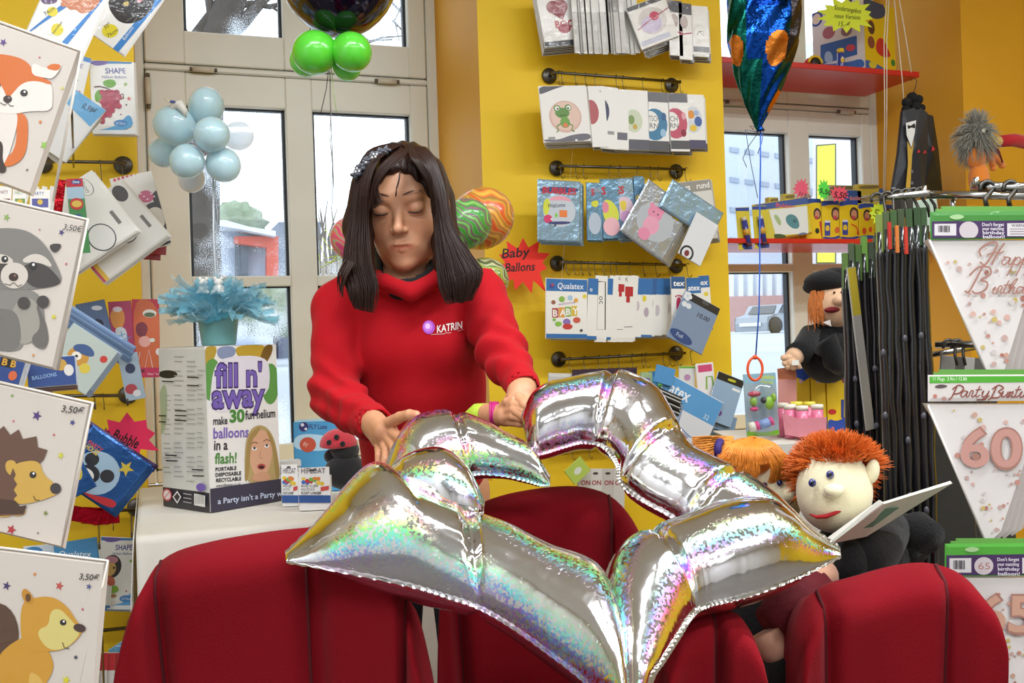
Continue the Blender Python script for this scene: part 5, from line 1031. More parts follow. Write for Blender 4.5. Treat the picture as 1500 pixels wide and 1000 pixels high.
# ================================================================ LEFT PIER PACKETS AND FOREGROUND ANIMAL BAGS
rail('metal rail on the left pier above the white cartoon cards', 60, 236, 180, 238, hooks=(146, 178), hl=30, glab='wire hook on the left pier rail above the white cards')
rail('metal rail on the left pier at the height of the pink hanging pack', 60, 580, 187, 579, hooks=(150,), hl=20, glab='wire hook on the left pier rail below the pink pack')
rail('metal rail on the left pier just above the white SHAPE pack with the girl', 60, 752, 200, 746, hooks=(163,), hl=28, glab='wire hook carrying the girl print pack')
rail('metal rail on the left pier low beside the left chair', 60, 932, 200, 918, hooks=(148, 190, 196), hl=34, glab='wire hook low on the left pier beside the chair')
STARC = ['#5a3f86', '#c23a52', '#7ab648', '#e6cf3a', '#e0843c', '#3f3f58']
def stars(lst): return [('S', x, y, r, c, .2) for x, y, r, c in lst]
BAGM = M('#d9cec3', .4, coat=.6, coatbump=.4, bscale=14, var=.03)
def bag(label, TL, TR, BL, d, items, yaw=-6):
    pl = plane_d(60, (TL[1]+BL[1])/2, d, yaw); r = sheet('animal_balloon_bag', label, 'balloon bag', TL, TR, BL, pl, items, '#ddd2c8', t=.012, px=True, mat=BAGM, inset=.02)
    # clear plastic welt along the right and top edge
    mb = MB(); o = [PL(*q, *pl)-pl[1]*.004 for q in ((TL[0], TL[1]), TR, (TR[0]+BL[0]-TL[0], TR[1]+BL[1]-TL[1]))]
    mb.tube(o, .0022, M('#e6ddd2', .15, coat=1, var=0), 6); mb.build('plastic_edge', r); return r
FO, FW_ = '#d9702c', '#efe6dc'
bag('clear bag with an orange fox print, topmost of the animal bags at the left edge', (-70, 8), (122, 76), (-112, 228), 1.34,
    stars([(9, 64, 6, '#5a3f86'), (62, 86, 2, '#c23a52'), (95, 131, 3.5, '#d9cf6a'), (63, 180, 3.5, '#e0843c'), (69, 214, 7, '#8fbf4a'), (44, 250, 2.5, '#555555'), (59, 266, 5.5, '#c8305a')])+
    [('B', [(26, 165), (44, 170), (46, 195), (42, 230), (22, 246), (0, 244), (-10, 220), (10, 234), (24, 225), (30, 200)], FO), ('B', [(-30, 100), (-20, 160), (-25, 260), (10, 250), (30, 190), (30, 160)], '#e9e0d6'), ('B', [(4, 205), (10, 215), (8, 235), (15, 250), (8, 256), (-2, 250), (2, 225)], '#3a2a24'),
     ('B', [(-60, 82), (0, 80), (35, 88), (50, 100), (50, 112), (80, 122), (82, 145), (80, 165), (50, 164), (20, 170), (-40, 160)], FW_), ('B', [(-60, 80), (0, 80), (34, 86), (50, 98), (52, 110), (78, 120), (80, 127), (60, 120), (38, 122), (22, 140), (16, 148), (8, 128), (-4, 116), (-40, 110)], FO),
     ('B', [(50, 112), (52, 92), (72, 104), (92, 95), (95, 100), (82, 118), (70, 116)], '#efe6dc'), ('B', [(72, 100), (82, 95), (95, 97), (90, 106), (76, 104)], FO),
     ('E', 16, 147, 6.5, 5.5, '#3c2c2a'), ('E', 18, 145, 2, 1.6, '#8a7a78'), ('E', 40, 138, 5.5, 5, '#2c2422'), ('E', 41, 136.5, 1.6, 1.6, '#ffffff'), ('E', 1, 127, 5, 5, '#2c2422'), ('L', [(5, 152), (12, 156), (16, 152), (20, 157), (25, 157)], 1.2, '#4a3a34')])
GR, GD, GW = '#837f7a', '#443e3c', '#d8cec2'
bag('clear bag with a grey raccoon print, below the fox bag at the left edge', (-70, 276), (131, 322), (-114, 494), 1.33,
    stars([(14, 319, 6, '#8fae5a'), (94, 341, 5, '#4a4078'), (62, 337, 2, '#c27a62'), (101, 387, 2.5, '#c8505a'), (83, 464, 5, '#d9cf4a'), (53, 520, 3, '#d9975a')])+
    [('B', [(-30, 430), (30, 420), (66, 430), (70, 470), (75, 510), (60, 512), (40, 490), (36, 516), (-10, 512), (-40, 480)], '#8a8680'), ('E', 42, 470, 22, 34, '#a39d92', .1), ('B', [(-40, 455), (10, 450), (34, 460), (36, 516), (-10, 512), (-40, 510)], '#77736e'), ('B', [(55, 440), (72, 470), (77, 505), (60, 512), (48, 495), (66, 480)], '#6c6762'),
     ('B', [(-40, 345), (0, 334), (40, 336), (62, 350), (72, 362), (78, 370), (92, 398), (96, 414), (60, 424), (30, 424), (-20, 424), (-60, 400)], GR), ('B', [(74, 358), (98, 357), (84, 374)], GD), ('B', [(-20, 372), (10, 372), (24, 380), (24, 388), (0, 386)], GW), ('B', [(37, 380), (54, 371), (72, 376), (84, 394), (60, 384), (40, 386)], GW),
     ('B', [(-20, 388), (10, 386), (25, 388), (24, 400), (0, 408), (-20, 404)], GD), ('B', [(37, 390), (56, 384), (74, 390), (88, 404), (96, 416), (60, 424), (44, 414), (38, 404)], GD), ('E', 26, 404, 20, 19, '#d9cec2'), ('E', 12, 380, 5, 5, '#2a2524'), ('E', 13, 379, 1.6, 1.6, '#fff'.replace('#fff', '#ffffff')), ('E', 53, 390, 6, 6, '#2a2524'), ('E', 54, 388, 2, 2, '#ffffff'),
     ('E', 25, 406, 7, 6, '#3c2622'), ('E', 27, 404, 2, 1.6, '#8a6a64'), ('L', [(12, 416), (20, 418), (25, 414), (32, 420), (37, 417)], 1.2, '#54443e'), ('E', 40, 444, 9, 9, GD), ('E', 68, 442, 9, 9, GD), ('T', '3,50€', 97, 337, 9, '#3a3a3a', .15, .2, 0, 28)])
HB, HY = '#6a4a3a', '#d3a94c'
spk = [(-40, 610), (-10, 640), (0, 632), (10, 623), (20, 636), (32, 628), (38, 642), (58, 638), (60, 654), (74, 658), (68, 672), (60, 680), (40, 690), (30, 740), (40, 752), (-40, 756)]
bag('clear bag with a brown hedgehog print, below the raccoon bag at the left edge', (-70, 543), (138, 590), (-116, 752), 1.34,
    stars([(22, 579, 3, '#7aa648'), (58, 608, 8, '#54387c'), (110, 618, 5, '#4a4a86'), (24, 616, 2.5, '#d9607c'), (83, 636, 2.5, '#c8404c'), (93, 666, 6, '#d3d04a'), (71, 750, 4.5, '#7f8a4a'), (21, 774, 8, '#b8343c'), (60, 779, 2, '#444444')])+
    [('E', 10, 750, 14, 6, '#c79a48'), ('E', 30, 748, 12, 6, '#c79a48'), ('P', spk, HB), ('B', [(24, 684), (30, 676), (62, 672), (68, 694), (84, 706), (92, 718), (86, 724), (58, 734), (30, 738), (24, 728), (26, 705)], HY), ('B', [(12, 678), (18, 672), (28, 674), (30, 688), (24, 698), (14, 690)], HY), ('P', [(24, 684), (28, 694), (25, 700), (30, 708), (25, 716), (30, 724), (24, 730), (18, 700)], HB), ('E', 86, 714, 8, 8, '#40383a'), ('E', 53, 694, 5, 5, '#2c2422'), ('E', 54, 692, 1.6, 1.6, '#ffffff'), ('L', [(54, 725), (57, 731), (63, 731)], 1.3, '#4a3420'),
     ('P', [(-10, 728), (28, 732), (34, 740), (44, 738), (40, 750), (-20, 750)], '#4c3428'), ('T', '3,50€', 94, 602, 10, '#3a3434', .12, .2, .01, 34)])
SQ, SL2 = '#d29a34', '#ddcd7c'
bag('clear bag with a golden squirrel print, lowest of the animal bags at the left edge', (-70, 792), (160, 820), (-118, 1010), 1.32,
    stars([(14, 856, 7, '#4a3a6a'), (91, 856, 7, '#c25048'), (55, 839, 3.5, '#d98a3c'), (134, 857, 5, '#5a5a8a'), (125, 890, 2.5, '#b8405a'), (115, 960, 4, '#3f3f58'), (101, 993, 7, '#d9cf2c')])+
    [('E', 2, 925, 30, 44, '#5c4030'), ('B', [(0, 960), (20, 940), (50, 925), (70, 940), (84, 968), (80, 985), (70, 1000), (60, 1040), (-30, 1040)], SQ), ('B', [(45, 980), (60, 985), (70, 1000), (70, 1040), (50, 1040)], '#e0b45a'), ('B', [(36, 882), (48, 874), (80, 870), (104, 886), (118, 910), (128, 918), (118, 934), (100, 948), (78, 952), (40, 950), (34, 920)], SQ), ('B', [(78, 892), (92, 888), (108, 905), (122, 920), (118, 932), (100, 948), (76, 950), (60, 930), (62, 918), (76, 914)], SL2), ('B', [(35, 868), (40, 858), (50, 866), (56, 880), (44, 884)], '#c88c2c'), ('E', 46, 873, 4, 6, '#6a4420'),
     ('E', 97, 909, 4.8, 4.4, '#2c2422'), ('E', 98, 907.5, 1.5, 1.5, '#ffffff'), ('E', 121, 917, 9, 6, '#4a3430', .2), ('L', [(96, 938), (99, 946), (106, 947)], 1.3, '#5a4420'), ('T', '3,50€', 120, 846, 9, '#3a3434', .08, .2, .01, 30)])
# rack post and prongs that carry the bags (its post is just out of view)
rk = thing('bag_rack', 'upright metal bag rack at the left edge, holding the four animal bags', 'rack', Vector((P(-190, 500, 1.45).x, P(-190, 500, 1.45).y, 0)))
mb = MB(); b0 = Vector(rk.location); mb.tube([b0+Vector((0, 0, .02)), b0+Vector((0, 0, 2.1))], .016, STEEL(), 12); mb.build('post', rk)
mb = MB(); mb.lathe([(0, 0), (.2, 0), (.2, .015), (.03, .03), (0, .03)], STEEL(), 24, Matrix.Translation(b0)); mb.build('foot_plate', rk)
for py in (12, 286, 553, 800):
    q = P(-20, py+10, 1.36); mb = MB(); mb.tube([Vector((b0.x, b0.y, q.z+.02)), Vector((b0.x, b0.y, q.z+.02)).lerp(q+Vector((0, 0, .01)), .9), q], .0035, STEEL(), 6); mb.build('prong', rk)
# --- packets on the left pier
YL = 3.20
sheet('balloon_packet', 'white packet with blue edge and a lion mane print, slanting at the top left', 'packet', (85, -60), (170, -22), (20, 55), plane_d(130, 0, 2.2), [('P', [(55, 30), (160, -25), (96, 66), (48, 34)], '#efeee8'), ('P', [(22, 46), (110, -8), (118, -2), (30, 52)], '#3f7fc4'), ('P', [(168, -20), (162, -12), (98, 68), (92, 62)], '#3f86cc'), ('B', [(60, -15), (82, -18), (88, 4), (68, 8), (60, 2)], '#6a4f74'), ('B', [(90, -10), (112, -20), (150, -22), (150, 0), (138, 16), (120, 22), (112, 14), (104, 16), (98, 10), (90, 12)], '#c9805c'), ('E', 78, 18, 8, 7, '#e3d23a'), ('E', 85, 44, 9, 9, '#e3d23a', -.7), ('T', '74cm', 68, 24, 6, '#333333', -.6), ('T', 'Supershape', 79, 51, 3.5, '#333333', -.9), ('R', 120, 30, 121, 31, '#efeee8')], '#efeee8', px=True)
sheet('balloon_packet', 'white packet with blue edge and a black cat print, slanting at the top', 'packet', (190, -80), (262, -30), (128, 46), plane_d(190, 20, 2.35), [('P', [(128, 46), (166, -10), (240, -12), (172, 78)], '#f0eeea'), ('P', [(247, -10), (240, -16), (166, 72), (172, 80)], '#3f86cc'), ('B', [(158, 5), (168, -20), (225, -22), (228, 6), (214, 26), (195, 36), (176, 34), (164, 20)], '#2c292b'), ('B', [(181, 4), (190, 2), (189, 10), (182, 9)], '#c9b06a'), ('E', 206, 1, 5, 3, '#c98a94', -.6), ('E', 162, 46, 12, 10, '#e6d531'), ('T', '30"', 155, 44, 6, '#333333', -.6), ('T', '76cm', 160, 56, 6, '#333333', -.6), ('L', [(198, 24), (186, 32)], .8, '#888888'), ('L', [(202, 26), (196, 34)], .8, '#888888'), ('T', 'Balloons', 184, 60, 5, '#e8f0f8', -.95)], '#f0eeea', px=True)
GRAPE = [('B', [(150, 124), (152, 118), (168, 116), (171, 126), (160, 130)], '#6fae3c'), ('B', [(138, 138), (146, 130), (151, 138), (148, 150), (140, 150)], '#6fae3c'), ('L', [(138, 128), (146, 127), (158, 130), (170, 138), (176, 146), (181, 144), (180, 138), (175, 140)], 2, '#5a3a24')]+[('E', 143+7*c+(r%2)*3, 136+6.5*r, 4.4, 4.2, '#b8405c' if (r+c) % 2 else '#a8324e') for r in range(7) for c in range(1, 5-max(0, r-3))]+[('E', 150, 178, 4, 4, '#a8324e'), ('E', 149, 172, 4, 4, '#b8405c')]
def shape_pack(label, x0, y0, x1, y1, body, yaw=0, Y=YL, px=True):
    f = (x1-x0)/68
    return stack(label, 'packet behind the '+label.split('white ')[-1].split(' beside')[0], (x0, y0), (x1, y0+3), (x0-2, y1), Y, 4, [('R', x0, y0, x1, y1-12, '#f2f1ee'), ('R', x0, y0, x1-4, y0+6, '#3f7fb8'), ('B', [(x0, y0+2), (x0+20, y0), (x0+34, y0+5), (x0+10, y0+10)], '#6a5aa0'), ('T', 'SHAPE', x0+25*f, y0+20, 8, '#4a4f9a', 0, 0, .02, 30*f), ('T', 'Helium Balloon', x0+20*f, y0+27, 4, '#6a6ca0', 0, 0, .01, 36*f),
        ('S', x1-13, y0+36, 3.5, '#8fc04a'), ('S', x1-8, y0+57, 3.5, '#d0404c'), ('E', x1-12, y0+66, 1.2, 1.2, '#444444'), ('E', x1-20, y0+80, 1.2, 1.2, '#a04050')]+body+[('B', [(x0+35, y1-10), (x1-20, y1-18), (x1-6, y1-32), (x1, y1-6), (x0, y1-3)], '#5aa6dc'), ('E', x1-20, y1-16, 10, 5, '#3f86c8'), ('T', '30"/76cm', x1-27, y1-14, 3.6, '#e6f2fa', 0, 0, 0, 14), ('R', x0, y1-6, x1, y1, '#e8edf2')], base='#eceae6', strip='#3f7fb8', dx=.9, dy=.7, px=px)
shape_pack('white SHAPE packet with a bunch of grapes print', 130, 88, 197, 197, GRAPE)
sheet('balloon_packet', 'white packet edge with tiny stars left of the grape packet', 'packet', (112, 80), (134, 86), (96, 190), plane_y(3.17), [('R', 0, .05, 1, 4.8, '#f0efec'), ('R', .5, 0, 1, .3, '#3f86cc'), ('T', 'E', .4, .8, .3, '#5a5a9a'), ('S', .4, 1.6, .14, '#8fc04a'), ('S', .7, 2.3, .14, '#d0404c')], '#f0efec')
sheet('balloon_packet', 'slanting packet with a light blue corner and a handwritten price, before the grape packet', 'packet', (110, 130), (156, 162), (62, 216), plane_y(3.05), [('P', [(108, 128), (156, 162), (132, 186), (98, 152)], '#68aedd'), ('T', '0,98€', 120, 158, 9, '#222a3a', .5, .2, .01, 22), ('P', [(96, 160), (130, 188), (85, 248), (60, 214)], '#eeece8')], '#e9e7e3', px=True)
sheet('balloon_packet', 'white packet edge just under the slanting blue-cornered packet', 'packet', (108, 142), (150, 176), (66, 226), plane_y(3.075), (), '#dedcd6')
# small header cards behind fox bag
for i, (x0, x1, c) in enumerate([(-4, 18, '#8a5a5e'), (19, 40, '#7a9a5a'), (44, 74, '#5a5a9a')]):
    sheet('balloon_packet', ['small white packet with a red print between fox and raccoon bags, leftmost', 'small white packet with a green print between fox and raccoon bags', 'small white packet with a blue and yellow print between fox and raccoon bags'][i], 'packet', (x0, 272+i*2), (x1, 274+i*2), (x0, 330), plane_y(2.6), [('R', x0, 272, x1, 330, '#efece4'), ('R', x0+3, 291, x1-3, 304, c), ('T', 'PARTY', x0+3, 284+i, 5, c, 0, 0, .01, (x1-x0)*.6), ('E', (x0+x1)/2, 296, 4, 4, '#d9b84a')], px=True)
for k in range(5): sheet('balloon_packet', 'thin white packet edge between the fox and raccoon bags', 'packet', (26+k*12, 272), (34+k*12, 274), (26+k*12, 332), plane_y(2.64+.01*k), (), '#e0ddd6', group='thin edges between fox and raccoon bags')
# red foil and generic printed card beside it
sheet('foil_pouch', 'crumpled red foil pouch right of the fox bag foot', 'packet', (84, 262), (97, 264), (82, 316), plane_y(2.75), (), mat=M('#b01420', .2, metal=.8, bump=.9, bscale=30))
sheet('balloon_packet', 'green and blue printed packet with red header beside the red foil', 'packet', (96, 262), (121, 261), (100, 372), plane_y(2.85), [('R', .0, 0, 1, .5, '#c01c2c'), ('E', .6, .22, .28, .14, '#28408c'), ('T', 'Disney', .4, .28, .16, '#f4f4f4', 0, .2, .01, .4), ('R', 0, .5, 1, 1.2, '#a7c4d4'), ('E', .5, 1.5, .4, .35, '#c4302c'), ('E', .5, 1.5, .3, .2, '#d9b84a'), ('R', 0, 1.9, 1, 4.4, '#3f8a4a'), ('E', .5, 2.6, .3, .5, '#28408c')], '#3f8a4a')
# white cards row (tilted about 30 degrees)
def tiltcard(label, TL, TR, BL, Y, its, base='#ece8e0', n=3, rear=None, strip='#b8323c'):
    stack(label, rear or ('card edge behind the '+label.split(',')[0].split(' with ')[0]+(' with the polka dot foot' if 'polka' in label else ' with the pink foot' if 'pink foot' in label else ' by the raccoon bag')), TL, TR, BL, Y, n, its, base=base, strip=strip, dx=2.0, dy=1.2, dY=.012, jit=.8, name='balloon_card')
RING = lambda cx, cy, r: [('E', cx, cy, r, r, '#3a3a3a'), ('E', cx, cy, r*.92, r*.92, '#e4e2dc')]
tiltcard('cream card with a ringed disc and red polka dot foot, tilted, by the raccoon bag', (134, 249), (204, 338), (66, 363), 2.92, [('E', .14, .22, .13, .10, '#8a8780', -.1), ('E', .14, .22, .12, .09, '#ece8e0'), ('T', 'Disney', .06, .25, .07, '#77746e', 0, .2, 0, .17)]+RING(.80, .47, .19)+[('E', .48, .95, .14, .12, '#cf5f86'), ('E', .56, .84, .06, .06, '#3a3436'), ('E', .45, 1.1, .1, .08, '#efe6da'), ('R', .0, 1.16, 1, 1.24, '#e6b83a'), ('R', .0, 1.23, 1, 1.45, '#b8202c')]+[('E', .1+.13*k, 1.3+.05*(k % 2), .025, .025, '#f4f0ea') for k in range(7)]+[('R', .58, .12, .78, .17, '#77736c')])
tiltcard('cream card with a ringed disc and pink foot, right of the polka dot one', (178, 262), (248, 345), (108, 365), 3.0, RING(.60, .44, .17)+[('E', .15, .15, .12, .1, '#4a4546'), ('R', .55, .1, .75, .15, '#77736c'), ('R', .0, 1.1, 1, 1.3, '#c23a5e'), ('R', 0, 1.04, 1, 1.1, '#e6b83a'), ('B', [(.3, .6), (.5, .5), (.55, .8), (.4, .9)], '#cdb9a4')])
sheet('balloon_card', 'white card with black ring, pink dots and red corner, rearmost of the tilted cards', 'card', (160, 262), (222, 250), (200, 370), plane_y(3.08), [('P', [(160, 268), (222, 250), (276, 338), (206, 366)], '#eeebe6'), ('P', [(252, 346), (276, 336), (277, 342), (240, 362)], '#c42430'), ('P', [(240, 356), (266, 348), (266, 352), (236, 370)], '#3a3a3a'), ('E', 226, 322, 22, 27, '#4a4848', .3), ('E', 226, 323, 16, 20, '#e9e3d8', .3), ('E', 232, 289, 9, 10, '#4a4848'), ('E', 214, 288, 11, 9, '#d06a90'), ('E', 200, 297, 7, 6, '#d06a90')]+[('E', 206+5*k, 284+4*(k % 3), 1.2, 1.2, '#f6f0f0') for k in range(5)]+[('E', 257, 327, 10, 10, '#d65a86'), ('E', 248, 304, 8, 9, '#a87ac0', .4), ('E', 245, 287, 5, 6, '#e06a4a')]+[('E', 168+6*k, 264-2*k, 2.2, 2.2, '#d04a60') for k in range(6)], px=True)
for i, (a, b) in enumerate(((236, 372), (228, 380))): sheet('balloon_card', 'dark red card corner under the tilted white cards', 'card', (a-20, b-16), (a+8, b-14), (a-16, b), plane_y(3.12+.02*i), (), '#9c2030', group='dark red card corners')
# blue/pink packets third row of left pier
sheet('balloon_packet', 'pink packet lettered bz with white flower drawings, right of the raccoon bag', 'packet', (193, 438), (233, 438), (200, 553), plane_y(3.20), [('R', 193, 438, 245, 553, '#c4304c'), ('B', [(193, 438), (224, 438), (236, 470), (240, 520), (226, 552), (200, 540)], '#d2683c'), ('E', 219, 459, 10, 6, '#e2e0d8'), ('E', 219, 461, 8, 3.5, '#5a6a4a'), ('B', [(198, 475), (210, 470), (218, 480), (212, 495), (200, 492)], '#7c2c3c'), ('E', 212, 500, 9, 8, '#e6a9a0'), ('E', 223, 498, 4, 3, '#d9e0d4'), ('E', 232, 515, 4, 5, '#f0e6e6'), ('L', [(200, 545), (205, 515), (212, 540), (218, 512), (224, 540)], 1.2, '#f0d6da'), ('R', 198, 538, 243, 553, '#c02a58'), ('T', 'bz', 204, 545, 6, '#2a1020', 0, 0, .03), ('T', 'folien * balloons', 216, 549, 3.6, '#f0d6da', 0, 0, 0, 26)], '#c4304c', px=True)
sheet('balloon_packet', 'magenta and orange packet between the pink bz packet and the blue ones', 'packet', (158, 442), (192, 440), (166, 530), plane_y(3.17), [('R', 158, 440, 196, 530, '#a8325c'), ('B', [(160, 455), (180, 450), (184, 470), (176, 485), (164, 478)], '#d28a3c'), ('E', 172, 453, 7, 4, '#d6c8d0'), ('B', [(166, 480), (184, 478), (188, 500), (176, 505)], '#c9d0d8'), ('T', 'XX', 172, 492, 9, '#4a8ac0', .5)], '#a8325c', px=True)
sheet('balloon_packet', 'slate blue packet behind the clear packs next to the magenta one', 'packet', (110, 446), (153, 438), (122, 530), plane_y(3.13), [('R', 108, 438, 166, 530, '#4f6488'), ('E', 142, 451, 8, 3.5, '#c9ccd4'), ('E', 143, 475, 9, 8, '#222834')], '#4f6488', px=True)
tiltcard('clear-edged packet with a yellow dog in a peaked cap, at the raccoon bag side', (108, 472), (174, 515), (76, 548), 2.80, [('R', 0, 0, 1, 1.3, '#b9c4bb'), ('E', .45, .5, .2, .18, '#c9933c'), ('B', [(.25, .34), (.45, .2), (.66, .26), (.68, .38), (.3, .46)], '#3f5a8a'), ('E', .42, .5, .09, .08, '#f0e8d8'), ('E', .42, .51, .03, .03, '#222222'), ('E', .68, .62, .1, .1, '#d9c34a'), ('E', .86, .28, .07, .07, '#c43a30'), ('B', [(.3, .7), (.6, .72), (.6, .95), (.3, .95)], '#34508a')], base='#9fb2c4', n=4, strip='#3c5078')
for i in range(4): sheet('foil_pouch', 'slanting blue clear pouch edge right of the dog packet', 'packet', (104-i*2, 446+i*7), (200-i*3, 508+i*8), (100-i*3, 454+i*7), plane_y(2.90+.03*i), (), '#6f8cb4', group='blue clear pouch edges', t=.004)
sheet('foil_pouch', 'blue pouch tip with red print hanging below the slanting pouches', 'packet', (172, 520), (201, 515), (142, 596), plane_y(2.97), [('R', 0, 0, 1, 3, '#a9bccb'), ('E', .5, .9, .25, .3, '#2c3a5c'), ('E', .35, 2.1, .3, .3, '#b8404a'), ('E', .6, 2.4, .2, .2, '#e6e6ea')], '#9fb4c8')
stack('blue packet with yellow block letters under the raccoon bag', 'blue packet edge under the raccoon bag', (-10, 512), (40, 524), (-14, 575), 2.5, 3, [('R', 0, 0, 1, 1.3, '#2f4a88'), ('R', .3, .1, .7, .4, '#1a1a1a'), ('T', 'B B', .35, .36, .2, '#d9a43c', 0, 0, .03), ('E', .75, .6, .12, .14, '#d96a3c')], base='#dfe6ee', strip='#2f5a9c', dx=3, dy=2)
stack('dark blue picture packet beside the dog packet, below the raccoon bag', 'packet edge below the dark blue picture packet', (38, 525), (110, 520), (34, 570), 2.55, 3, [('R', 0, 0, 1, .6, '#34508e'), ('E', .7, .18, .12, .12, '#c9a04a'), ('E', .85, .3, .1, .12, '#e4e0da'), ('T', 'BALLOONS', .1, .45, .08, '#9fc4e8', .1, 0, .01, .5), ('E', .45, .12, .1, .08, '#7c2a34')], base='#c9d4e0', strip='#8a5a3c', dx=1, dy=3)
# pink star sign
burst('hot pink star-shaped card lettered Bubble behind the round-balloon packets', 186, 640, 48, 36, 9, plane_y(3.02), '#f0285c', [('T', 'Bubble', 163, 642, 16, '#1c1014', .38, .15, .014, 40), ('T', 'le', 150, 635, 10, '#1c1014', .3, .15, .014, 10)], 9)
DB = M('#2c5c9c', .2, metal=.5, bump=.7, bscale=22, var=.15)
stack('glossy blue pouch with a pale round balloon and red foot, below the pink star card', 'teal pouch edge under the round balloon pouch', (136, 622), (220, 680), (96, 706), 2.88, 4, [('E', .47, .55, .33, .33, '#9db8cc'), ('E', .3, .42, .1, .1, '#26282e'), ('E', .62, .50, .1, .1, '#26282e'), ('E', .40, .62, .15, .14, '#2a2c32'), ('E', .37, .66, .12, .1, '#e9e2d8'), ('S', .76, .25, .12, '#c9b03a'), ('T', 'HOUSE', .12, .34, .08, '#d9b84a', 0, .1, .02, .2), ('T', 'PARTY', .10, .26, .06, '#c9403c', 0, .1, .02, .24), ('B', [(.15, .95), (.5, .93), (.95, .7), (1, .85), (.7, 1.02), (.15, 1.02)], '#b8202c')], mat=DB, strip=None, dx=2.5, dy=2.5, name='foil_pouch')
sheet('foil_pouch', 'deep violet pouch top edge under the pink star card', 'packet', (132, 616), (232, 682), (124, 626), plane_y(2.94), (), mat=M('#3a2450', .3, metal=.4, bump=.5, bscale=20))
sheet('foil_pouch', 'small blue pouch with a yellow print, left of the round balloon pouch', 'packet', (112, 660), (142, 712), (90, 730), plane_y(2.80), [('B', [(.0, .3), (.4, .1), (.7, .3), (.6, .6), (.1, .6)], '#c9b93a'), ('R', .2, .5, .6, .7, '#ece8e0')], mat=DB)
for i in range(3): sheet('foil_pouch', 'crimson pouch corner at the bottom of the round balloon pouch', 'packet', (108+i*14, 740+i*2), (150+i*12, 748-i*4), (112+i*12, 764+i*3), plane_y(2.93+.02*i), (), mat=foil('#b8182c', .25), group='crimson pouch corners')
# fourth row
sheet('balloon_packet', 'blue packet lettered Qualatex behind the squirrel bag top', 'packet', (78, 796), (142, 786), (84, 850), plane_y(3.1), [('R', 78, 786, 146, 850, '#4a96cc'), ('T', 'Qualatex', 86, 815, 9, '#f0f6fa', 0, .1, .006, 50)], '#4a96cc', px=True)
sheet('balloon_packet', 'white and blue packet left of the blue Qualatex one', 'packet', (34, 800), (80, 796), (36, 840), plane_y(3.13), [('R', 0, 0, 1, 1, '#d4dfe8'), ('B', [(0, .1), (.4, 0), (.7, .2), (.3, .3)], '#3f86c0'), ('T', 'OR', .3, .3, .12, '#28384c', 0, 0, .02)], '#d4dfe8')
GIRL = [('E', 164, 829, 14, 17, '#26221f'), ('E', 161, 832, 9, 11, '#d2a85a'), ('B', [(152, 820), (160, 813), (174, 816), (172, 824), (156, 824)], '#c98a9a'), ('E', 167, 831, 1.6, 2, '#222222'), ('B', [(154, 845), (166, 842), (170, 856), (158, 858)], '#c8644c'), ('B', [(158, 858), (172, 856), (175, 866), (160, 870)], '#8fbf3c'), ('E', 165, 872, 6, 2.5, '#b08048')]
shape_pack('white SHAPE packet with a dark-haired girl print beside the left chair', 148, 785, 205, 892, GIRL, Y=3.2)
for i in range(3): sheet('balloon_packet', 'white packet edge with blue foot between squirrel bag and girl packet', 'packet', (146+i*4, 858), (156+i*4, 858), (143+i*5, 898-i*4), plane_y(3.16+.01*i), [('R', 0, 0, 1, 5, '#eceae6'), ('R', 0, 2.8, 1, 4, '#3f7fb8')], group='white edges at the girl packet')
for i, x in enumerate((131, 142, 153, 160)): sheet('balloon_packet', 'slim red and white packet low on the left pier', 'packet', (x, 956), (x+16, 955), (x-1, 1025), plane_y(3.14+.012*i), [('R', 0, 0, 1, 5, '#ece8e4'), ('R', 0, 0, 1, 1.6, '#cc2430')], '#ece8e4', group='slim red and white packets')
sheet('balloon_packet', 'blue and white packet lettered Qua low beside the left chair', 'packet', (170, 946), (205, 942), (172, 1030), plane_y(3.19), [('R', 168, 940, 210, 978, '#4a96cc'), ('T', 'Qualatex', 177, 975, 9, '#f4f8fb', 0, .1, .006, 46), ('R', 168, 978, 210, 1030, '#eae4e4'), ('E', 186, 995, 8, 8, '#b8404a'), ('E', 194, 1004, 5, 5, '#d9a43c')], px=True)
sheet('balloon_packet', 'pale blue packet corner behind the blue Qua packet', 'packet', (158, 952), (192, 930), (166, 975), plane_y(3.22), (), '#6fb0dc')
# ================================================================ TABLE BY THE LEFT WINDOW AND WHAT STANDS ON IT
CLOTH = M('#e4dfd3', .85, bump=.25, bscale=9, var=.04)
zT = P(305, 752, 2.60).z-.001
tl = P(213, 765, 2.50); xL = tl.x; yT = 2.42
tt = thing('display_table', 'long table under a cream-white cloth by the left window', 'table', Vector(((xL+.80)/2, 2.9, 0)))
mb = MB(); mb.box(((xL+.80)/2, (2.49+3.34)/2, zT-.02), (0.80-xL-.06, .85, .034), M('#b9a27c', .5)); mb.build('table_top', tt)
for x in (xL+.08, .74):
    for y in (2.56, 3.28): mb = MB(); mb.box((x, y, (zT-.037)/2), (.045, .045, zT-.037), M('#8d8a84', .4, metal=.8), bev=.004); mb.build('leg', tt)
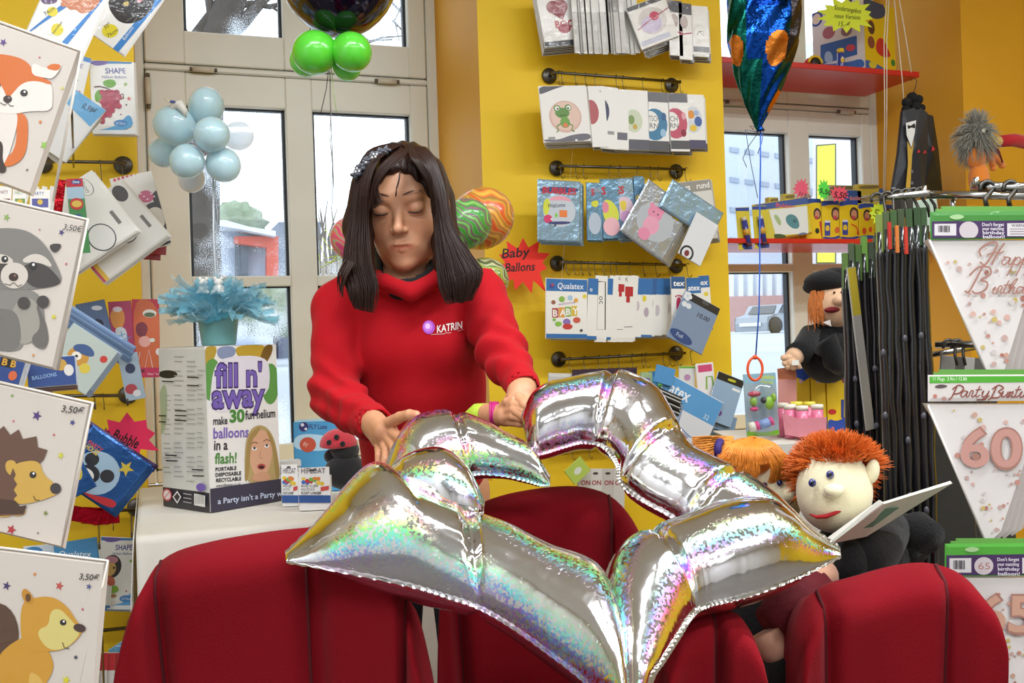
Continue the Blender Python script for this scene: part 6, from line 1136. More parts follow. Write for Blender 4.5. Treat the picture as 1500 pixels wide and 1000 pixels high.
# cloth as one draped sheet
V = []; F = []; nx, ny = 60, 40
xs = [xL-.02+(.82-xL+.02)*i/nx for i in range(nx+1)]
def clothz(x, s):  # s: arc position from the back edge
    D = .86
    if s < D: return (3.35-s, zT+.001)
    e = s-D; fold = .012*math.sin(x*23+.5*math.sin(x*9))+.007*math.sin(x*57); r = .02
    if e < r*1.57: a = e/r; return (3.35-D-r*math.sin(a), zT-r*(1-math.cos(a)))
    h = e-r*1.57; return (3.35-D-r-abs(fold)*min(1, h*4)-.002, zT-r-h)
ss_ = [0, .43, .80, .86]+[.86+.0314*k/5 for k in range(1, 6)]+[.90+.62*k/20 for k in range(1, 21)]
for x in xs:
    for s in ss_: y, z = clothz(x, s); V.append((x, y, z))
k = len(ss_)
F = [(i*k+j, i*k+j+1, (i+1)*k+j+1, (i+1)*k+j) for i in range(nx) for j in range(k-1)]
n0 = len(V)      # left drop
hs_ = [k2/12 for k2 in range(13)]
for j, y in enumerate([3.35-.88*q/16 for q in range(17)]):
    for h in hs_: V.append((xL-.02-.004-.010*abs(math.sin(y*21))*min(1, h*4), y, zT+.001-h*.60))
F += [(n0+i*13+j, n0+(i+1)*13+j, n0+(i+1)*13+j+1, n0+i*13+j+1) for i in range(16) for j in range(12)]
o = mesh('tablecloth', V, F, CLOTH, smooth=True); tag(o, 'cream-white cloth draped over the table by the left window', 'tablecloth')
o.modifiers.new('s', 'SOLIDIFY').thickness = .002
# ---- boxes
def boxthing(name, label, cat, corner, d, h, wr, wl, ang, base, front=(), left=(), top=None, px=True, z0=None, mk=paint):
    """corner: pixel of the nearest bottom corner; right face turned away by ang; wr, wl widths in metres"""
    c = P(corner[0], corner[1], d); a = math.radians(ang); dr = RT0*math.cos(a)+FW*math.sin(a); dl = -RT0*math.sin(a)+FW*math.cos(a)
    if z0 is not None: c.z = z0
    root = thing(name, label, cat, c+dr*wr/2+dl*wl/2)
    T = frame(c, dr, (0, 0, 1)); mb = MB(); mb.box((wr/2, wl/2, h/2), (wr, wl, h), mk(base), T, bev=.0015)
    if top: mb.add([(0, 0, h+.0006), (wr, 0, h+.0006), (wr, wl, h+.0006), (0, wl, h+.0006)], [(0, 1, 2, 3)], mk(top), False, T)
    mb.build('carton', root)
    for its, o_, ex, w, nm in ((front, c, dr, wr, 'front_print'), (left, c+dl*wl, -dl, wl, 'side_print')):
        if not its: continue
        Tf = frame(o_+Vector((0, 0, h)), ex, (0, 0, 1)); n = Tf.to_3x3() @ Vector((0, 1, 0)); mb = MB(); art(mb, conv(its, Tf, w, (o_, n), True) if px else its, w, Tf, y0=-.0005, mk=mk, clip=(0, 0, 1, h/w)); mb.build(nm, root)
    return root, c, dr, dl
PUR, INK = '#7a62b8', '#26222a'
FR = [('P', [(302, 506), (405, 503), (415, 728), (310, 752)], '#eceae6'), ('B', [(298, 506), (320, 506), (312, 530), (300, 545)], '#b89a3a'), ('B', [(316, 508), (345, 506), (345, 522), (320, 528)], '#8a97b8'), ('B', [(344, 506), (392, 503), (390, 530), (360, 532), (346, 520)], '#c4a234'), ('B', [(386, 506), (400, 503), (398, 520), (380, 545), (378, 535)], '#7a5a24'),
      ('E', 310, 556, 14, 31, '#5f9a4c', .05), ('E', 396, 562, 13, 30, '#5f9a4c'), ('B', [(312, 540), (326, 522), (390, 520), (396, 548), (392, 580), (330, 606), (306, 600), (308, 575)], '#e4e0ea'),
      ('T', "fill n'", 314, 567, 36, '#3c2f66', .03, 0, .05, 70), ('T', "fill n'", 315, 566, 34, PUR, .03, 0, .02, 68), ('T', 'away', 309, 598, 38, '#3c2f66', .05, 0, .05, 80), ('T', 'away', 311, 597, 36, PUR, .05, 0, .02, 76),
      ('T', 'make', 312, 622, 12, INK, .06, 0, .02, 21), ('T', '30', 336, 618, 18, '#4c8a3c', .06, 0, .04, 22), ('T', 'fun helium', 359, 614, 13, INK, .08, 0, .02, 44), ('T', 'balloons', 312, 642, 16, PUR, .05, 0, .02, 52), ('T', 'in a', 313, 659, 15, INK, .05, 0, .02, 20), ('T', 'flash!', 314, 679, 16, '#4c8a3c', .05, 0, .02, 32),
      ('T', 'PORTABLE', 315, 690, 5.5, INK, .08, 0, .03, 31), ('T', 'DISPOSABLE', 315, 698, 5.5, INK, .08, 0, .03, 38), ('T', 'RECYCLABLE', 316, 706, 5.5, INK, .08, 0, .03, 37), ('T', 'www.fillnaway.co.uk', 316, 713, 4, '#444444', .08, 0, .01, 36),
      ('B', [(358, 712), (358, 650), (366, 628), (380, 621), (394, 628), (404, 650), (410, 700), (398, 705)], '#b79f6a'), ('B', [(364, 650), (372, 632), (386, 628), (396, 640), (399, 665), (392, 692), (380, 702), (370, 692), (364, 670)], '#d9a888'), ('B', [(360, 660), (364, 636), (382, 622), (378, 634), (367, 645), (364, 700), (357, 708)], '#a58a52'), ('B', [(386, 624), (402, 645), (411, 698), (403, 704), (399, 655)], '#a58a52'), ('E', 372, 657, 3.6, 2.4, '#f2efec'), ('E', 390, 653, 3.6, 2.4, '#f2efec'), ('E', 372, 656, 1.7, 1.9, '#2a3a4a'), ('E', 390, 652, 1.7, 1.9, '#2a3a4a'), ('L', [(367, 650), (372, 647), (377, 649)], 1.2, '#7a5a3a'), ('L', [(385, 646), (390, 643), (395, 646)], 1.2, '#7a5a3a'), ('L', [(381, 660), (379, 670), (384, 671)], 1, '#b98468'), ('E', 382, 683, 6, 4.2, '#b4504c'), ('E', 382, 684, 4, 2.4, '#3a1a1c'), ('B', [(366, 705), (372, 692), (392, 690), (398, 704)], '#cf9c7c'),
      ('P', [(305, 716), (416, 700), (420, 732), (306, 758)], '#3a3648'), ('T', "a Party isn't a Party with", 318, 738, 8.5, '#c9d4ea', .13, 0, .015, 105)]
LF = [('P', [(228, 512), (306, 512), (312, 752), (232, 738)], '#dcdcd6'), ('P', [(232, 712), (310, 722), (312, 754), (232, 740)], '#3a3840'), ('E', 246, 548, 14, 6, '#17171a'), ('B', [(228, 600), (238, 560), (246, 570), (244, 630), (232, 640)], '#a9b894')]
for cx0, x1, y0, y1 in ((240, 252, 570, 700), (256, 270, 520, 705), (275, 290, 520, 712), (291, 302, 540, 700)):
    for q in range(int((y1-y0)/7)):
        if (q*7+int(cx0)) % 5: LF.append(('L', [(cx0, y0+q*7+2), (x1-(q*3) % 5, y0+q*7+2.4)], 1.3, '#a9a9a6'))
for x, y in ((240, 558), (277, 552), (277, 564), (259, 601), (259, 608), (259, 615), (229, 608), (229, 617), (245, 666), (246, 674), (284, 687), (285, 696)): LF.append(('L', [(x, y), (x+17, y+.6)], 1.8, '#222222'))
LF += [('E', 248, 724, 7, 9, '#c8505a'), ('E', 248, 724, 5.2, 6.8, '#e8dcdc'), ('L', [(244, 729), (252, 719)], 1.4, '#c8505a'), ('P', [(263, 718), (269, 727), (263, 737), (256, 727)], '#e6e2e2'), ('P', [(263, 721), (267, 727), (263, 734), (258, 727)], '#3a3840'), ('L', [(272, 722), (284, 724)], 1, '#c9c9c9'), ('L', [(272, 728), (284, 730)], 1, '#c9c9c9'), ('L', [(272, 734), (284, 736)], 1, '#c9c9c9'), ('P', [(288, 722), (304, 725), (304, 742), (288, 739)], '#e8e8e6')]+[('L', [(290+2*q, 724), (290+2*q, 737)], .9, '#333333') for q in range(7)]+[('E', 298, 713, 7, 6, '#7a62b8')]
bx, bc, bdr, bdl = boxthing('helium_kit_carton', 'tall carton lettered fill n away with a surprised blonde face, on the cloth', 'box', (308, 752), 2.60, .435, .225, .225, 50, '#e6e4df', FR, LF, top='#e8e6e0', z0=zT+.003)
zB = zT+.003+.436
# small boxes
def hif(x0, x1, yb, d, lb):
    f = (x1-x0)/42; X = lambda v: x0+(v-438)*f
    its = [('P', [(x0-3, 680), (x1+3, 680), (x1+3, 735), (x0-3, 735)], '#efeeec'), ('P', [(x0-3, 674), (x1+3, 674), (x1+3, 682), (x0-3, 682)], '#e6c4c8'), ('T', 'HIFLOAT', X(441), 693, 8, '#7a6a70', 0, 0, .01, 32*f)]+[('E', X(444+(k*5) % 30), 700+(k*7) % 9, 3, 3, ['#e6c43c', '#3f6fc0', '#c9303c', '#6fb04a', '#e0843c'][k % 5]) for k in range(11)]+[('L', [(X(447), 706), (X(450), 716)], .7, '#999999'), ('L', [(X(461), 706), (X(458), 714)], .7, '#999999'), ('T', 'MAKE HELIUM', X(441), 713, 3.4, '#8a8a8c', 0, 0, .01, 22*f), ('T', 'BALLOONS', X(441), 718, 3.4, '#8a8a8c', 0, 0, .01, 18*f), ('T', 'FLOAT LONGER', X(441), 723.5, 3.8, '#333333', 0, 0, .02, 27*f), ('P', [(X(467), 713), (X(478), 711), (X(478), 717), (X(467), 719)], '#d0504c'), ('P', [(x0-3, 725), (x1+3, 725), (x1+3, 736), (x0-3, 736)], '#2f5596')]
    r, c, dr, dl = boxthing('balloon_gel_carton', lb, 'box', (x0, yb), d, .087, (x1-x0)*d/FPX, .035, 4, '#e8e6e4', its, z0=zT+.003)
    mb = MB(); T = frame(c+Vector((0, 0, .087)), dr, (0, 0, 1)); w = (x1-x0)*d/FPX; mb.box((w/2, .001, .012), (w*.96, .0012, .026), paint('#f0efec'), T); mb.box((w*.46, 0, .018), (w*.2, .0022, .005), paint('#4a4a4c'), T); mb.build('hang_tab', r)
hif(438, 484, 730, 2.58, 'white balloon gel carton with hang tab, lettered FLOAT LONGER, the front one of two')
hif(413, 437, 728, 2.66, 'second white balloon gel carton, half hidden behind the front one')
FL = [('P', [(430, 612), (492, 616), (492, 665), (430, 660)], '#4f9fd0'), ('B', [(430, 640), (450, 634), (490, 640), (490, 660), (430, 660)], '#b9d9ea'), ('E', 445, 625, 7, 7, '#3a3270'), ('E', 443, 622, 2.5, 2.5, '#e8e8f4'), ('E', 448, 628, 2, 2, '#e8e8f4'), ('T', 'FLY Luxe', 453, 628, 7, '#3a3270', 0, .1, .02, 26), ('E', 451, 651, 12, 11, '#c9543c'), ('T', 'fly', 444, 653, 6, '#e8b8a8', 0, .2, .01)]
boxthing('balloon_pump_carton', 'light blue carton lettered FLY Luxe with an orange balloon, behind the gel cartons', 'box', (432, 705), 2.92, .205, .13, .10, 3, '#4f9fd0', FL, [('P', [(400, 600), (440, 600), (440, 715), (400, 715)], '#5fb0dc')], top='#8fc6e2', z0=zT+.003)
sd = thing('paper_stack', 'small stack of grey-white cards beside the blue carton', 'cards', P(420, 740, 2.86)*1); sd.location.z = zT+.003
mb = MB(); c = Vector(sd.location)
for q in range(6): mb.box((c.x+.003*(q % 3), c.y, zT+.006+.018*q), (.07, .05, .016), M(['#b9b5b0', '#d4d1cb'][q % 2], .5))
mb.build('card', sd)
# ladybird plush
lp = thing('ladybird_plush', 'small red and black ladybird plush on the table, half behind the red sleeve', 'plush toy', Vector((P(500, 700, 2.72).x, P(500, 700, 2.72).y, zT+.003)))
PB = M('#1b1b1e', .95, sheen=.4, bump=.3, bscale=200); PR_ = M('#d23a48', .9, sheen=.4, bump=.3, bscale=200)
c = Vector(lp.location); q = lambda x, y: P(x, y, 2.72)
mb = MB(); mb.ell(q(506, 690), (.058, .05, .05), PB, 20); mb.ell(q(505, 659), (.040, .04, .032), PB, 20); mb.build('body', lp)
def dome(V): return np.where(V[:, 2:] < -.1, V*np.array([1, 1, .2]), V)
mb = MB(); mb.ell(q(496, 652), (.052, .05, .046), PR_, 24, f=dome); mb.build('wing_case', lp)
for x, y in ((482, 648), (493, 640), (502, 650)): mb = MB(); mb.ell(P(x, y, 2.672), (.0075, .004, .0075), PB, 12); mb.build('spot', lp)
for x in (486, 500, 514): mb = MB(); mb.ell(q(x, 668), (.022, .022, .020), PB, 14); mb.build('foot', lp)
# ---- baby arrangement on the carton
cc = P(321, 508, 2.72); cc.z = zB+.001
TEAL = M('#6fa7a8', .35, metal=.15, var=.05)
pot = thing('centrepiece_pot', 'teal bucket with blue tulle and tiny white teddies, standing on the tall carton', 'pot', cc)
T0 = Matrix.Translation(cc); dC = 2.74
mb = MB(); mb.lathe([(0, 0), (.043, 0), (.0455, .004), (.056, .085), (.058, .087), (.058, .092), (.054, .092), (.050, .086), (.0, .084)], TEAL, 32, T0); mb.build('bucket', pot)
TU = transp((.45, .78, .88), .0, name='x'); TULL = M('#86d6ec', .8, sheen=.5, alpha=.42, var=.15, vscale=20)
V = []; F = []; g = random.Random(4)
for q in range(230):
    a0 = g.uniform(0, 6.283); el = g.uniform(-.15, 1.35); L_ = g.uniform(.085, .15)*(1 if el < .6 else .62); wd = g.uniform(.012, .034)
    dx = Vector((math.cos(a0)*math.cos(el), math.sin(a0)*math.cos(el), math.sin(el)*.8)); sd_ = dx.cross(Vector((0, 0, 1))).normalized(); n0 = len(V)
    for i in range(7):
        t = i/6; p = cc+Vector((0, 0, .093))+dx*(.015+L_*t)+Vector((0, 0, .020*math.sin(t*3+q))); 
        for j in range(5): s = (j-2)/2; rf = .010*math.sin(j*2.2+i*1.1+q); V.append((p+sd_*s*wd*(.25+.75*t)+Vector((0, 0, 1))*rf*t)[:])
    F += [(n0+i*5+j, n0+i*5+j+1, n0+(i+1)*5+j+1, n0+(i+1)*5+j) for i in range(6) for j in range(4)]
mesh('tulle', V, F, TULL, pot, smooth=True)
mb = MB()
for q in range(3): mb.ell(cc+Vector((-.03+.02*q, -.055, .072+.008*q)), (.020, .008, .014), M('#5cb2cc', .7), 14, Matrix.Rotation(.6*q, 3, 'Y'))
mb.build('fabric_rose', pot)
for s in (-1, 1):
    p = cc+RT0*(s*.020)-FW*.055+Vector((0, 0, .150)); mb = MB(); w_ = M('#e9e4de', .8, bump=.3, bscale=150)
    mb.ell(p, (.016, .013, .013), w_, 14); mb.ell(p+Vector((0, 0, .018)), (.012, .011, .011), w_, 14)
    for e in (-1, 1): mb.ell(p+RT0*e*.009+Vector((0, 0, .029)), (.005, .004, .005), w_, 10); mb.ell(p+RT0*e*.013-FW*.01+Vector((0, 0, -.008)), (.006, .008, .005), w_, 10)
    mb.build('tiny_teddy', pot)
mb = MB(); m = M('#c8d6e4', .15, metal=.6, var=.1)
for q in range(3): mb.tube([P(313+2*q+1.5*math.sin(i*1.3+q*2), 262+18*i, dC) for i in range(10)], .0012, m, 5)
mb.tube([cc+Vector((0, 0, .08)), P(313, 350, dC), P(312, 255, dC)], .0022, M('#dfe6ec', .3), 6); mb.build('glitter_stem', pot)
def balloon(name, label, c, r, mat, group=None, sq=1.08, knot=(0, 0, -1), cat='balloon', parent=None, kn=True):
    mb = MB(); k = Vector(knot).normalized(); R = k.to_track_quat('-Z', 'Y').to_matrix()
    def f(V):
        z = V[:, 2:]; s = 1-.10*np.clip(-z, 0, 1)**2; return np.concatenate([V[:, :2]*s, np.where(z < 0, z*1.06, z)], 1)
    mb.ell(c, (r, r, r*sq), mat, 32, R, f=f)
    if kn: mb.lathe([(.0, 0), (r*.07, -.001), (r*.045, -r*.06), (r*.10, -r*.13), (.0, -r*.12)], mat, 10, Matrix.Translation(c) @ R.to_4x4() @ Matrix.Translation((0, 0, -r*sq*1.03)))
    return tag(mb.build(name, parent), label, cat, group)
BLP = lambda a=.80: M('#cdeefa', .22, coat=.6, var=.05, sss=.4, alpha=a); WHP = M('#dfe9f2', .2, coat=.6, alpha=.55, var=.04)
hub = P(296, 205, dC)
for i, (x, y, r, dd, m, lb) in enumerate([(302, 156, 26, -.02, BLP(.8), 'pale blue balloon at the top of the blue cluster'), (256, 184, 29, -.05, BLP(), 'pearly blue balloon at the upper left of the blue cluster'), (349, 199, 21, .03, WHP, 'clear white balloon at the right of the blue cluster'), (310, 197, 26, -.09, BLP(), 'pearly blue balloon in the middle of the blue cluster'), (241, 223, 22, .03, BLP(), 'blue balloon at the far left of the blue cluster'),
        (274, 236, 25, -.08, BLP(), 'pearly blue balloon low in the blue cluster'), (327, 241, 25, -.04, BLP(.8), 'pale blue balloon at the lower right of the blue cluster'), (281, 262, 19, .05, M('#f0f2f4', .25, coat=.5), 'white balloon at the bottom of the blue cluster')]):
    c = P(x, y, dC+dd); balloon('latex_balloon', lb, c, r*(dC+dd)/FPX, m, 'balloons of the blue cluster', knot=(hub-c)[:])
mb = MB(); mb.tube([P(250, 165, 2.66), P(256, 155, 2.655), P(263, 153, 2.65), P(270, 162, 2.65), P(272, 172, 2.66)], [.004, .012, .013, .009, .003], M('#efece2', .4), 10); mb.box(P(253, 149, 2.64), (.014, .003, .006), paint('#2f3f8a')); mb.tube([P(241, 144, 2.66), P(250, 150, 2.655)], .002, M('#e6e2c8', .5), 6)
tag(mb.build('balloon_tag'), 'white paper figure with a dark blue label stuck on the blue cluster', 'tag')
# ---- dark orb with green balloons in front of the upper window
oc = P(496, -38, 2.62)
orb = balloon('foil_orb_balloon', 'large dark violet round foil balloon cut by the top edge of the photo', oc, 87*2.62/FPX, M('#1a1632', .08, metal=.75, coat=.8, var=.5, vscale=5), sq=1.0, kn=False)
GRN = lambda: M('#5fd83c', .25, coat=.5, sss=.2, var=.03)
for x, y, r, dd, lb in ((461, 77, 32, -.03, 'bright green balloon at the left under the dark orb'), (515, 76, 29, -.03, 'bright green balloon at the right under the dark orb'), (449, 88, 24, .04, 'pale green balloon behind the left green one'), (508, 97, 21, .04, 'pale green balloon behind the right green one')):
    c = P(x, y, 2.6+dd); balloon('latex_balloon', lb, c, r*(2.6+dd)/FPX, GRN() if dd < 0 else M('#6fe05a', .3, coat=.4, sss=.2, var=.03), 'green balloons under the orb', knot=(P(486, 62, 2.6)-c)[:], sq=1.03)
for i, (pts, c_, lb) in enumerate([([(483, 95), (484, 150), (486, 210), (489, 275)], '#3a3a34', 'thin black ribbon hanging from the green balloons, the longest'), ([(482, 95), (478, 130), (470, 165)], '#2c2c2a', 'short black ribbon curling left below the green balloons'), ([(485, 95), (488, 130), (493, 165)], '#b9d98a', 'pale green ribbon below the green balloons'), ([(485, 165), (483, 200), (487, 240), (487, 300)], '#8a8a80', 'thin grey ribbon end in front of the right pane')]):
    mb = MB(); mb.tube([P(x, y, 2.6) for x, y in pts], .0011, M(c_, .5), 5); tag(mb.build('balloon_ribbon'), lb, 'ribbon')
# ---- marbled balloons behind the woman
def marble(cols, sc=1.1):
    m = bpy.data.materials.new('marbled_latex'); m.use_nodes = True; nt = m.node_tree; b = nt.nodes['Principled BSDF']; N = nt.nodes.new; L = nt.links.new
    tc = N('ShaderNodeTexCoord'); mp = N('ShaderNodeMapping'); mp.inputs['Rotation'].default_value = (.4, .9, .3); L(tc.outputs['Generated'], mp.inputs[0])
    wv = N('ShaderNodeTexWave'); wv.inputs['Scale'].default_value = sc; wv.inputs['Distortion'].default_value = 16; wv.inputs['Detail'].default_value = 2.5; wv.inputs['Detail Scale'].default_value = .9; L(mp.outputs[0], wv.inputs[0])
    cr = N('ShaderNodeValToRGB'); L(wv.outputs['Fac'], cr.inputs[0]); e = cr.color_ramp.elements
    while len(e) < len(cols): e.new(.5)
    for i, c in enumerate(cols): e[i].position = i/(len(cols)-1); e[i].color = (*srgb(c), 1)
    L(cr.outputs[0], b.inputs['Base Color']); b.inputs['Roughness'].default_value = .3; b.inputs['Coat Weight'].default_value = .4; return m
for x, y, r, d, cols, lb in ((706, 320, 45, 2.78, ['#d8582c', '#e88a3c', '#c9a03c', '#9a7a3a', '#e0703c', '#e6b84a'], 'orange and yellow marbled balloon against the yellow reveal'), (682, 328, 37, 2.66, ['#3a9a3c', '#6fb44c', '#5a5f68', '#a8607c', '#2f8a3c', '#8fc46a'], 'green and grey marbled balloon right of the dark hair'), (712, 408, 31, 2.72, ['#6a8a2c', '#c9c45a', '#3f7a2c', '#d8d4a8', '#4a5a2c'], 'green and yellow marbled balloon behind the left shoulder of the red sweatshirt'),
        (520, 350, 34, 2.72, ['#e0507c', '#f0783c', '#4aa8b0', '#e6a03c', '#d8407c'], 'pink and orange marbled balloon left of the dark hair'), (637, 282, 22, 2.75, ['#8fdc2c', '#a9e63c', '#86d42c'], 'lime green balloon peeking out right of the hair'), (560, 395, 30, 2.76, ['#3f9a4c', '#b0d05a', '#4a8a8c'], 'green marbled balloon low behind the neck')):
    balloon('latex_balloon', lb, P(x, y, d), r*d/FPX, marble(cols), 'marbled balloons behind the woman', knot=(P(620, 380, 2.72)-P(x, y, d))[:])
mb = MB(); yl = M('#c9e03c', .5)
for q in range(4): mb.tube([P(500+4*q, 372, 2.7), P(488-6*q, 350+14*q, 2.71), P(476-3*q, 336+12*q, 2.7)], .0012, yl, 5)
mb.tube([P(476, 385, 2.7), P(486, 384, 2.7), P(494, 374, 2.7)], .0015, yl, 5); tag(mb.build('yellow_ribbon_tangle'), 'thin yellow ribbons in front of the right lower pane', 'ribbon')
# ---- dark blue fish-like foil balloon hanging tip down
fb = thing('foil_balloon', 'dark blue foil balloon with orange and green fins, tip down at the right window', 'balloon', P(1113, 188, 2.35))
def prof_w(y): # half width px by image y
    ks = [(-120, 30), (-60, 52), (0, 54), (60, 52), (110, 38), (150, 22), (178, 8), (190, 3)]
    for (a, wa), (b, wb_) in zip(ks, ks[1:]):
        if y <= b: t = (y-a)/(b-a); return wa+(wb_-wa)*t
    return 3
V = []; F = []; fm = []; FC = [foil('#17479c', .14), foil('#c9742c', .3), foil('#14584c', .2), foil('#0e2f7a', .14), foil('#3a3436', .3)]
ny_, na = 150, 96
for i in range(ny_+1):
    y = -120+310*i/ny_; w_ = prof_w(y)
    cx = 1120-.03*y*1-(y > 60)*(y-60)*.03; R_ = w_*2.35/FPX
    for j in range(na):
        a = 2*math.pi*j/na; wr = 1+.025*math.sin(9*a+y*.11)*(1+max(0, (y-60)/50)); p = P(cx, y, 2.35)+RT*(R_*math.cos(a)*wr)+FW*(R_*.62*math.sin(a)*wr); V.append(p[:])
for i in range(ny_):
    for j in range(na):
        F.append((i*na+j, (i+1)*na+j, (i+1)*na+(j+1) % na, i*na+(j+1) % na)); y = -120+310*(i+.5)/ny_; a = 2*math.pi*(j+.5)/na; x = math.cos(a); front = math.sin(a) < 0
        k_ = 0
        if front and x < -.62 and y > -60: k_ = 2
        if front and ((x-.30)**2/.13+(y-78)**2/620 < 1 or (x+.88)**2/.03+(y-78)**2/500 < 1 or (x-.9)**2/.05+(y-150)**2/300 < 1): k_ = 1
        if x > .62 and -20 < y < 95: k_ = 4
        if y > 92 and x < .1 and k_ == 0: k_ = 2 if x < -.1 else 0
        if y > -40 and y < 20 and -.5 < x < .5: k_ = 3 if (int(y) // 9) % 2 else 0
        fm.append(k_)
mesh('foil_body', V, F, FC, fb, fm, smooth=True)
mb = MB(); mb.tube([P(1113, 186, 2.35), P(1114, 192, 2.35)], [.006, .011], foil('#17479c', .2), 10); mb.build('tail_knot', fb)
for pts, r, c_, lb in (([(1114, 192), (1114, 240), (1113, 300), (1113, 380), (1112, 450), (1107, 522)], .0018, '#2f62c4', 'long blue ribbon from the foil balloon down to the orange ring'), ([(1112, 192), (1096, 215), (1088, 232), (1094, 245)], .0009, '#30383c', 'curled thin dark ribbon left of the blue one'), ([(1110, 194), (1092, 190), (1100, 240), (1110, 290)], .0009, '#3a4a6a', 'thin navy ribbon hanging beside the blue one'), ([(1106, 186), (1098, 184), (1104, 190)], .001, '#30383c', 'tiny dark ribbon loop at the balloon knot'), ([(1118, 192), (1116, 208), (1110, 225)], .001, '#2f4f9c', 'short blue ribbon curl right under the knot')):
    mb = MB(); mb.tube([P(x, y, 2.35) for x, y in pts], r, M(c_, .4), 6); tag(mb.build('balloon_ribbon'), lb, 'ribbon')
mb = MB(); c = P(1106, 540, 2.35); mb.tube([c+RT*(.0175*math.cos(a))+UP*(.027*math.sin(a)) for a in [2*math.pi*k/28 for k in range(28)]], .0032, M('#ee5a2c', .35), 10, close=True); mb.ell(P(1106, 523, 2.35), (.006, .006, .006), M('#ee5a2c', .35), 12); tag(mb.build('ring_weight'), 'orange plastic ring hanging on the blue ribbon', 'ring')
# ================================================================ RED SHELVES IN THE RIGHT NICHE
RSH = M('#cf1c18', .35, coat=.2, var=.03)
zs1 = (P(0, 0, 1) and W(1347, 109, 3.55).z); yF1 = 3.55
mb = MB(); xr = W(1347, 109, 3.55).x; xr = min(xr, XB1-.002); mb.box(((XB0+.002+xr)/2, (3.55+3.915)/2, zs1), (xr-XB0-.002, .365, .024), RSH, bev=.002); tag(mb.build('wall_shelf'), 'glossy red shelf high across the right window niche', 'shelf')
T1 = zs1+.0122
zs2 = W(1240, 355, 3.55).z
mb = MB(); mb.box(((XB0+.002+XB1-.002)/2, (3.50+3.915)/2, zs2), (XB1-XB0-.004, .415, .02), RSH, bev=.002); tag(mb.build('wall_shelf'), 'lower red shelf crammed with yellow bubble toy packs across the right window', 'shelf')
T2 = zs2+.0102
YB, BB, PK = '#e8c61c', '#24469c', '#e2557c'
# ---- on the top shelf
c = W(1268, 104, 3.62); 
BX = [('P', [(1170, 10), (1270, 0), (1268, 106), (1170, 100)], '#d9d2d2'), ('E', 1196, 28, 9, 11, BB), ('E', 1196, 28, 6, 8, '#e6d0c0'), ('E', 1214, 48, 9, 9, '#a8606c'), ('E', 1240, 45, 8, 8, '#8c6a74'), ('P', [(1202, 66), (1255, 52), (1256, 80), (1202, 95)], '#2f5ca4'), ('E', 1246, 70, 7, 5, '#c9404c'), ('B', [(1208, 78), (1214, 74), (1220, 80), (1220, 92), (1208, 92)], '#9fb8d8'), ('B', [(1190, 95), (1240, 92), (1266, 84), (1266, 104), (1190, 98)], '#3a6ab4')]
bxr, cB, drB, dlB = boxthing('toy_carton', 'big white and yellow toy carton on the high red shelf behind the yellow star card', 'box', (1268, 103), 4.40, .32, .26, .26, 40, '#e8dcc0', [('P', [(1262, -20), (1330, -20), (1330, 110), (1262, 110)], YB), ('B', [(1262, -8), (1290, -6), (1300, 24), (1280, 30), (1262, 14)], '#3a4a6a'), ('E', 1276, 40, 5, 10, '#5a3a34'), ('E', 1276, 62, 5, 9, '#8a4a3c'), ('B', [(1284, 58), (1292, 54), (1300, 70), (1306, 84), (1292, 84), (1282, 74)], '#c9302c'), ('E', 1308, 92, 3, 5, '#3f8a3c'), ('B', [(1262, 84), (1290, 96), (1300, 106), (1262, 106)], '#3a6ab4'), ('B', [(1272, 90), (1284, 90), (1284, 100), (1274, 100)], '#d9cf3c')], BX, z0=T1+.001)
mb = MB(); c = W(1232, 100, 3.60); c.z = T1+.001; bt = thing('bubble_bottle', 'blue bubble bottle with yellow cap in front of the toy carton', 'bottle', c)
mb.lathe([(0, 0), (.016, 0), (.0165, .003), (.0165, .066), (.014, .070), (0, .070)], M('#2c3f9c', .3, coat=.5), 20, Matrix.Translation(c)); mb.build('body', bt)
mb = MB(); mb.lathe([(0, .070), (.0155, .070), (.0155, .086), (.012, .089), (0, .089)], M('#e6c428', .35), 20, Matrix.Translation(c)); mb.build('cap', bt)
mb = MB(); mb.ell(c+Vector((-.004, -.0165, .035)), (.010, .002, .013), M('#e2c23a', .4), 12); mb.ell(c+Vector((-.004, -.0175, .044)), (.006, .002, .006), M('#efe0c0', .4), 10); mb.build('label', bt)
c = W(1188, 95, 3.66); c.z = T1+.001; tc_ = thing('toy_car', 'blue and red plastic toy car with black wheel on the high red shelf', 'toy', c)
mb = MB(); mb.box(c+Vector((0, 0, .014)), (.085, .05, .022), M('#2c4ab4', .3), bev=.004); mb.build('base', tc_)
mb = MB(); mb.ell(c+Vector((.01, 0, .030)), (.045, .022, .032), M('#d8352c', .3), 18, f=lambda V: np.where(V[:, 2:] < 0, V*np.array([1, 1, .1]), V)); mb.build('cabin', tc_)
mb = MB(); pts = [c+Vector((.004+.034*math.cos(a), -.026, .028+.030*math.sin(a))) for a in [math.pi*k/10 for k in range(11)]]; mb.tube(pts, .006, M('#e6c428', .35), 8); mb.build('arch', tc_)
mb = MB(); mb.lathe([(0, -.006), (.020, -.006), (.024, 0), (.020, .006), (0, .006)], M('#1d1d20', .5), 20, Matrix.Translation(c+Vector((.004, -.028, .027))) @ rotm(math.pi/2, 'X')); mb.build('wheel', tc_)
burst('neon yellow star-shaped card with handwriting on the high red shelf', 1240, 22, 42, 25, 14, plane_y(3.50), '#e3f23c', [('T', 'Sonderangebot', 1222, 14, 7, '#5a5c20', .15, .25, .004, 40), ('T', 'neue Version', 1222, 26, 7, '#5a5c20', .08, .25, .004, 38), ('T', '15,-€', 1228, 38, 7, '#5a5c20', .08, .25, .004, 18)], 3, r2=.74)
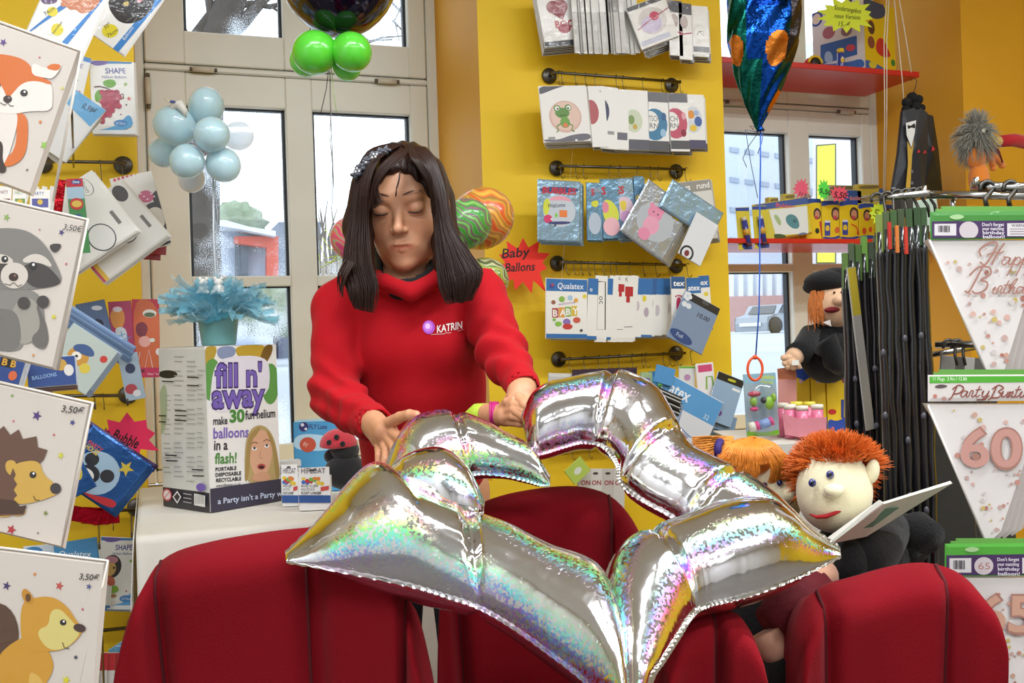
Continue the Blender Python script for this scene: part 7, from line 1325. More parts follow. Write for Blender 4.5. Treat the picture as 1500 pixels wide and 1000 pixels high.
# ---- toys on the lower shelf (front row)
def kids(x, y, r=6): return [('E', x, y, r*.9, r*1.4, '#3a2c30'), ('E', x, y+1, r*.6, r, '#c98a6c'), ('E', x-1, y+6, r*.5, r*.4, '#b8404c')]
def toybox(name, lb, x0, x1, y0, y1, its, base=YB, Y=3.56, t=.05, yb=None, grp=None, cat='toy pack'):
    a = W(x0, y1, Y); b = W(x1, y1, Y); w = b.x-a.x; h = W(x0, y0, Y).z-T2; root = thing(name, lb, cat, (a.x+w/2, Y+t/2, T2+.001), grp)
    T = Matrix.Translation((a.x, Y, T2+.001)); mb = MB(); mb.box((w/2, t/2, h/2), (w, t, h), paint(base), T, bev=.001); mb.build('carton', root)
    Tf = Matrix.Translation((a.x, Y, T2+.001+h)); mb = MB(); art(mb, conv(its, Tf, w, plane_y(Y)), w, Tf, y0=-.0005, mk=paint, clip=(0, 0, 1, h/w)); mb.build('front_print', root); return root
def hdr(x0, x1, y): return [('B', [(x0-3, y), (x1+3, y-1), (x1+3, y+7), ((x0+x1)/2, y+5), (x0-3, y+9)], BB)]
BOT = lambda x, y: [('P', [(x-4, y), (x+4, y), (x+4, y+22), (x-4, y+22)], '#34469c'), ('P', [(x-4, y), (x+4, y), (x+4, y+3), (x-4, y+3)], '#d8d8f0'), ('B', [(x-3, y+9), (x, y+6), (x+3, y+9), (x+3, y+15), (x-3, y+15)], '#e6c43c')]
toybox('toy_carton', 'yellow bubble toy carton with a child photo, left of the four in the row', 1181, 1204, 291, 350, hdr(1181, 1204, 291)+kids(1197, 313)+[('E', 1197, 338, 3, 4, '#22301c'), ('P', [(1200, 324), (1203, 324), (1206, 347), (1203, 347)], '#c9302c')])
toybox('toy_carton', 'yellow bubble toy carton with a blue bottle print, second in the row', 1205, 1230, 294, 350, hdr(1205, 1230, 294)+kids(1224, 313, 7)+BOT(1212, 323)+[('B', [(1222, 335), (1228, 330), (1230, 340), (1224, 342)], '#d9683c'), ('B', [(1205, 346), (1220, 348), (1230, 344), (1230, 350), (1205, 350)], BB)])
toybox('toy_carton', 'yellow bubble toy carton with a blue bottle and red wand print, third in the row', 1231, 1258, 294, 350, hdr(1231, 1258, 294)+kids(1251, 313, 7)+BOT(1238, 322)+[('L', [(1247, 328), (1254, 332), (1258, 342)], 2, '#d9402c'), ('E', 1258, 341, 3, 3.5, '#c9302c'), ('B', [(1231, 346), (1246, 348), (1258, 345), (1258, 350), (1231, 350)], BB)])
toybox('toy_carton', 'yellow bubble toy carton with red figures, right end of the row', 1259, 1281, 298, 350, hdr(1259, 1281, 298)+kids(1270, 315, 6)+[('E', 1266, 338, 3, 5, '#d9502c'), ('E', 1275, 336, 2.5, 4, '#d9502c'), ('B', [(1259, 345), (1281, 344), (1281, 350), (1259, 350)], BB)])
toybox('toy_carton', 'pale yellow toy carton next to the lime star card', 1282, 1308, 300, 352, hdr(1282, 1308, 300)+kids(1300, 312, 5))
for i, (x0, x1, y0, c_, lb) in enumerate([(1128, 1142, 289, '#d8c84a', 'low yellow pack behind the bottle blisters, left'), (1150, 1166, 284, '#cfc04a', 'low yellow pack behind the bottle blisters, right'), (1215, 1260, 271, '#c9bfa0', 'pale toy pack standing in the rear row of the lower shelf'), (1243, 1264, 279, '#2f5ca8', 'blue pack lettered Bubbles in the rear row'), (1262, 1278, 277, '#2f5ca8', 'blue and orange pack lettered Kids in the rear row'), (1276, 1296, 276, '#3464b0', 'blue pack lettered Bubbles at the right end of the rear row'), (1258, 1290, 270, '#d9c44a', 'yellow topped pack rearmost on the lower shelf')]):
    toybox('toy_carton', lb, x0, x1, y0, 350, [('T', 'Bubbles' if i != 4 else 'Kids', x0+2, y0+14, 6, '#e89aa0', 0, .1, .02, x1-x0-4)] if i in (3, 4, 5) else [('B', [(x0, y0+2), (x1, y0+1), (x1, y0+6), (x0, y0+7)], '#8a7a4a')], c_, Y=3.70+.045*(i % 3), t=.03)
def blister(lb, x0, x1, y0, y1, tilt):
    Y = 3.515; a = W(x0, y1, Y); root = thing('bubble_blister', lb, 'toy pack', (a.x+.03, Y, T2))
    its = [('P', [(x0, y0), (x1, y0), (x1+tilt, y1), (x0+tilt, y1)], '#d9c83a'), ('P', [(x0, y0), (x1, y0), (x1, y0+5), (x0, y0+5)], BB), ('B', [(x0+tilt, y1-12), (x1+tilt, y1-6), (x1+tilt, y1), (x0+tilt, y1)], BB)]
    sheet('backing_card', '', '', (x0, y0), (x1, y0-1), (x0+tilt, y1), plane_y(Y), its, '#d9c83a', px=True, parent=root, t=.002)
    a = W((x0+x1)/2+2, y0+14, Y-.012); b = W((x0+x1)/2+tilt, y1-6, Y-.012); mb = MB(); d_ = b-a
    mb.tube([a, a+d_*.12], .0105, M('#d8d4c8', .4), 14); mb.tube([a+d_*.12, a+d_*.9], .0125, M('#3a3f94', .3, coat=.5), 14); mb.tube([a+d_*.9, b], .0125, M('#5a2c3c', .4), 14); mb.build('bubble_tube', root)
    mb = MB(); mb.tube([a+d_*.42, a+d_*.62], .0130, M('#d9a83c', .4), 14); mb.build('tube_label', root)
blister('leftmost blister card with a slim blue bubble tube on the lower shelf', 1077, 1097, 304, 366, 10)
blister('second blister card with a slim blue bubble tube on the lower shelf', 1101, 1122, 302, 364, 8)
EL = [('P', [(1104, 299), (1200, 286), (1200, 296), (1104, 309)], '#3a5aa0'), ('T', 'Bubbles', 1134, 303, 6, '#d0506c', .12, .1, .02, 30), ('P', [(1124, 308), (1180, 302), (1182, 342), (1134, 345)], '#e8ece8'), ('B', [(1148, 318), (1156, 313), (1166, 318), (1170, 334), (1160, 336), (1150, 328)], '#4f8c98'), ('E', 1162, 324, 3, 3, '#3c6c78'), ('B', [(1130, 316), (1136, 314), (1143, 326), (1140, 333)], '#a9c08a'), ('B', [(1130, 342), (1150, 344), (1148, 352), (1134, 352)], '#3c5a2c'), ('B', [(1166, 342), (1180, 340), (1182, 350), (1168, 352)], '#5a7a9c')]
sheet('toy_pack', 'clear toy pack with a teal elephant print and a Bubbles header', 'toy pack', (1101, 300), (1181, 288), (1108, 356), plane_y(3.53), EL, '#d8c94c', px=True, t=.02)
toybox('toy_carton', 'yellow corner carton behind the elephant pack', 1168, 1182, 296, 350, [('P', [(1168, 296), (1182, 292), (1182, 302), (1168, 304)], BB)], '#d9b92c', Y=3.60)
burst('small pink star price card lettered 11,90 on the lower shelf', 1174, 276, 12, 15, 12, plane_y(3.52), '#f0607c', [('T', '11,90€', 1170, 286, 6, '#5a1420', .3, .2, .02, 20)], 11)
burst('small neon green star price card lettered 5,50', 1207, 278, 10, 16, 12, plane_y(3.53), '#5cf050', [('T', '5,50', 1200, 282, 7, '#1c4a1c', .2, .1, .02, 18)], 12)
burst('small pink star price card lettered 5,- next to the green one', 1230, 284, 15, 12, 12, plane_y(3.50), '#f2566c', [('T', '5,50', 1221, 289, 9, '#5a1420', .1, .2, .02, 19)], 13)
burst('lime yellow star card behind the rack hooks at the shelf end', 1287, 312, 14, 17, 12, plane_y(3.40), '#d8f03c', [('T', '5,-', 1278, 316, 12, '#7a8a14', .3, .2, .01, 18)], 14)
# ---- white cords and the coat hangers
for i, (pts, lb) in enumerate([([(1300, -20), (1295, 60), (1296, 180), (1294, 285)], 'left white cord hanging down the right wall'), ([(1303, -20), (1299, 60), (1299, 180), (1296, 285)], 'second white cord close beside the left one'), ([(1308, -20), (1316, 60), (1322, 120), (1324, 150)], 'white cord running down to the black suits'), ([(1314, -20), (1326, 50), (1335, 106)], 'white cord ending at the corner of the high red shelf')]):
    mb = MB(); mb.tube([W(x, y, 3.44) for x, y in pts], .0022, M('#e9e2d0', .7), 6); tag(mb.build('cord'), lb, 'cord')
def suit(lb, pts, Y, cloth, its, hood=True):
    A = [W(x, y, Y) for x, y in pts]; n = len(A); root = thing('costume_suit', lb, 'costume', W(pts[n//2][0], max(p[1] for p in pts), Y)); c_ = sum((a for a in A), Vector())/n
    V = [(a-NY*.004)[:] for a in A]+[(a+NY*.012)[:] for a in A]+[(c_-NY*.022)[:], (c_+NY*.02)[:]]; F = [((i+1) % n, i, 2*n) for i in range(n)]+[(i+n, (i+1) % n+n, 2*n+1) for i in range(n)]+[(i, (i+1) % n, (i+1) % n+n, i+n) for i in range(n)]
    mesh('jacket', V, F, M(cloth, .45, bump=.2, bscale=25, var=.1), root, smooth=False)
    if its: T = frame(W(1330, 150, Y-.025), (1, 0, 0), (0, 0, 1)); mb = MB(); art(mb, conv(its, T, 1, plane_y(Y-.025)), 1, T, y0=0, mk=paint); mb.build('shirt_front', root)
    return root
st2 = suit('second dark suit on the hanger, behind the front one', [(1350, 165), (1366, 170), (1374, 220), (1380, 284), (1352, 284), (1345, 200)], 3.36, '#1c1c20', [('P', [(1364, 222), (1366, 213), (1370, 219)], '#d0303c')])
st1 = suit('shiny dark suit with bow tie, white bib and mustard front hanging by the right wall', [(1322, 162), (1346, 156), (1358, 166), (1358, 220), (1352, 285), (1306, 285), (1316, 225)], 3.30, '#2c3038',
    [('P', [(1327, 180), (1342, 176), (1340, 195), (1335, 216), (1328, 198)], '#efeeea'), ('P', [(1329, 206), (1335, 218), (1339, 204), (1336, 230), (1333, 284), (1326, 284), (1330, 240)], '#cfa640'), ('B', [(1329, 182), (1334, 185), (1340, 179), (1341, 189), (1335, 186), (1330, 190)], '#17171a'), ('P', [(1343, 224), (1346, 218), (1348, 223)], '#d0303c'), ('P', [(1352, 225), (1355, 219), (1357, 224)], '#d0303c')]+[('E', 1336, y, 2, 2.5, '#6a6e78') for y in (251, 268)]+[('R', 1306, 274, 1312, 277, '#8a8f98')])
mb = MB(); mb.tube([W(1334, 118, 3.33), W(1339, 114, 3.33), W(1343, 118, 3.33), W(1341, 128, 3.33), W(1337, 138, 3.33)], .0016, M('#3a3a3c', .3, metal=.8), 6); mb.build('hanger_hook', st1)
mb = MB(); bk = M('#121214', .85, bump=.6, bscale=60)
for x, y, r in ((1328, 150, 9), (1336, 143, 10), (1345, 146, 9), (1350, 158, 7), (1326, 160, 7), (1340, 156, 10)): mb.ell(W(x, y, 3.31), r*.0023, bk, 14)
mb.build('collar_fur', st1)
# ---- bird plush on the wall
br_ = thing('bird_plush', 'orange bird plush with shaggy grey crest, yellow beak and red nose on the rack', 'plush toy', W(1435, 285, 3.1)); q = lambda x, y, dy=0: W(x, y, 3.1+dy)
ORG = M('#e8862c', .9, sheen=.4, bump=.3, bscale=250, var=.05)
s_ = .00235
mb = MB(); mb.ell(q(1434, 262), (34*s_*.5, .04, 30*s_), ORG, 20); mb.ell(q(1430, 232), (.036, .036, .045), ORG, 18); mb.build('body', br_)
mb = MB(); mb.ell(q(1432, 198, .01), (.052, .05, .06), M('#8a8a84', .9), 20); mb.build('head', br_)
for (a, b, r) in (((1446, 224), (1468, 242), .014), ((1444, 228), (1455, 246), .013)): mb = MB(); mb.tube([q(*a), q((a[0]+b[0])/2+3, (a[1]+b[1])/2-3), q(*b)], [r, r*1.1, r*.9], ORG, 12); mb.ell(q(*b), r, ORG, 10); mb.build('arm', br_)
mb = MB(); mb.tube([q(1442, 203, -.01), q(1452, 206, -.02), q(1466, 207, -.02)], [.022, .022, .019], M('#e8c24c', .8, sheen=.3), 16); mb.build('beak', br_)
mb = MB(); mb.tube([q(1450, 215, -.01), q(1460, 220, -.01), q(1468, 238, -.01)], [.014, .011, .005], M('#6a1c14', .8), 10); mb.build('open_mouth', br_)
mb = MB(); mb.tube([q(1464, 207, -.02), q(1484, 205, -.02), q(1500, 208, -.02), q(1508, 214, -.02)], [.023, .026, .027, .016], M('#b8141c', .85, sheen=.4), 16); mb.build('nose', br_)
mb = MB(); mb.ell(q(1446, 192, -.045), (.008, .005, .008), M('#141414', .15), 12); mb.ell(q(1441, 191, -.040), (.011, .006, .011), M('#efe9dc', .4), 12); mb.build('eye', br_)
g = random.Random(8); roots = []
for k in range(1100):
    a = g.uniform(0, 6.283); e = g.uniform(-1.3, 1.5); d = Vector((math.cos(a)*math.cos(e), math.sin(a)*math.cos(e), math.sin(e)))
    if d.x > .72 and d.z < .4: continue
    p0 = q(1430, 200, .01)+Vector((d.x*.048, d.y*.046, d.z*.056)); L_ = g.uniform(.03, .062); dr = (d+Vector((g.gauss(0, .25), g.gauss(0, .25), g.gauss(0, .2)))).normalized()
    roots.append([p0+dr*L_*t+Vector((-.006*t, 0, -.030*t*t if d.z < .75 else .0)) for t in (0, .3, .6, .8, 1)])
strands('crest_fur', roots, M('#a9a79c', .6, var=.3, vscale=30), br_, .0015)
# ================================================================ BLACK HAT PUPPET, BOXES AND TOYS UNDER THE SHELF
zW = P(1180, 640, 2.75).z
mb = MB(); ct = P(1180, 640, 2.75)
tb2 = thing('sales_table', 'low table under white cloth by the right window, behind the plush puppets', 'table', (ct.x, ct.y+.3, 0))
x0, x1, y0, y1 = P(1086, 640, 2.7).x, P(1260, 640, 2.7).x+.22, ct.y-.12, 3.36
Tt = Matrix(((RT0.x, FW.x, 0, 0), (RT0.y, FW.y, 0, 0), (0, 0, 1, 0), (0, 0, 0, 1))); x0, x1, y0, y1 = 336*2.62/FPX, 560*2.62/FPX, 2.60, 3.0
mb = MB(); mb.box(((x0+x1)/2, (y0+y1)/2, zW-.02), (x1-x0, y1-y0, .034), M('#b9a27c', .5), Tt); mb.build('table_top', tb2)
for x in (x0+.05, x1-.05):
    for y in (y0+.05, y1-.05): mb = MB(); mb.box((x, y, (zW-.04)/2), (.04, .04, zW-.04), STEEL(), Tt, bev=.004); mb.build('leg', tb2)
mb = MB(); mb.box(((x0+x1)/2, (y0+y1)/2, zW-.0005), (x1-x0+.012, y1-y0+.012, .004), CLOTH, Tt, bev=.001); mb.box(((x0+x1)/2, y0-.008, zW-.15), (x1-x0+.012, .004, .30), CLOTH, Tt); tag(mb.build('tablecloth'), 'white cloth on the low table by the right window', 'tablecloth')
zT2 = zW+.0022
def pxbox(name, lb, x0, x1, y0, y1, d, depth, base, its, top=None, ang=3, z0=zT2, cat='box'):
    c = P(x0, y1, d); h = P(x0, y0, d).z-z0; w = (x1-x0)*d/FPX
    return boxthing(name, lb, cat, (x0, y1), d, h, w, depth, ang, base, its, z0=z0, top=top)
for i, (xa, xb) in enumerate(((1165, 1190), (1190, 1213), (1213, 1241))):
    its = [('P', [(xa-3, 540), (xb+3, 538), (xb+3, 552), ((xa+xb)/2, 558), (xa-3, 550)], BB), ('B', [(xa, 612), ((xa+xb)/2, 618), (xb+2, 606), (xb+2, 632), (xa-2, 632)], BB), ('E', xa+8, 558, 3, 3, '#c9a8b4')]
    if i == 2: its += [('E', 1219, 603, 6, 4, '#c02c24'), ('R', 1232, 585, 1236, 612, '#2c3c8c'), ('E', 1237, 556, 4, 5, '#8c3c4c')]
    if i == 0: its += [('E', 1172, 600, 3, 5, '#8a7a2c')]
    pxbox('bubble_carton', ['yellow carton with a blue wavy top, left of three under the hat puppet', 'yellow carton with a blue wavy top, middle of three under the hat puppet', 'yellow carton with a blue wavy top and a red lips print, right of three'][i], xa, xb-1, 541, 630, 2.86, .09, '#e2bd1c', its, top=BB)
# pink tray with bubble tubes
tx = thing('pink_tray', 'pink open display tray with a raised back, in front of the yellow cartons', 'tray', Vector((P(1175, 640, 2.72).x, P(1175, 640, 2.72).y, zT2)))
PKM = M('#e3919c', .5, var=.04); PKL = M('#eca9a4', .5)
def quadslab(pts, m, nm, par, t=.003):
    mb = MB(); n = len(pts); V = [p[:] for p in pts]+[(p+FW*t)[:] for p in pts]; mb.add(V, [tuple(range(n))[::-1], tuple(range(n, 2*n))]+[(i, (i+1) % n, n+(i+1) % n, n+i) for i in range(n)], m); return mb.build(nm, par)
quadslab([P(1146, 605, 2.66), P(1170, 613, 2.64), P(1211, 611, 2.64), P(1210, 637, 2.64), P(1170, 640, 2.64), P(1150, 636, 2.66)], PKM, 'tray_front', tx)
quadslab([P(1140, 556, 2.78), P(1167, 556, 2.78), P(1167, 625, 2.78), P(1140, 625, 2.78)], PKL, 'tray_back', tx)
quadslab([P(1139, 540, 2.76), P(1166, 536, 2.80), P(1167, 556, 2.78), P(1140, 556, 2.78)], M('#d98a6c', .5), 'tray_flap', tx)
k = 0
for i, (x, y, dd) in enumerate(((1147, 590, .05), (1158, 592, 0), (1176, 594, -.02), (1198, 592, -.02), (1168, 588, .05), (1187, 588, .05))):
    c_ = P(x, 632, 2.70+dd); c_.z = zT2+.002; hgt = P(x, y, 2.70+dd).z-c_.z; tb_ = thing('bubble_tube', 'pink party bubble tube with a white cap standing in the pink tray', 'bubble tube', c_, 'bubble tubes in the pink tray')
    mb = MB(); mb.lathe([(0, 0), (.0155, 0), (.016, hgt*.86), (0, hgt*.86)], M('#e8789c', .35, coat=.4, var=.25, vscale=60), 16, Matrix.Translation(c_)); mb.build('tube', tb_)
    mb = MB(); mb.lathe([(0, hgt*.86), (.0165, hgt*.86), (.0165, hgt), (0, hgt*1.01)], M('#f0ecd8' if i < 4 else '#e8dc4a', .4), 16, Matrix.Translation(c_)); mb.build('cap', tb_)
# hanging blister pack with toy camera
bl = thing('toy_blister', 'clear blister pack with colourful toys and a pink bubble tube on green card', 'toy pack', Vector((P(1115, 641, 2.66).x, P(1115, 641, 2.66).y, zT2)))
sheet('backing_card', '', '', (1088, 548), (1136, 545), (1090, 640), plane_d(1115, 600, 2.68, 0), [('P', [(1085, 545), (1155, 543), (1155, 640), (1085, 642)], '#9fb4bc'), ('P', [(1085, 545), (1140, 545), (1140, 562), (1085, 562)], '#8fb8c8'), ('T', 'Bubble', 1112, 554, 6, '#c9d83c', .05, .1, .03, 22), ('T', 'Pistole', 1114, 561, 4.5, '#c9d83c', .05, .1, .03, 18), ('B', [(1083, 640), (1090, 630), (1120, 634), (1150, 626), (1152, 645), (1085, 645)], '#7fb82c')], '#9fb4bc', px=True, parent=bl, t=.004)
q = lambda x, y, d=2.645: P(x, y, d)
for (x, y, rx, rz, c_) in ((1105, 577, .020, .008, '#b8304c'), (1104, 588, .010, .014, '#8fc04a'), (1127, 590, .014, .018, '#9fd04a'), (1119, 586, .009, .009, '#4a4a4a'), (1105, 599, .012, .006, '#d8407c'), (1133, 582, .006, .012, '#8fc04a')): mb = MB(); mb.ell(q(x, y), (rx, .010, rz), M(c_, .35), 12); mb.build('toy_piece', bl)
mb = MB(); mb.tube([q(1098, 626), q(1106, 624)], .013, M('#efe9d4', .4), 12); mb.tube([q(1106, 624), q(1112, 623)], .0125, M('#e0508c', .4), 12); mb.tube([q(1112, 623), q(1127, 618)], .0125, M('#8fa8d8', .4), 12); mb.tube([q(1127, 618), q(1132, 616)], .0125, M('#e0508c', .4), 12); mb.build('bubble_tube', bl)
mb = MB(); mb.ell(q(1117, 598, 2.64), (.042, .024, .072), transp((.97, .98, 1), .10, .05, 'blister_plastic'), 20, f=lambda V: np.sign(V)*np.abs(V)**.75); mb.build('plastic_bubble', bl)
# puppet with black hat
HP = Vector((P(1205, 545, 2.82).x, P(1205, 545, 2.82).y, P(1205, 541, 2.86).z)); hp = thing('hand_puppet', 'ginger-haired hand puppet in black hat and black coat sitting on the yellow cartons', 'puppet', HP)
FEL = M('#e3b893', .95, sheen=.3, bump=.15, bscale=250); BLF = M('#0d0d10', .95, sheen=.1, bump=.3, bscale=160)
q = lambda x, y, d=2.80: P(x, y, d); sc_ = 2.8/FPX
mb = MB(); mb.ell(q(1222, 447), (37*sc_, .075, 36*sc_), FEL, 26); mb.ell(q(1229, 440, 2.725), (.017, .02, .014), FEL, 14); mb.build('head', hp)
mb = MB(); mb.ell(q(1224, 453, 2.745), (.036, .018, .010), M('#7c1420', .8), 18, Matrix.Rotation(-.05, 3, 'Y')); mb.build('mouth', hp)
mb = MB(); mb.ell(q(1212, 413), (.062, .07, .035), BLF, 22); mb.ell(q(1196, 420), (.03, .05, .022), BLF, 16); mb.ell(q(1222, 405), (.035, .06, .026), BLF, 16); mb.build('hat', hp)
mb = MB(); mb.ell(q(1222, 428, 2.735), (.004, .003, .003), M('#221a18', .3), 8); mb.ell(q(1233, 428, 2.735), (.004, .003, .003), M('#221a18', .3), 8); mb.build('eye', hp)
mb = MB(); mb.ell(q(1212, 515, 2.82), (.085, .07, .09), BLF, 24); mb.ell(q(1222, 480, 2.82), (.06, .055, .04), BLF, 20); mb.tube([q(1190, 490, 2.80), q(1176, 512, 2.76), q(1168, 520, 2.74)], [.034, .032, .036], BLF, 16); mb.tube([q(1205, 515, 2.74), q(1212, 500, 2.72), q(1222, 530, 2.73), q(1232, 538, 2.75)], [.03, .032, .03, .025], BLF, 16); mb.build('coat', hp)
mb = MB(); mb.tube([q(1168, 518, 2.75), q(1158, 528, 2.73)], [.026, .024], FEL, 14)
for (x, y) in ((1150, 532), (1154, 537), (1162, 538), (1169, 536), (1148, 524)): mb.tube([q(1160, 524, 2.725), q(x, y, 2.715)], [.012, .009], FEL, 10); mb.ell(q(x, y, 2.715), .009, FEL, 8)
mb.build('hand', hp)
mb = MB(); mb.box(q(1165, 531, 2.70), (.022, .003, .014), paint('#efece4'), Matrix.Identity(4)); mb.build('price_tag', hp)
mb = MB(); mb.add([q(1205, 472, 2.735)[:], q(1218, 478, 2.725)[:], q(1216, 468, 2.735)[:]], [(0, 1, 2), (2, 1, 0)], paint('#e9e2da')); mb.build('collar', hp)
g = random.Random(5); roots = []
for k in range(160):
    x = g.uniform(1186, 1208); y = g.uniform(425, 445); L_ = g.uniform(12, 42); roots.append([q(x-(y-425)*.1, y+L_*t, 2.77-.02*(x-1186)/22-.004*t)+RT0*g.uniform(-.002, .002) for t in (0, .3, .6, .8, 1)])
strands('hair', roots, M('#d07a34', .6, var=.25, vscale=40), hp, .0020)
# ================================================================ CHROME RACK WITH BLACK PACKS AND PENNANT PACKS
CH = M('#b9b9b6', .18, metal=1, var=.03)
rack = thing('chrome_rack', 'chrome hanging rack on the right, carrying black packs and pennant packs', 'rack', Vector((P(1420, 600, 2.25).x, P(1420, 600, 2.25).y, 0)))
q = lambda x, y, d: P(x, y, d)
for nm, a, b, r in (('front_bar', (1262, 292, 2.28), (1362, 283, 2.20), .008), ('middle_bar', (1358, 285, 2.22), (1520, 287, 2.10), .009), ('upper_bar', (1422, 273, 2.02), (1520, 276, 1.98), .011), ('lower_bar', (1370, 505, 2.3), (1520, 502, 2.2), .008), ('low_bar', (1360, 520, 2.4), (1430, 508, 2.4), .007)):
    mb = MB(); mb.tube([q(*a), q(*b)], r, CH, 12); mb.build(nm, rack)
for x, y0_, y1_, d in ((1396, 292, 312, 2.2), (1354, 272, 290, 2.22), (1430, 260, 273, 2.0)): mb = MB(); mb.tube([q(x, y0_, d), q(x, y1_, d)], .006, CH, 8); mb.build('pin', rack)
p0 = q(1500, 285, 2.12); mb = MB(); mb.tube([Vector((p0.x+.1, p0.y+.05, .02)), Vector((p0.x+.1, p0.y+.05, p0.z+.05))], .02, CH, 14); mb.build('post', rack)
mb = MB(); mb.lathe([(0, 0), (.28, 0), (.28, .02), (.03, .03), (0, .03)], CH, 28, Matrix.Translation((p0.x+.1, p0.y+.05, 0))); mb.build('base_plate', rack)
def ring_hook(x, y, d, x2, y2, lb, grp, r=.0035):
    mb = MB(); c_ = q(x, y, d); pts = [c_+RT0*(.014*math.cos(a))+UP0*(.014*math.sin(a)) for a in [math.pi*(1.15-1.15*k/7) for k in range(8)]]
    mb.tube(pts+[q(x2-3, (y+y2)/2, d-.01), q(x2, y2, d-.01)], r, M('#55534f', .3, metal=.9), 6); tag(mb.build('hook'), lb, 'hook', grp)
for x, y, x2, y2 in ((1285, 292, 1300, 325), (1299, 290, 1312, 322), (1315, 287, 1330, 320), (1327, 286, 1348, 322), (1338, 285, 1362, 318), (1349, 284, 1372, 316)): ring_hook(x, y, 2.24, x2, y2, 'dark steel hook hanging from the chrome front bar over the black packs', 'hooks over the black packs')
for x, d in ((1446, 2.0), (1480, 1.99)): ring_hook(x, 276, d, x, 306, 'thick chrome hook over the Happy Birthday pennant', 'thick hooks over the pennants', .005)
for x in (1390, 1402, 1465): ring_hook(x, 506, 2.28, x+12, 535, 'thin hook on the lower chrome bar beside the pennant tip', 'hooks on the lower bar')
mb = MB(); mb.box(q(1322, 302, 2.3), (.035, .03, .05), M('#2c2c2a', .5)); tag(mb.build('clamp'), 'dark clamp block under the chrome front bar', 'clamp')
# long black packs, seen on edge
BKP = M('#16161a', .22, coat=.8, bump=.5, bscale=10, var=.1, stretch=(1, 1, .25)); GRH = '#3f6a2c'
def longpack(lb, x, yt, yb, d, wpx, hd, grp, gl=True):
    root = thing('pennant_pack', lb, 'packet', P(x, yb, d), grp); mb = MB(); h = P(x, yt, d).z-P(x, yb, d).z; w = wpx*d/FPX; T = Matrix.Translation(P(x, yb, d)) @ rotm(-YAW-.37+rnd.uniform(-.06, .06))
    n = 12; V = []; F = []; g = random.Random(int(x*3+yt))
    for i in range(n+1):
        z = h*i/n; b = g.uniform(-.0025, .0025)
        for sx, sy in ((-.5, 0), (-.18, -.008), (.18, -.009), (.5, 0), (.5, .07), (-.5, .07)): V.append((w*sx+b, sy, z))
    F = [(i*6+j, i*6+(j+1) % 6, (i+1)*6+(j+1) % 6, (i+1)*6+j) for i in range(n) for j in range(6)]+[tuple(range(6))[::-1], tuple(n*6+j for j in range(6))]
    mb.add(V, F, BKP, True, T); mb.build('wrapped_pennants', root)
    mb = MB(); hh = .085; mb.box((0, .03, h+hh/2-.045), (w*.75, .075, hh), M(hd, .45), T, bev=.001); mb.build('header_card', root)
    if gl:
        for k in range(3):
            mb = MB(); z = h*(.2+.22*k+g.uniform(-.05, .05)); mb.lathe([(0, -.001), (w*.28, -.001), (w*.28, .001), (0, .001)], M('#55555c', .3), 14, T @ Matrix.Translation((0, -.0105, z)) @ rotm(math.pi/2, 'X') , True, 1, 1.6); mb.build('print', root)
for i, x in enumerate((1252, 1262, 1272, 1281, 1291, 1300)): longpack(ORD[i]+' glossy black pack from the left, in the lower front sheaf on the rack', x, 395-[0, 14, 12, 24, 16, 26][i], 830, 2.34, 12, ['#5a7a34', '#4a5a3c', '#4a6a2c', '#6a9a3c', '#3c4a34', '#4a6a2c'][i], 'front sheaf of black packs', i % 3 == 1)
for i, x in enumerate((1304, 1314, 1325, 1336, 1348, 1360, 1369)): longpack(ORD[i]+' glossy black pack from the left, in the taller sheaf under the chrome hooks', x, 340-[0, 4, 6, 8, 8, 10, 10][i], 835, 2.22, 13, ['#7a8a3c', '#4a5a34', '#3c5a2c', '#3c4a2c', '#34502a', '#2f4a26', '#34502a'][i], 'tall sheaf of black packs', i in (0, 3, 5))
for x, y, c_ in ((1303, 345, '#b8302c'), (1314, 350, '#d07a3c'), (1327, 352, '#c23a30')): mb = MB(); mb.box(P(x, y, 2.19), (.008, .004, .06), M(c_, .4)); tag(mb.build('colour_strip'), {'#b8302c': 'dark red strip on a black pack edge under the hooks', '#d07a3c': 'orange strip on a black pack edge under the hooks', '#c23a30': 'bright red strip on a black pack edge under the hooks'}[c_], 'label')
sheet('balloon_packet', 'clear packet with yellow top edge hanging at the left front of the black packs', 'packet', (1240, 392), (1252, 390), (1237, 640), plane_d(1245, 500, 2.30, 30), [('R', 0, 0, 1, 60, '#a9a8a6'), ('R', 0, .1, 1, 6, '#c9b43c')], '#b4b2ae', t=.004)
sheet('balloon_packet', 'grey-green clear sheet behind the hooks, left of the pennant header', 'packet', (1324, 296), (1372, 290), (1326, 345), plane_d(1350, 320, 2.42), (), '#9fae9c')
# dark hanging goods seen between rack and pennants
for i in range(5): sheet('dark_packet', 'dark clear-wrapped packet deep in the rack between black packs and pennants', 'packet', (1352+i*10, 560+8*i), (1420+i*10, 556+6*i), (1354+i*9, 850), plane_d(1390, 650, 2.45+.03*i, 10), (), '#2c2c2a', group='dark packets deep in the rack')
for i in range(4): sheet('dark_packet', 'grey clear packet bundle on the low chrome bar', 'packet', (1378+i*14, 520+i), (1400+i*14, 522+i), (1376+i*14, 556), plane_d(1400, 530, 2.32+.03*i, 5), (), ['#8f8d88', '#4a4844', '#a9a7a2', '#55534f'][i], group='grey bundles on the low bar')
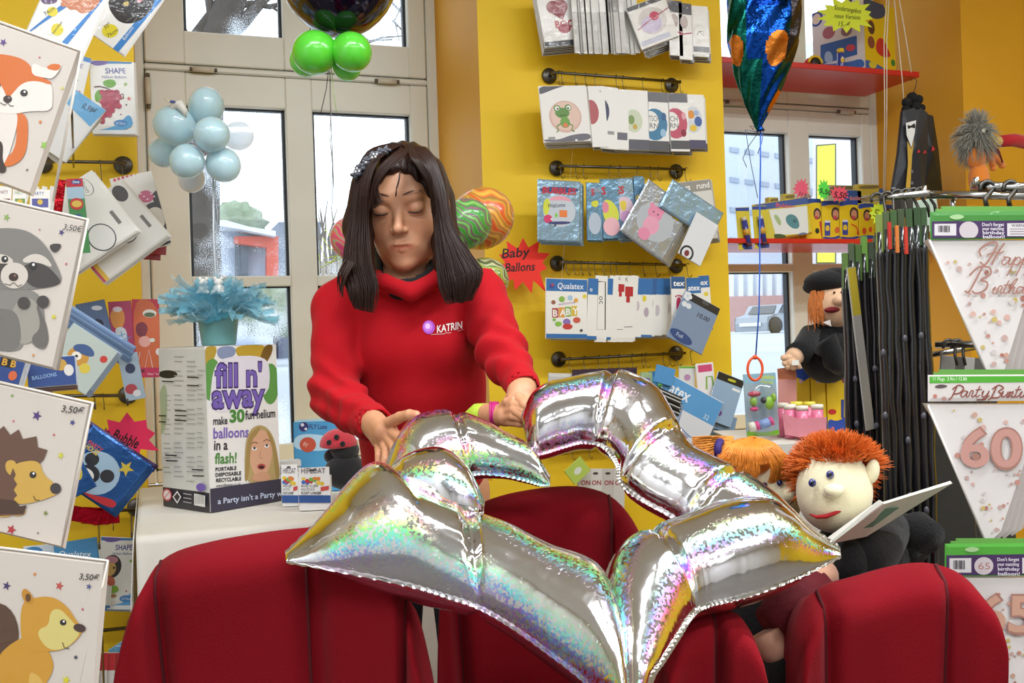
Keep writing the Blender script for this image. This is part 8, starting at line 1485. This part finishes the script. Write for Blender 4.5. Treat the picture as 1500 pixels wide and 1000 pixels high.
# pennant packs ------------------------------------------------------------
ROSE = '#a9796c'
def dots(n, poly_test, seed, r=(1.5, 5)):
    g = random.Random(seed); out = []
    while len(out) < n:
        x = g.uniform(1360, 1505); y = g.uniform(350, 560)
        if poly_test(x, y): out.append(('E', x, y, *(lambda q_: (q_, q_))(g.uniform(*r)), g.choice(['#c08a7c', '#b89a94', '#c9a08c', '#d8b0a4', '#c8a8a0', '#c9b46a', '#b07464'])))
    return out
def pennant(lb, tl_, tr_, tip, d, header, texts, seed, back=3, big=None, hy=(0, 0)):
    pl = plane_d(1440, (tl_[1]+tip[1])/2, d, 4); root = thing('pennant_pack', lb, 'packet', PL(tip[0], tip[1], *pl))
    m = M('#e4dedb', .35, coat=.7, coatbump=.5, bscale=18, var=.03); n = pl[1].normalized()
    for k in range(back, -1, -1):
        off = n*(.010*k); dx = 7*k; A = [PL(tl_[0]-(2 if k == 0 else 0)+dx*.2, tl_[1], *pl)+off, PL(tr_[0]+dx, tr_[1], *pl)+off, PL(tip[0]+20+dx*2.2, tip[1]-20, *pl)+off, PL(tip[0]+dx*2.4, tip[1]-3*k, *pl)+off, PL(tip[0]-6+dx*2.2, tip[1]-16, *pl)+off]
        mb = MB(); V = [a[:] for a in A]+[(a+n*.006)[:] for a in A]; mb.add(V, [tuple(range(5))[::-1], tuple(range(5, 10))]+[(i, (i+1) % 5, 5+(i+1) % 5, 5+i) for i in range(5)], m if k == 0 else M('#c9c0bc', .35, coat=.6, coatbump=.5, bscale=18, var=.06)); mb.build('pennant', root)
    T = frame(PL(tl_[0], tl_[1], *pl)-n*.0012, PL(tl_[0]+10, tl_[1], *pl)-PL(tl_[0], tl_[1], *pl), (0, 0, 1)); pl2 = (pl[0]-n*.0012, pl[1])
    def inside(x, y):
        t = (y-tl_[1])/(tip[1]-tl_[1]); xl = tl_[0]+(tip[0]-tl_[0])*t+8; xr = tr_[0]+(tip[0]+22-tr_[0])*t-6; return 0.04 < t < .97 and xl < x < xr
    g = random.Random(seed); dd = []
    for k in range(150):
        y = tl_[1]+(tip[1]-tl_[1])*g.random()**(.55); x = g.uniform(tl_[0], 1510)
        if inside(x, y): r = g.uniform(1.2, 4.6); dd.append(('E', x, y, r, r, g.choice(['#c08a7c', '#b89a94', '#c9a08c', '#d8b0a4', '#c8a8a0', '#c9b46a', '#b07464', '#cfc6c2'])))
        if len(dd) > 46: break
    mb = MB(); art(mb, conv(dd+texts, T, 1, pl2), 1, T, y0=0, dz=.0001); mb.build('dots_and_lettering', root)
    tb_ = MB(); tb_.tube([PL(tl_[0]-1, tl_[1]+2, *pl)-n*.002, PL(tip[0]-4, tip[1]-6, *pl)-n*.002], .0022, M('#e9e6e2', .12, coat=1), 6); tb_.build('wrapper_fold', root)
    # header card
    hp_ = (pl[0]-n*.004, pl[1]); H_ = header; 
    for k in range(2, 0, -1): sheet('header_card', '', '', (H_['x0']+8*k, H_['y0']-4*k), (H_['x1']+8*k, H_['y0']-4*k), (H_['x0']+8*k, H_['y0']+10), (hp_[0]+n*.006*k, pl[1]), (), '#5c9a3c', parent=root, t=.002)
    sheet('header_card', '', '', (H_['x0'], H_['y0']), (H_['x1'], H_['y0']-1), (H_['x0']+1, H_['y1']), hp_, H_['its'], H_['c'], px=True, parent=root, t=.003)
VIO = '#43285a'
def hd_full(x0, y0, y1, gr, num): return dict(x0=x0, x1=1540, y0=y0, y1=y1, c=gr, its=[('P', [(x0-4, y0+(y1-y0)*.35), (1545, y0+(y1-y0)*.30), (1545, y1+3), (x0-4, y1+3)], VIO), ('P', [(x0+6, y0+(y1-y0)*.44), (x0+38, y0+(y1-y0)*.43), (x0+38, y1-6), (x0+6, y1-6)], '#ddd8da')]+[('L', [(x0+12+2.2*k, y0+(y1-y0)*.5), (x0+12+2.2*k, y1-11)], 1+(k % 3)*.5, '#3a343c') for k in range(8)]+[('E', x0+56, (y0+y1)/2+(y1-y0)*.17, 14, 13, '#cfc4c8')]+([('T', num, x0+48, (y0+y1)/2+13, 10, '#b07a74', 0, 0, 0, 17)] if num else [])+
    [('T', s_, x0+74+(4-len(s_)*.2), y0+(y1-y0)*(.52+.145*k), 5, '#e6dfea', 0, 0, .02, 32) for k, s_ in enumerate(("Don't forget", 'your matching', 'birthday', 'balloon!'))]+[('P', [(x0+112, y0+(y1-y0)*.42), (1545, y0+(y1-y0)*.4), (1545, y1-5), (x0+112, y1-5)], '#ddd8da'), ('T', 'WARNING', x0+118, y0+(y1-y0)*.55, 4.5, '#4a3a4a', 0, 0, .01)]+[('L', [(x0+116, y0+(y1-y0)*(.62+.09*k)), (x0+150, y0+(y1-y0)*(.62+.09*k))], 1, '#8a7a86') for k in range(3)]+[('B', [(x0+24, y0+8), (x0+40, y0+3), (x0+52, y0+8), (x0+38, y0+13)], '#a8cf94')])
# script lettering as pen strokes
def scr(pts, w, ox, oy, s, it=3):
    p = spl([tuple(a) for a in pts], 5); return ('L', [(ox+x*s+(-y)*.22*s, oy+y*s) for x, y in p], w, ROSE)
LW = 2.2
HB_ = [scr([(-10, 4), (-14, -6), (-2, -16), (10, -14), (4, 6), (-2, 16), (-10, 12)], LW+.6, 1446, 372, 1), scr([(20, -16), (12, 2), (8, 16)], LW+.6, 1446, 372, 1), scr([(-2, 2), (8, -2), (16, -1), (22, -4)], LW, 1446, 372, 1)]
def low(ch, ox, oy, s=1.0):
    L_ = {'a': [[(8, -7), (3, -9), (-1, -4), (1, 0), (5, -2), (8, -8), (7, -2), (9, 0), (12, -3)]], 'p': [[(0, -4), (3, -9), (0, 4), (-3, 13)], [(1, -3), (6, -9), (9, -5), (6, 0), (2, -1)], [(6, 0), (11, -3)]], 'y': [[(0, -5), (2, -9), (1, -2), (4, 0), (8, -4), (10, -9)], [(10, -9), (7, 4), (2, 13), (-4, 12), (0, 6), (12, -2)]],
          'i': [[(0, -4), (3, -8), (1, -1), (4, 0), (7, -3)]], 'r': [[(0, -4), (2, -9), (5, -8), (4, -2), (6, 0), (9, -3)]], 't': [[(4, -16), (1, -3), (3, 0), (7, -3)], [(-1, -10), (8, -11)]], 'h': [[(0, -2), (6, -14), (7, -18), (3, -14), (0, 0)], [(1, -3), (6, -8), (5, -1), (8, 0), (11, -3)]], 'd': [[(7, -7), (2, -8), (-1, -3), (2, 0), (6, -4), (11, -18)], [(9, -10), (7, -2), (10, 0), (13, -3)]],
          'u': [[(0, -5), (2, -8), (1, -2), (4, 0), (8, -4), (9, -8)], [(9, -8), (8, -1), (11, 0), (14, -3)]], 'n': [[(0, -4), (2, -8), (0, 0)], [(1, -4), (6, -8), (5, -1), (8, 0), (11, -3)]], 'g': [[(8, -7), (3, -9), (-1, -4), (1, 0), (6, -3), (8, -8)], [(8, -8), (5, 5), (0, 11), (-4, 8), (2, 2), (12, -3)]]}
    return [scr(p, LW*.75*s, ox, oy, s) for p in L_[ch]]
x = 1466
for ch, adv in zip('appy', (14, 13, 13, 14)): HB_ += low(ch, x, 388, 1.25); x += adv
HB_ += [scr([(-2, -20), (-8, 0), (-14, 16), (-20, 14)], LW+.6, 1434, 412, 1), scr([(-18, -8), (-8, -20), (8, -20), (12, -10), (0, -2), (10, 2), (10, 12), (-2, 18), (-10, 14)], LW+.6, 1434, 412, 1)]
x = 1450
for ch, adv in zip('irthday', (8, 10, 9, 13, 14, 12, 12)): HB_ += low(ch, x, 430, 1.2); x += adv*.9
pennant('white pennant pack reading Happy Birthday in rose script, with rose dots', (1362, 350), (1530, 352), (1452, 560), 1.90, hd_full(1362, 310, 351, '#3f8a34', ''), HB_, 21)
N60 = [('T', '60', 1404, 684, 58, '#a9796c', 0, 0, .045, 92), ('T', '60', 1405, 682, 55, '#c9958a', 0, 0, .02, 89)]
N60h = dict(x0=1359, x1=1540, y0=549, y1=588, c='#ddd6d2', its=[('P', [(1355, 545), (1545, 545), (1545, 559), (1355, 561)], '#4fae2c'), ('T', '11 Flags  3.9m / 12.8ft', 1366, 557, 5, '#dff0d4', 0, 0, .01, 50), ('B', [(1366, 567), (1376, 562), (1390, 565), (1378, 569)], '#5a4a4a'), ('E', 1369, 580, 3, 3, '#c07a6c'), ('E', 1382, 584, 3.5, 3.5, '#b88a84')])
x = 1400; t_ = [scr([(0, -16), (-4, 0), (-8, 6)], 2, 1398, 580, 1), scr([(-6, -10), (2, -16), (10, -12), (6, -5), (-2, -3)], 2, 1398, 580, 1)]
for ch, adv in zip('arty', (11, 9, 9, 12)): t_ += low(ch, x+7, 581, 1.0); x += adv
t_ += [scr([(0, -16), (-4, 0), (-8, 6)], 2, 1456, 580, 1), scr([(-6, -10), (2, -16), (10, -12), (4, -7), (9, -3), (5, 2), (-4, 2)], 2, 1456, 580, 1)]
x = 1462
for ch, adv in zip('unting', (12, 11, 8, 8, 11, 10)): t_ += low(ch, x+3, 581, 1.0); x += adv*.85
N60h['its'] += [(a[0], a[1], a[2], '#8c4438') for a in t_]
pennant('white pennant pack with a large rose 60 under a Party Bunting header', (1360, 592), (1530, 592), (1446, 798), 1.88, N60h, N60, 22)
N65 = [('T', '65', 1428, 925, 56, '#a9796c', 0, 0, .045, 88), ('T', '65', 1429, 923, 53, '#cfa08a', 0, 0, .02, 85)]
pennant('white pennant pack with a large rose 65 at the bottom right', (1384, 846), (1540, 846), (1470, 1060), 1.86, hd_full(1384, 796, 844, '#4fa836', '65'), N65, 23)
# ================================================================ THE TWO FOREGROUND PUPPETS AND THEIR BOOK
FEL2 = M('#e6dcb8', .95, sheen=.35, bump=.15, bscale=260, var=.03); BLF2 = M('#08080a', .95, sheen=.08, bump=.3, bscale=160)
def fur(nm, centre, r, n, cond, L_, mat, par, seed, droop=.01, rad=.0016, comb=None):
    g = random.Random(seed); roots = []
    while len(roots) < n:
        a = g.uniform(0, 6.283); z = g.uniform(-1, 1); h = math.sqrt(1-z*z); d = RT0*(h*math.cos(a))+FW*(h*math.sin(a))+UP0*z; u = (h*math.cos(a), h*math.sin(a), z)
        if not cond(u): continue
        p0 = centre+RT0*(u[0]*r[0])+FW*(u[1]*r[1])+UP0*(u[2]*r[2]); l = g.uniform(*L_); dd = (d+Vector((g.gauss(0, .22), g.gauss(0, .22), g.gauss(0, .22)))+(comb(u) if comb else Vector())).normalized()
        roots.append([p0+dd*l*t-UP0*(droop*t*t) for t in (0, .3, .6, .85, 1)])
    o = strands(nm, roots, mat, par, rad); o['kind'] = 'stuff'; return o
d1 = 1.80; S1 = d1/FPX; q = lambda x, y, dd=0: P(x, y, d1+dd)
bp = thing('boy_puppet', 'smiling plush boy puppet with spiky orange hair, blue eyes and black sleeves reading a book', 'puppet', Vector(q(1240, 850, .06)))
c_ = q(1222, 718)
def headshape(V): return V*(1+.05*np.clip(-V[:, 2:], 0, 1)*np.array([1, 0, 0]))
mb = MB(); mb.ell(c_, (56*S1, .062, 62*S1), FEL2, 40, f=headshape); mb.build('head', bp)
mb = MB(); mb.ell(q(1221, 718, -.068), (.017, .018, .012), FEL2, 18); mb.ell(q(1213, 722, -.062), (.010, .010, .008), FEL2, 14); mb.ell(q(1229, 716, -.062), (.010, .010, .008), FEL2, 14); mb.build('nose', bp)
mb = MB(); mb.ell(q(1278, 690, -.022), (.013, .011, .022), FEL2, 18, Matrix.Rotation(.25, 3, 'Y')); mb.build('ear', bp)
for x, y in ((1190, 707), (1216, 695)):
    mb = MB(); mb.ell(q(x, y, -.056), (.0075, .006, .0075), M('#27337c', .1, coat=1), 16); mb.build('eye', bp)
    mb = MB(); mb.ell(q(x, y, -.0615), (.0038, .002, .0038), M('#0c0c10', .1), 12); mb.build('pupil', bp)
mb = MB(); m_ = M('#a3161c', .85); pts = [(1186, 753), (1196, 757), (1210, 756), (1224, 751), (1238, 745)]; mb.tube([q(x, y, -.0605+.0155*((x-1218)/34)**2+.004*(y-745)/12) for x, y in pts], [.0012, .0032, .004, .0032, .0012], m_, 10); mb.build('mouth', bp)
mb = MB(); mb.tube([q(x, y, dz) for x, y, dz in ((1234, 746, -.056), (1244, 742, -.051), (1252, 734, -.045), (1256, 726, -.040))], .0012, M('#8a7a5c', .9), 6); mb.build('cheek_seam', bp)
fur('hair', q(1226, 690, .012), (54*S1, .06, 42*S1), 3600, lambda u: (u[2] > .02+.42*max(0, -u[1]-.2) or (u[1] > .15 and u[2] > -.75)) and not (u[1] < -.5 and u[2] < .42), (.016, .036), M('#d9691c', .6, var=.35, vscale=45), bp, 31, .006, .0013, comb=lambda u: Vector((0, 0, .45)))
# torso, arms
mb = MB(); mb.ell(q(1262, 815, .10), (.095, .08, .085), BLF2, 28); mb.build('torso', bp)
mb = MB(); mb.tube([q(1300, 775, .09), q(1278, 800, .0), q(1255, 818, -.05), q(1240, 822, -.07)], [.042, .052, .055, .044], BLF2, 22); mb.ell(q(1238, 822, -.07), (.042, .044, .046), BLF2, 18); mb.build('sleeve', bp)
mb = MB(); mb.tube([q(1330, 790, .10), q(1350, 780, .08), q(1360, 790, .06)], [.05, .04, .035], BLF2, 18); mb.build('sleeve', bp)
SKP = M('#dba98c', .9, sheen=.2)
mb = MB(); mb.tube([q(1214, 838, -.10), q(1196, 846, -.115), q(1182, 852, -.12)], [.022, .019, .014], SKP, 14)
for k in range(4): mb.tube([q(1196, 846-2+k*2, -.12), q(1184-k, 848+k*3, -.13), q(1176+k, 852+k*3, -.128)], [.009, .008, .006], SKP, 10)
mb.build('hand', bp)
# legs hanging over the chair, trousers and bare calf
pg = q(1140, 900, -.12)
mb = MB(); mb.tube([q(1196, 862, -.10), q(1165, 885, -.13), q(1130, 918, -.15)], [.045, .045, .035], M('#6c1220', .85, bump=.3, bscale=60, var=.3), 16); mb.build('plaid_trousers', bp)
mb = MB(); mb.tube([q(1122, 925, -.15), q(1133, 945, -.155), q(1146, 962, -.155)], [.030, .029, .027], SKP, 16); mb.build('calf', bp)
mb = MB(); mb.tube([q(1136, 960, -.158), q(1152, 985, -.158), q(1165, 1015, -.158)], [.037, .042, .046], BLF2, 18); mb.build('sock', bp)
# girl puppet
d2 = 1.93; S2 = d2/FPX; r_ = lambda x, y, dd=0: P(x, y, d2+dd)
gp = thing('girl_puppet', 'plush girl puppet with long ginger hair and violet hair tie, behind the star', 'puppet', Vector(r_(1125, 830, 0)))
mb = MB(); mb.ell(r_(1130, 722), (46*S2, .058, 56*S2), FEL2, 32); mb.build('head', gp)
mb = MB(); mb.ell(r_(1156, 724, -.052), (.014, .014, .014), FEL2, 14); mb.build('nose', gp)
mb = MB(); mb.ell(r_(1162, 681, -.02), (.013, .01, .014), M('#d9842c', .9), 14); mb.build('ear', gp)
for x, y in ((1120, 711), (1142, 707)): mb = MB(); mb.ell(r_(x, y, -.055), (.006, .005, .0065), M('#232a5c', .1, coat=1), 14); mb.build('eye', gp)
mb = MB(); mb.tube([r_(1150, 736, -.056), r_(1156, 739, -.053), r_(1162, 734, -.05)], .001, M('#8a6a4c', .9), 6); mb.build('smile', gp)
mb = MB(); mb.ell(r_(1125, 815, .02), (.075, .06, .075), M('#3a2c5c', .9), 22); mb.build('torso', gp)
GH = M('#e08a2c', .55, var=.3, vscale=35); g = random.Random(12); roots = []
for k in range(900):
    t = g.random(); u = g.random(); 
    A = spl([(1090, 645, d2-.02), (1065, 655, d2-.05), (1050, 672, d2-.06), (1048, 690, d2-.055)], 3); B = spl([(1105, 640, d2-.02), (1140, 655, d2-.06), (1166, 685, d2-.055), (1174, 712, d2-.03)], 3)
    C_ = spl([(1098, 640, d2), (1105, 660, d2-.065), (1112, 690, d2-.068), (1100, 705, d2-.06)], 3); X, Yb = (A, C_) if t < .45 else (C_, B); s = g.random(); jx = g.gauss(0, 2); cut = len(X)-int(g.random()**2*4)
    if X is C_ and s < .35: cut = min(cut, 6)
    roots.append([P(X[i][0]*(1-s)+Yb[i][0]*s+jx*i/9, X[i][1]*(1-s)+Yb[i][1]*s+g.uniform(-.6, .6), X[i][2]*(1-s)+Yb[i][2]*s-.008*g.random()) for i in range(max(4, cut))])
for k in range(380):
    s = g.random(); jx = g.uniform(-5, 5); roots.append([P(1072-8*i+jx*.6, 650+2.2*i*(s*1.6)+(s-.5)*22+.5*math.sin(i+k), d2-.03-.01*s) for i in range(8)])
o = strands('hair', roots, GH, gp, .0016); o['kind'] = 'stuff'
mb = MB(); mb.ell(r_(1100, 672, .01), (52*S2, .058, 32*S2), GH, 24); mb.ell(r_(1038, 658, .0), (.030, .022, .018), GH, 14); mb.build('scalp', gp)
mb = MB(); mb.tube([r_(1055+6*math.cos(a)*.6, 659+12*math.sin(a), -.035+.025*math.cos(a)) for a in [6.283*k/14 for k in range(14)]], .0075, M('#33206c', .7), 8, close=True); mb.build('hair_tie', gp)
# book
bk_ = thing('picture_book', 'open hardback picture book with a green picture, held up by the orange-haired boy puppet', 'book', q(1222, 792, -.06))
def board(pts, ds, th, m, nm):
    A = [P(x, y, d) for (x, y), d in zip(pts, ds)]; n = (A[1]-A[0]).cross(A[3]-A[0]).normalized()*th; mb = MB(); V = [a[:] for a in A]+[(a+n)[:] for a in A]; mb.add(V, [(0, 1, 2, 3), (7, 6, 5, 4), (0, 4, 5, 1), (1, 5, 6, 2), (2, 6, 7, 3), (3, 7, 4, 0)], m); return mb.build(nm, bk_)
dA = (1.66, 1.70, 1.88, 1.84)
board([(1214, 792), (1240, 770), (1392, 704), (1290, 736)], (1.67, 1.72, 1.80, 1.62), .004, M('#dcdccf', .5), 'page_block')
board([(1217, 794), (1268, 784), (1394, 706), (1291, 737)], (1.66, 1.69, 1.79, 1.615), .0025, M('#c9cdbe', .45), 'cover')
board([(1246, 775), (1278, 771), (1318, 742), (1292, 744)], (1.655, 1.66, 1.665, 1.635), .001, M('#4f7a62', .5), 'green_picture')
board([(1212, 790), (1218, 795), (1296, 738), (1290, 733)], (1.675, 1.665, 1.612, 1.615), .004, M('#eceadf', .5), 'spine_edge')
# prongs that carry the packets standing off the left pier
for r_ in [o for o in bpy.data.objects if o.name.startswith('wall_rail') and 'left pier' in o.get('label', '')]:
    z = r_.location.z; k = z > 1.7
    for x, Yp in (((100, 2.66),) if k else ((120, 2.76), (168, 2.88))):
        a = W(x, 0, YW-.02); mb = MB(); a.z = z-.012; t_ = (Yp-a.y); ex = W(x, 0, Yp).x
        mb.tube([a, Vector((ex, Yp, z-.012)), Vector((ex, Yp-.01, z+.004))], .003, RAILM, 6); mb.build('prong', r_)
# dark skirt of the girl puppet over the gap between the chairs
mb = MB(); mb.tube([P(1130, 850, 1.86), P(1128, 905, 1.82), P(1125, 960, 1.80), P(1124, 1020, 1.80)], [.085, .088, .080, .07], BLF2, 20); mb.build('skirt', gp)
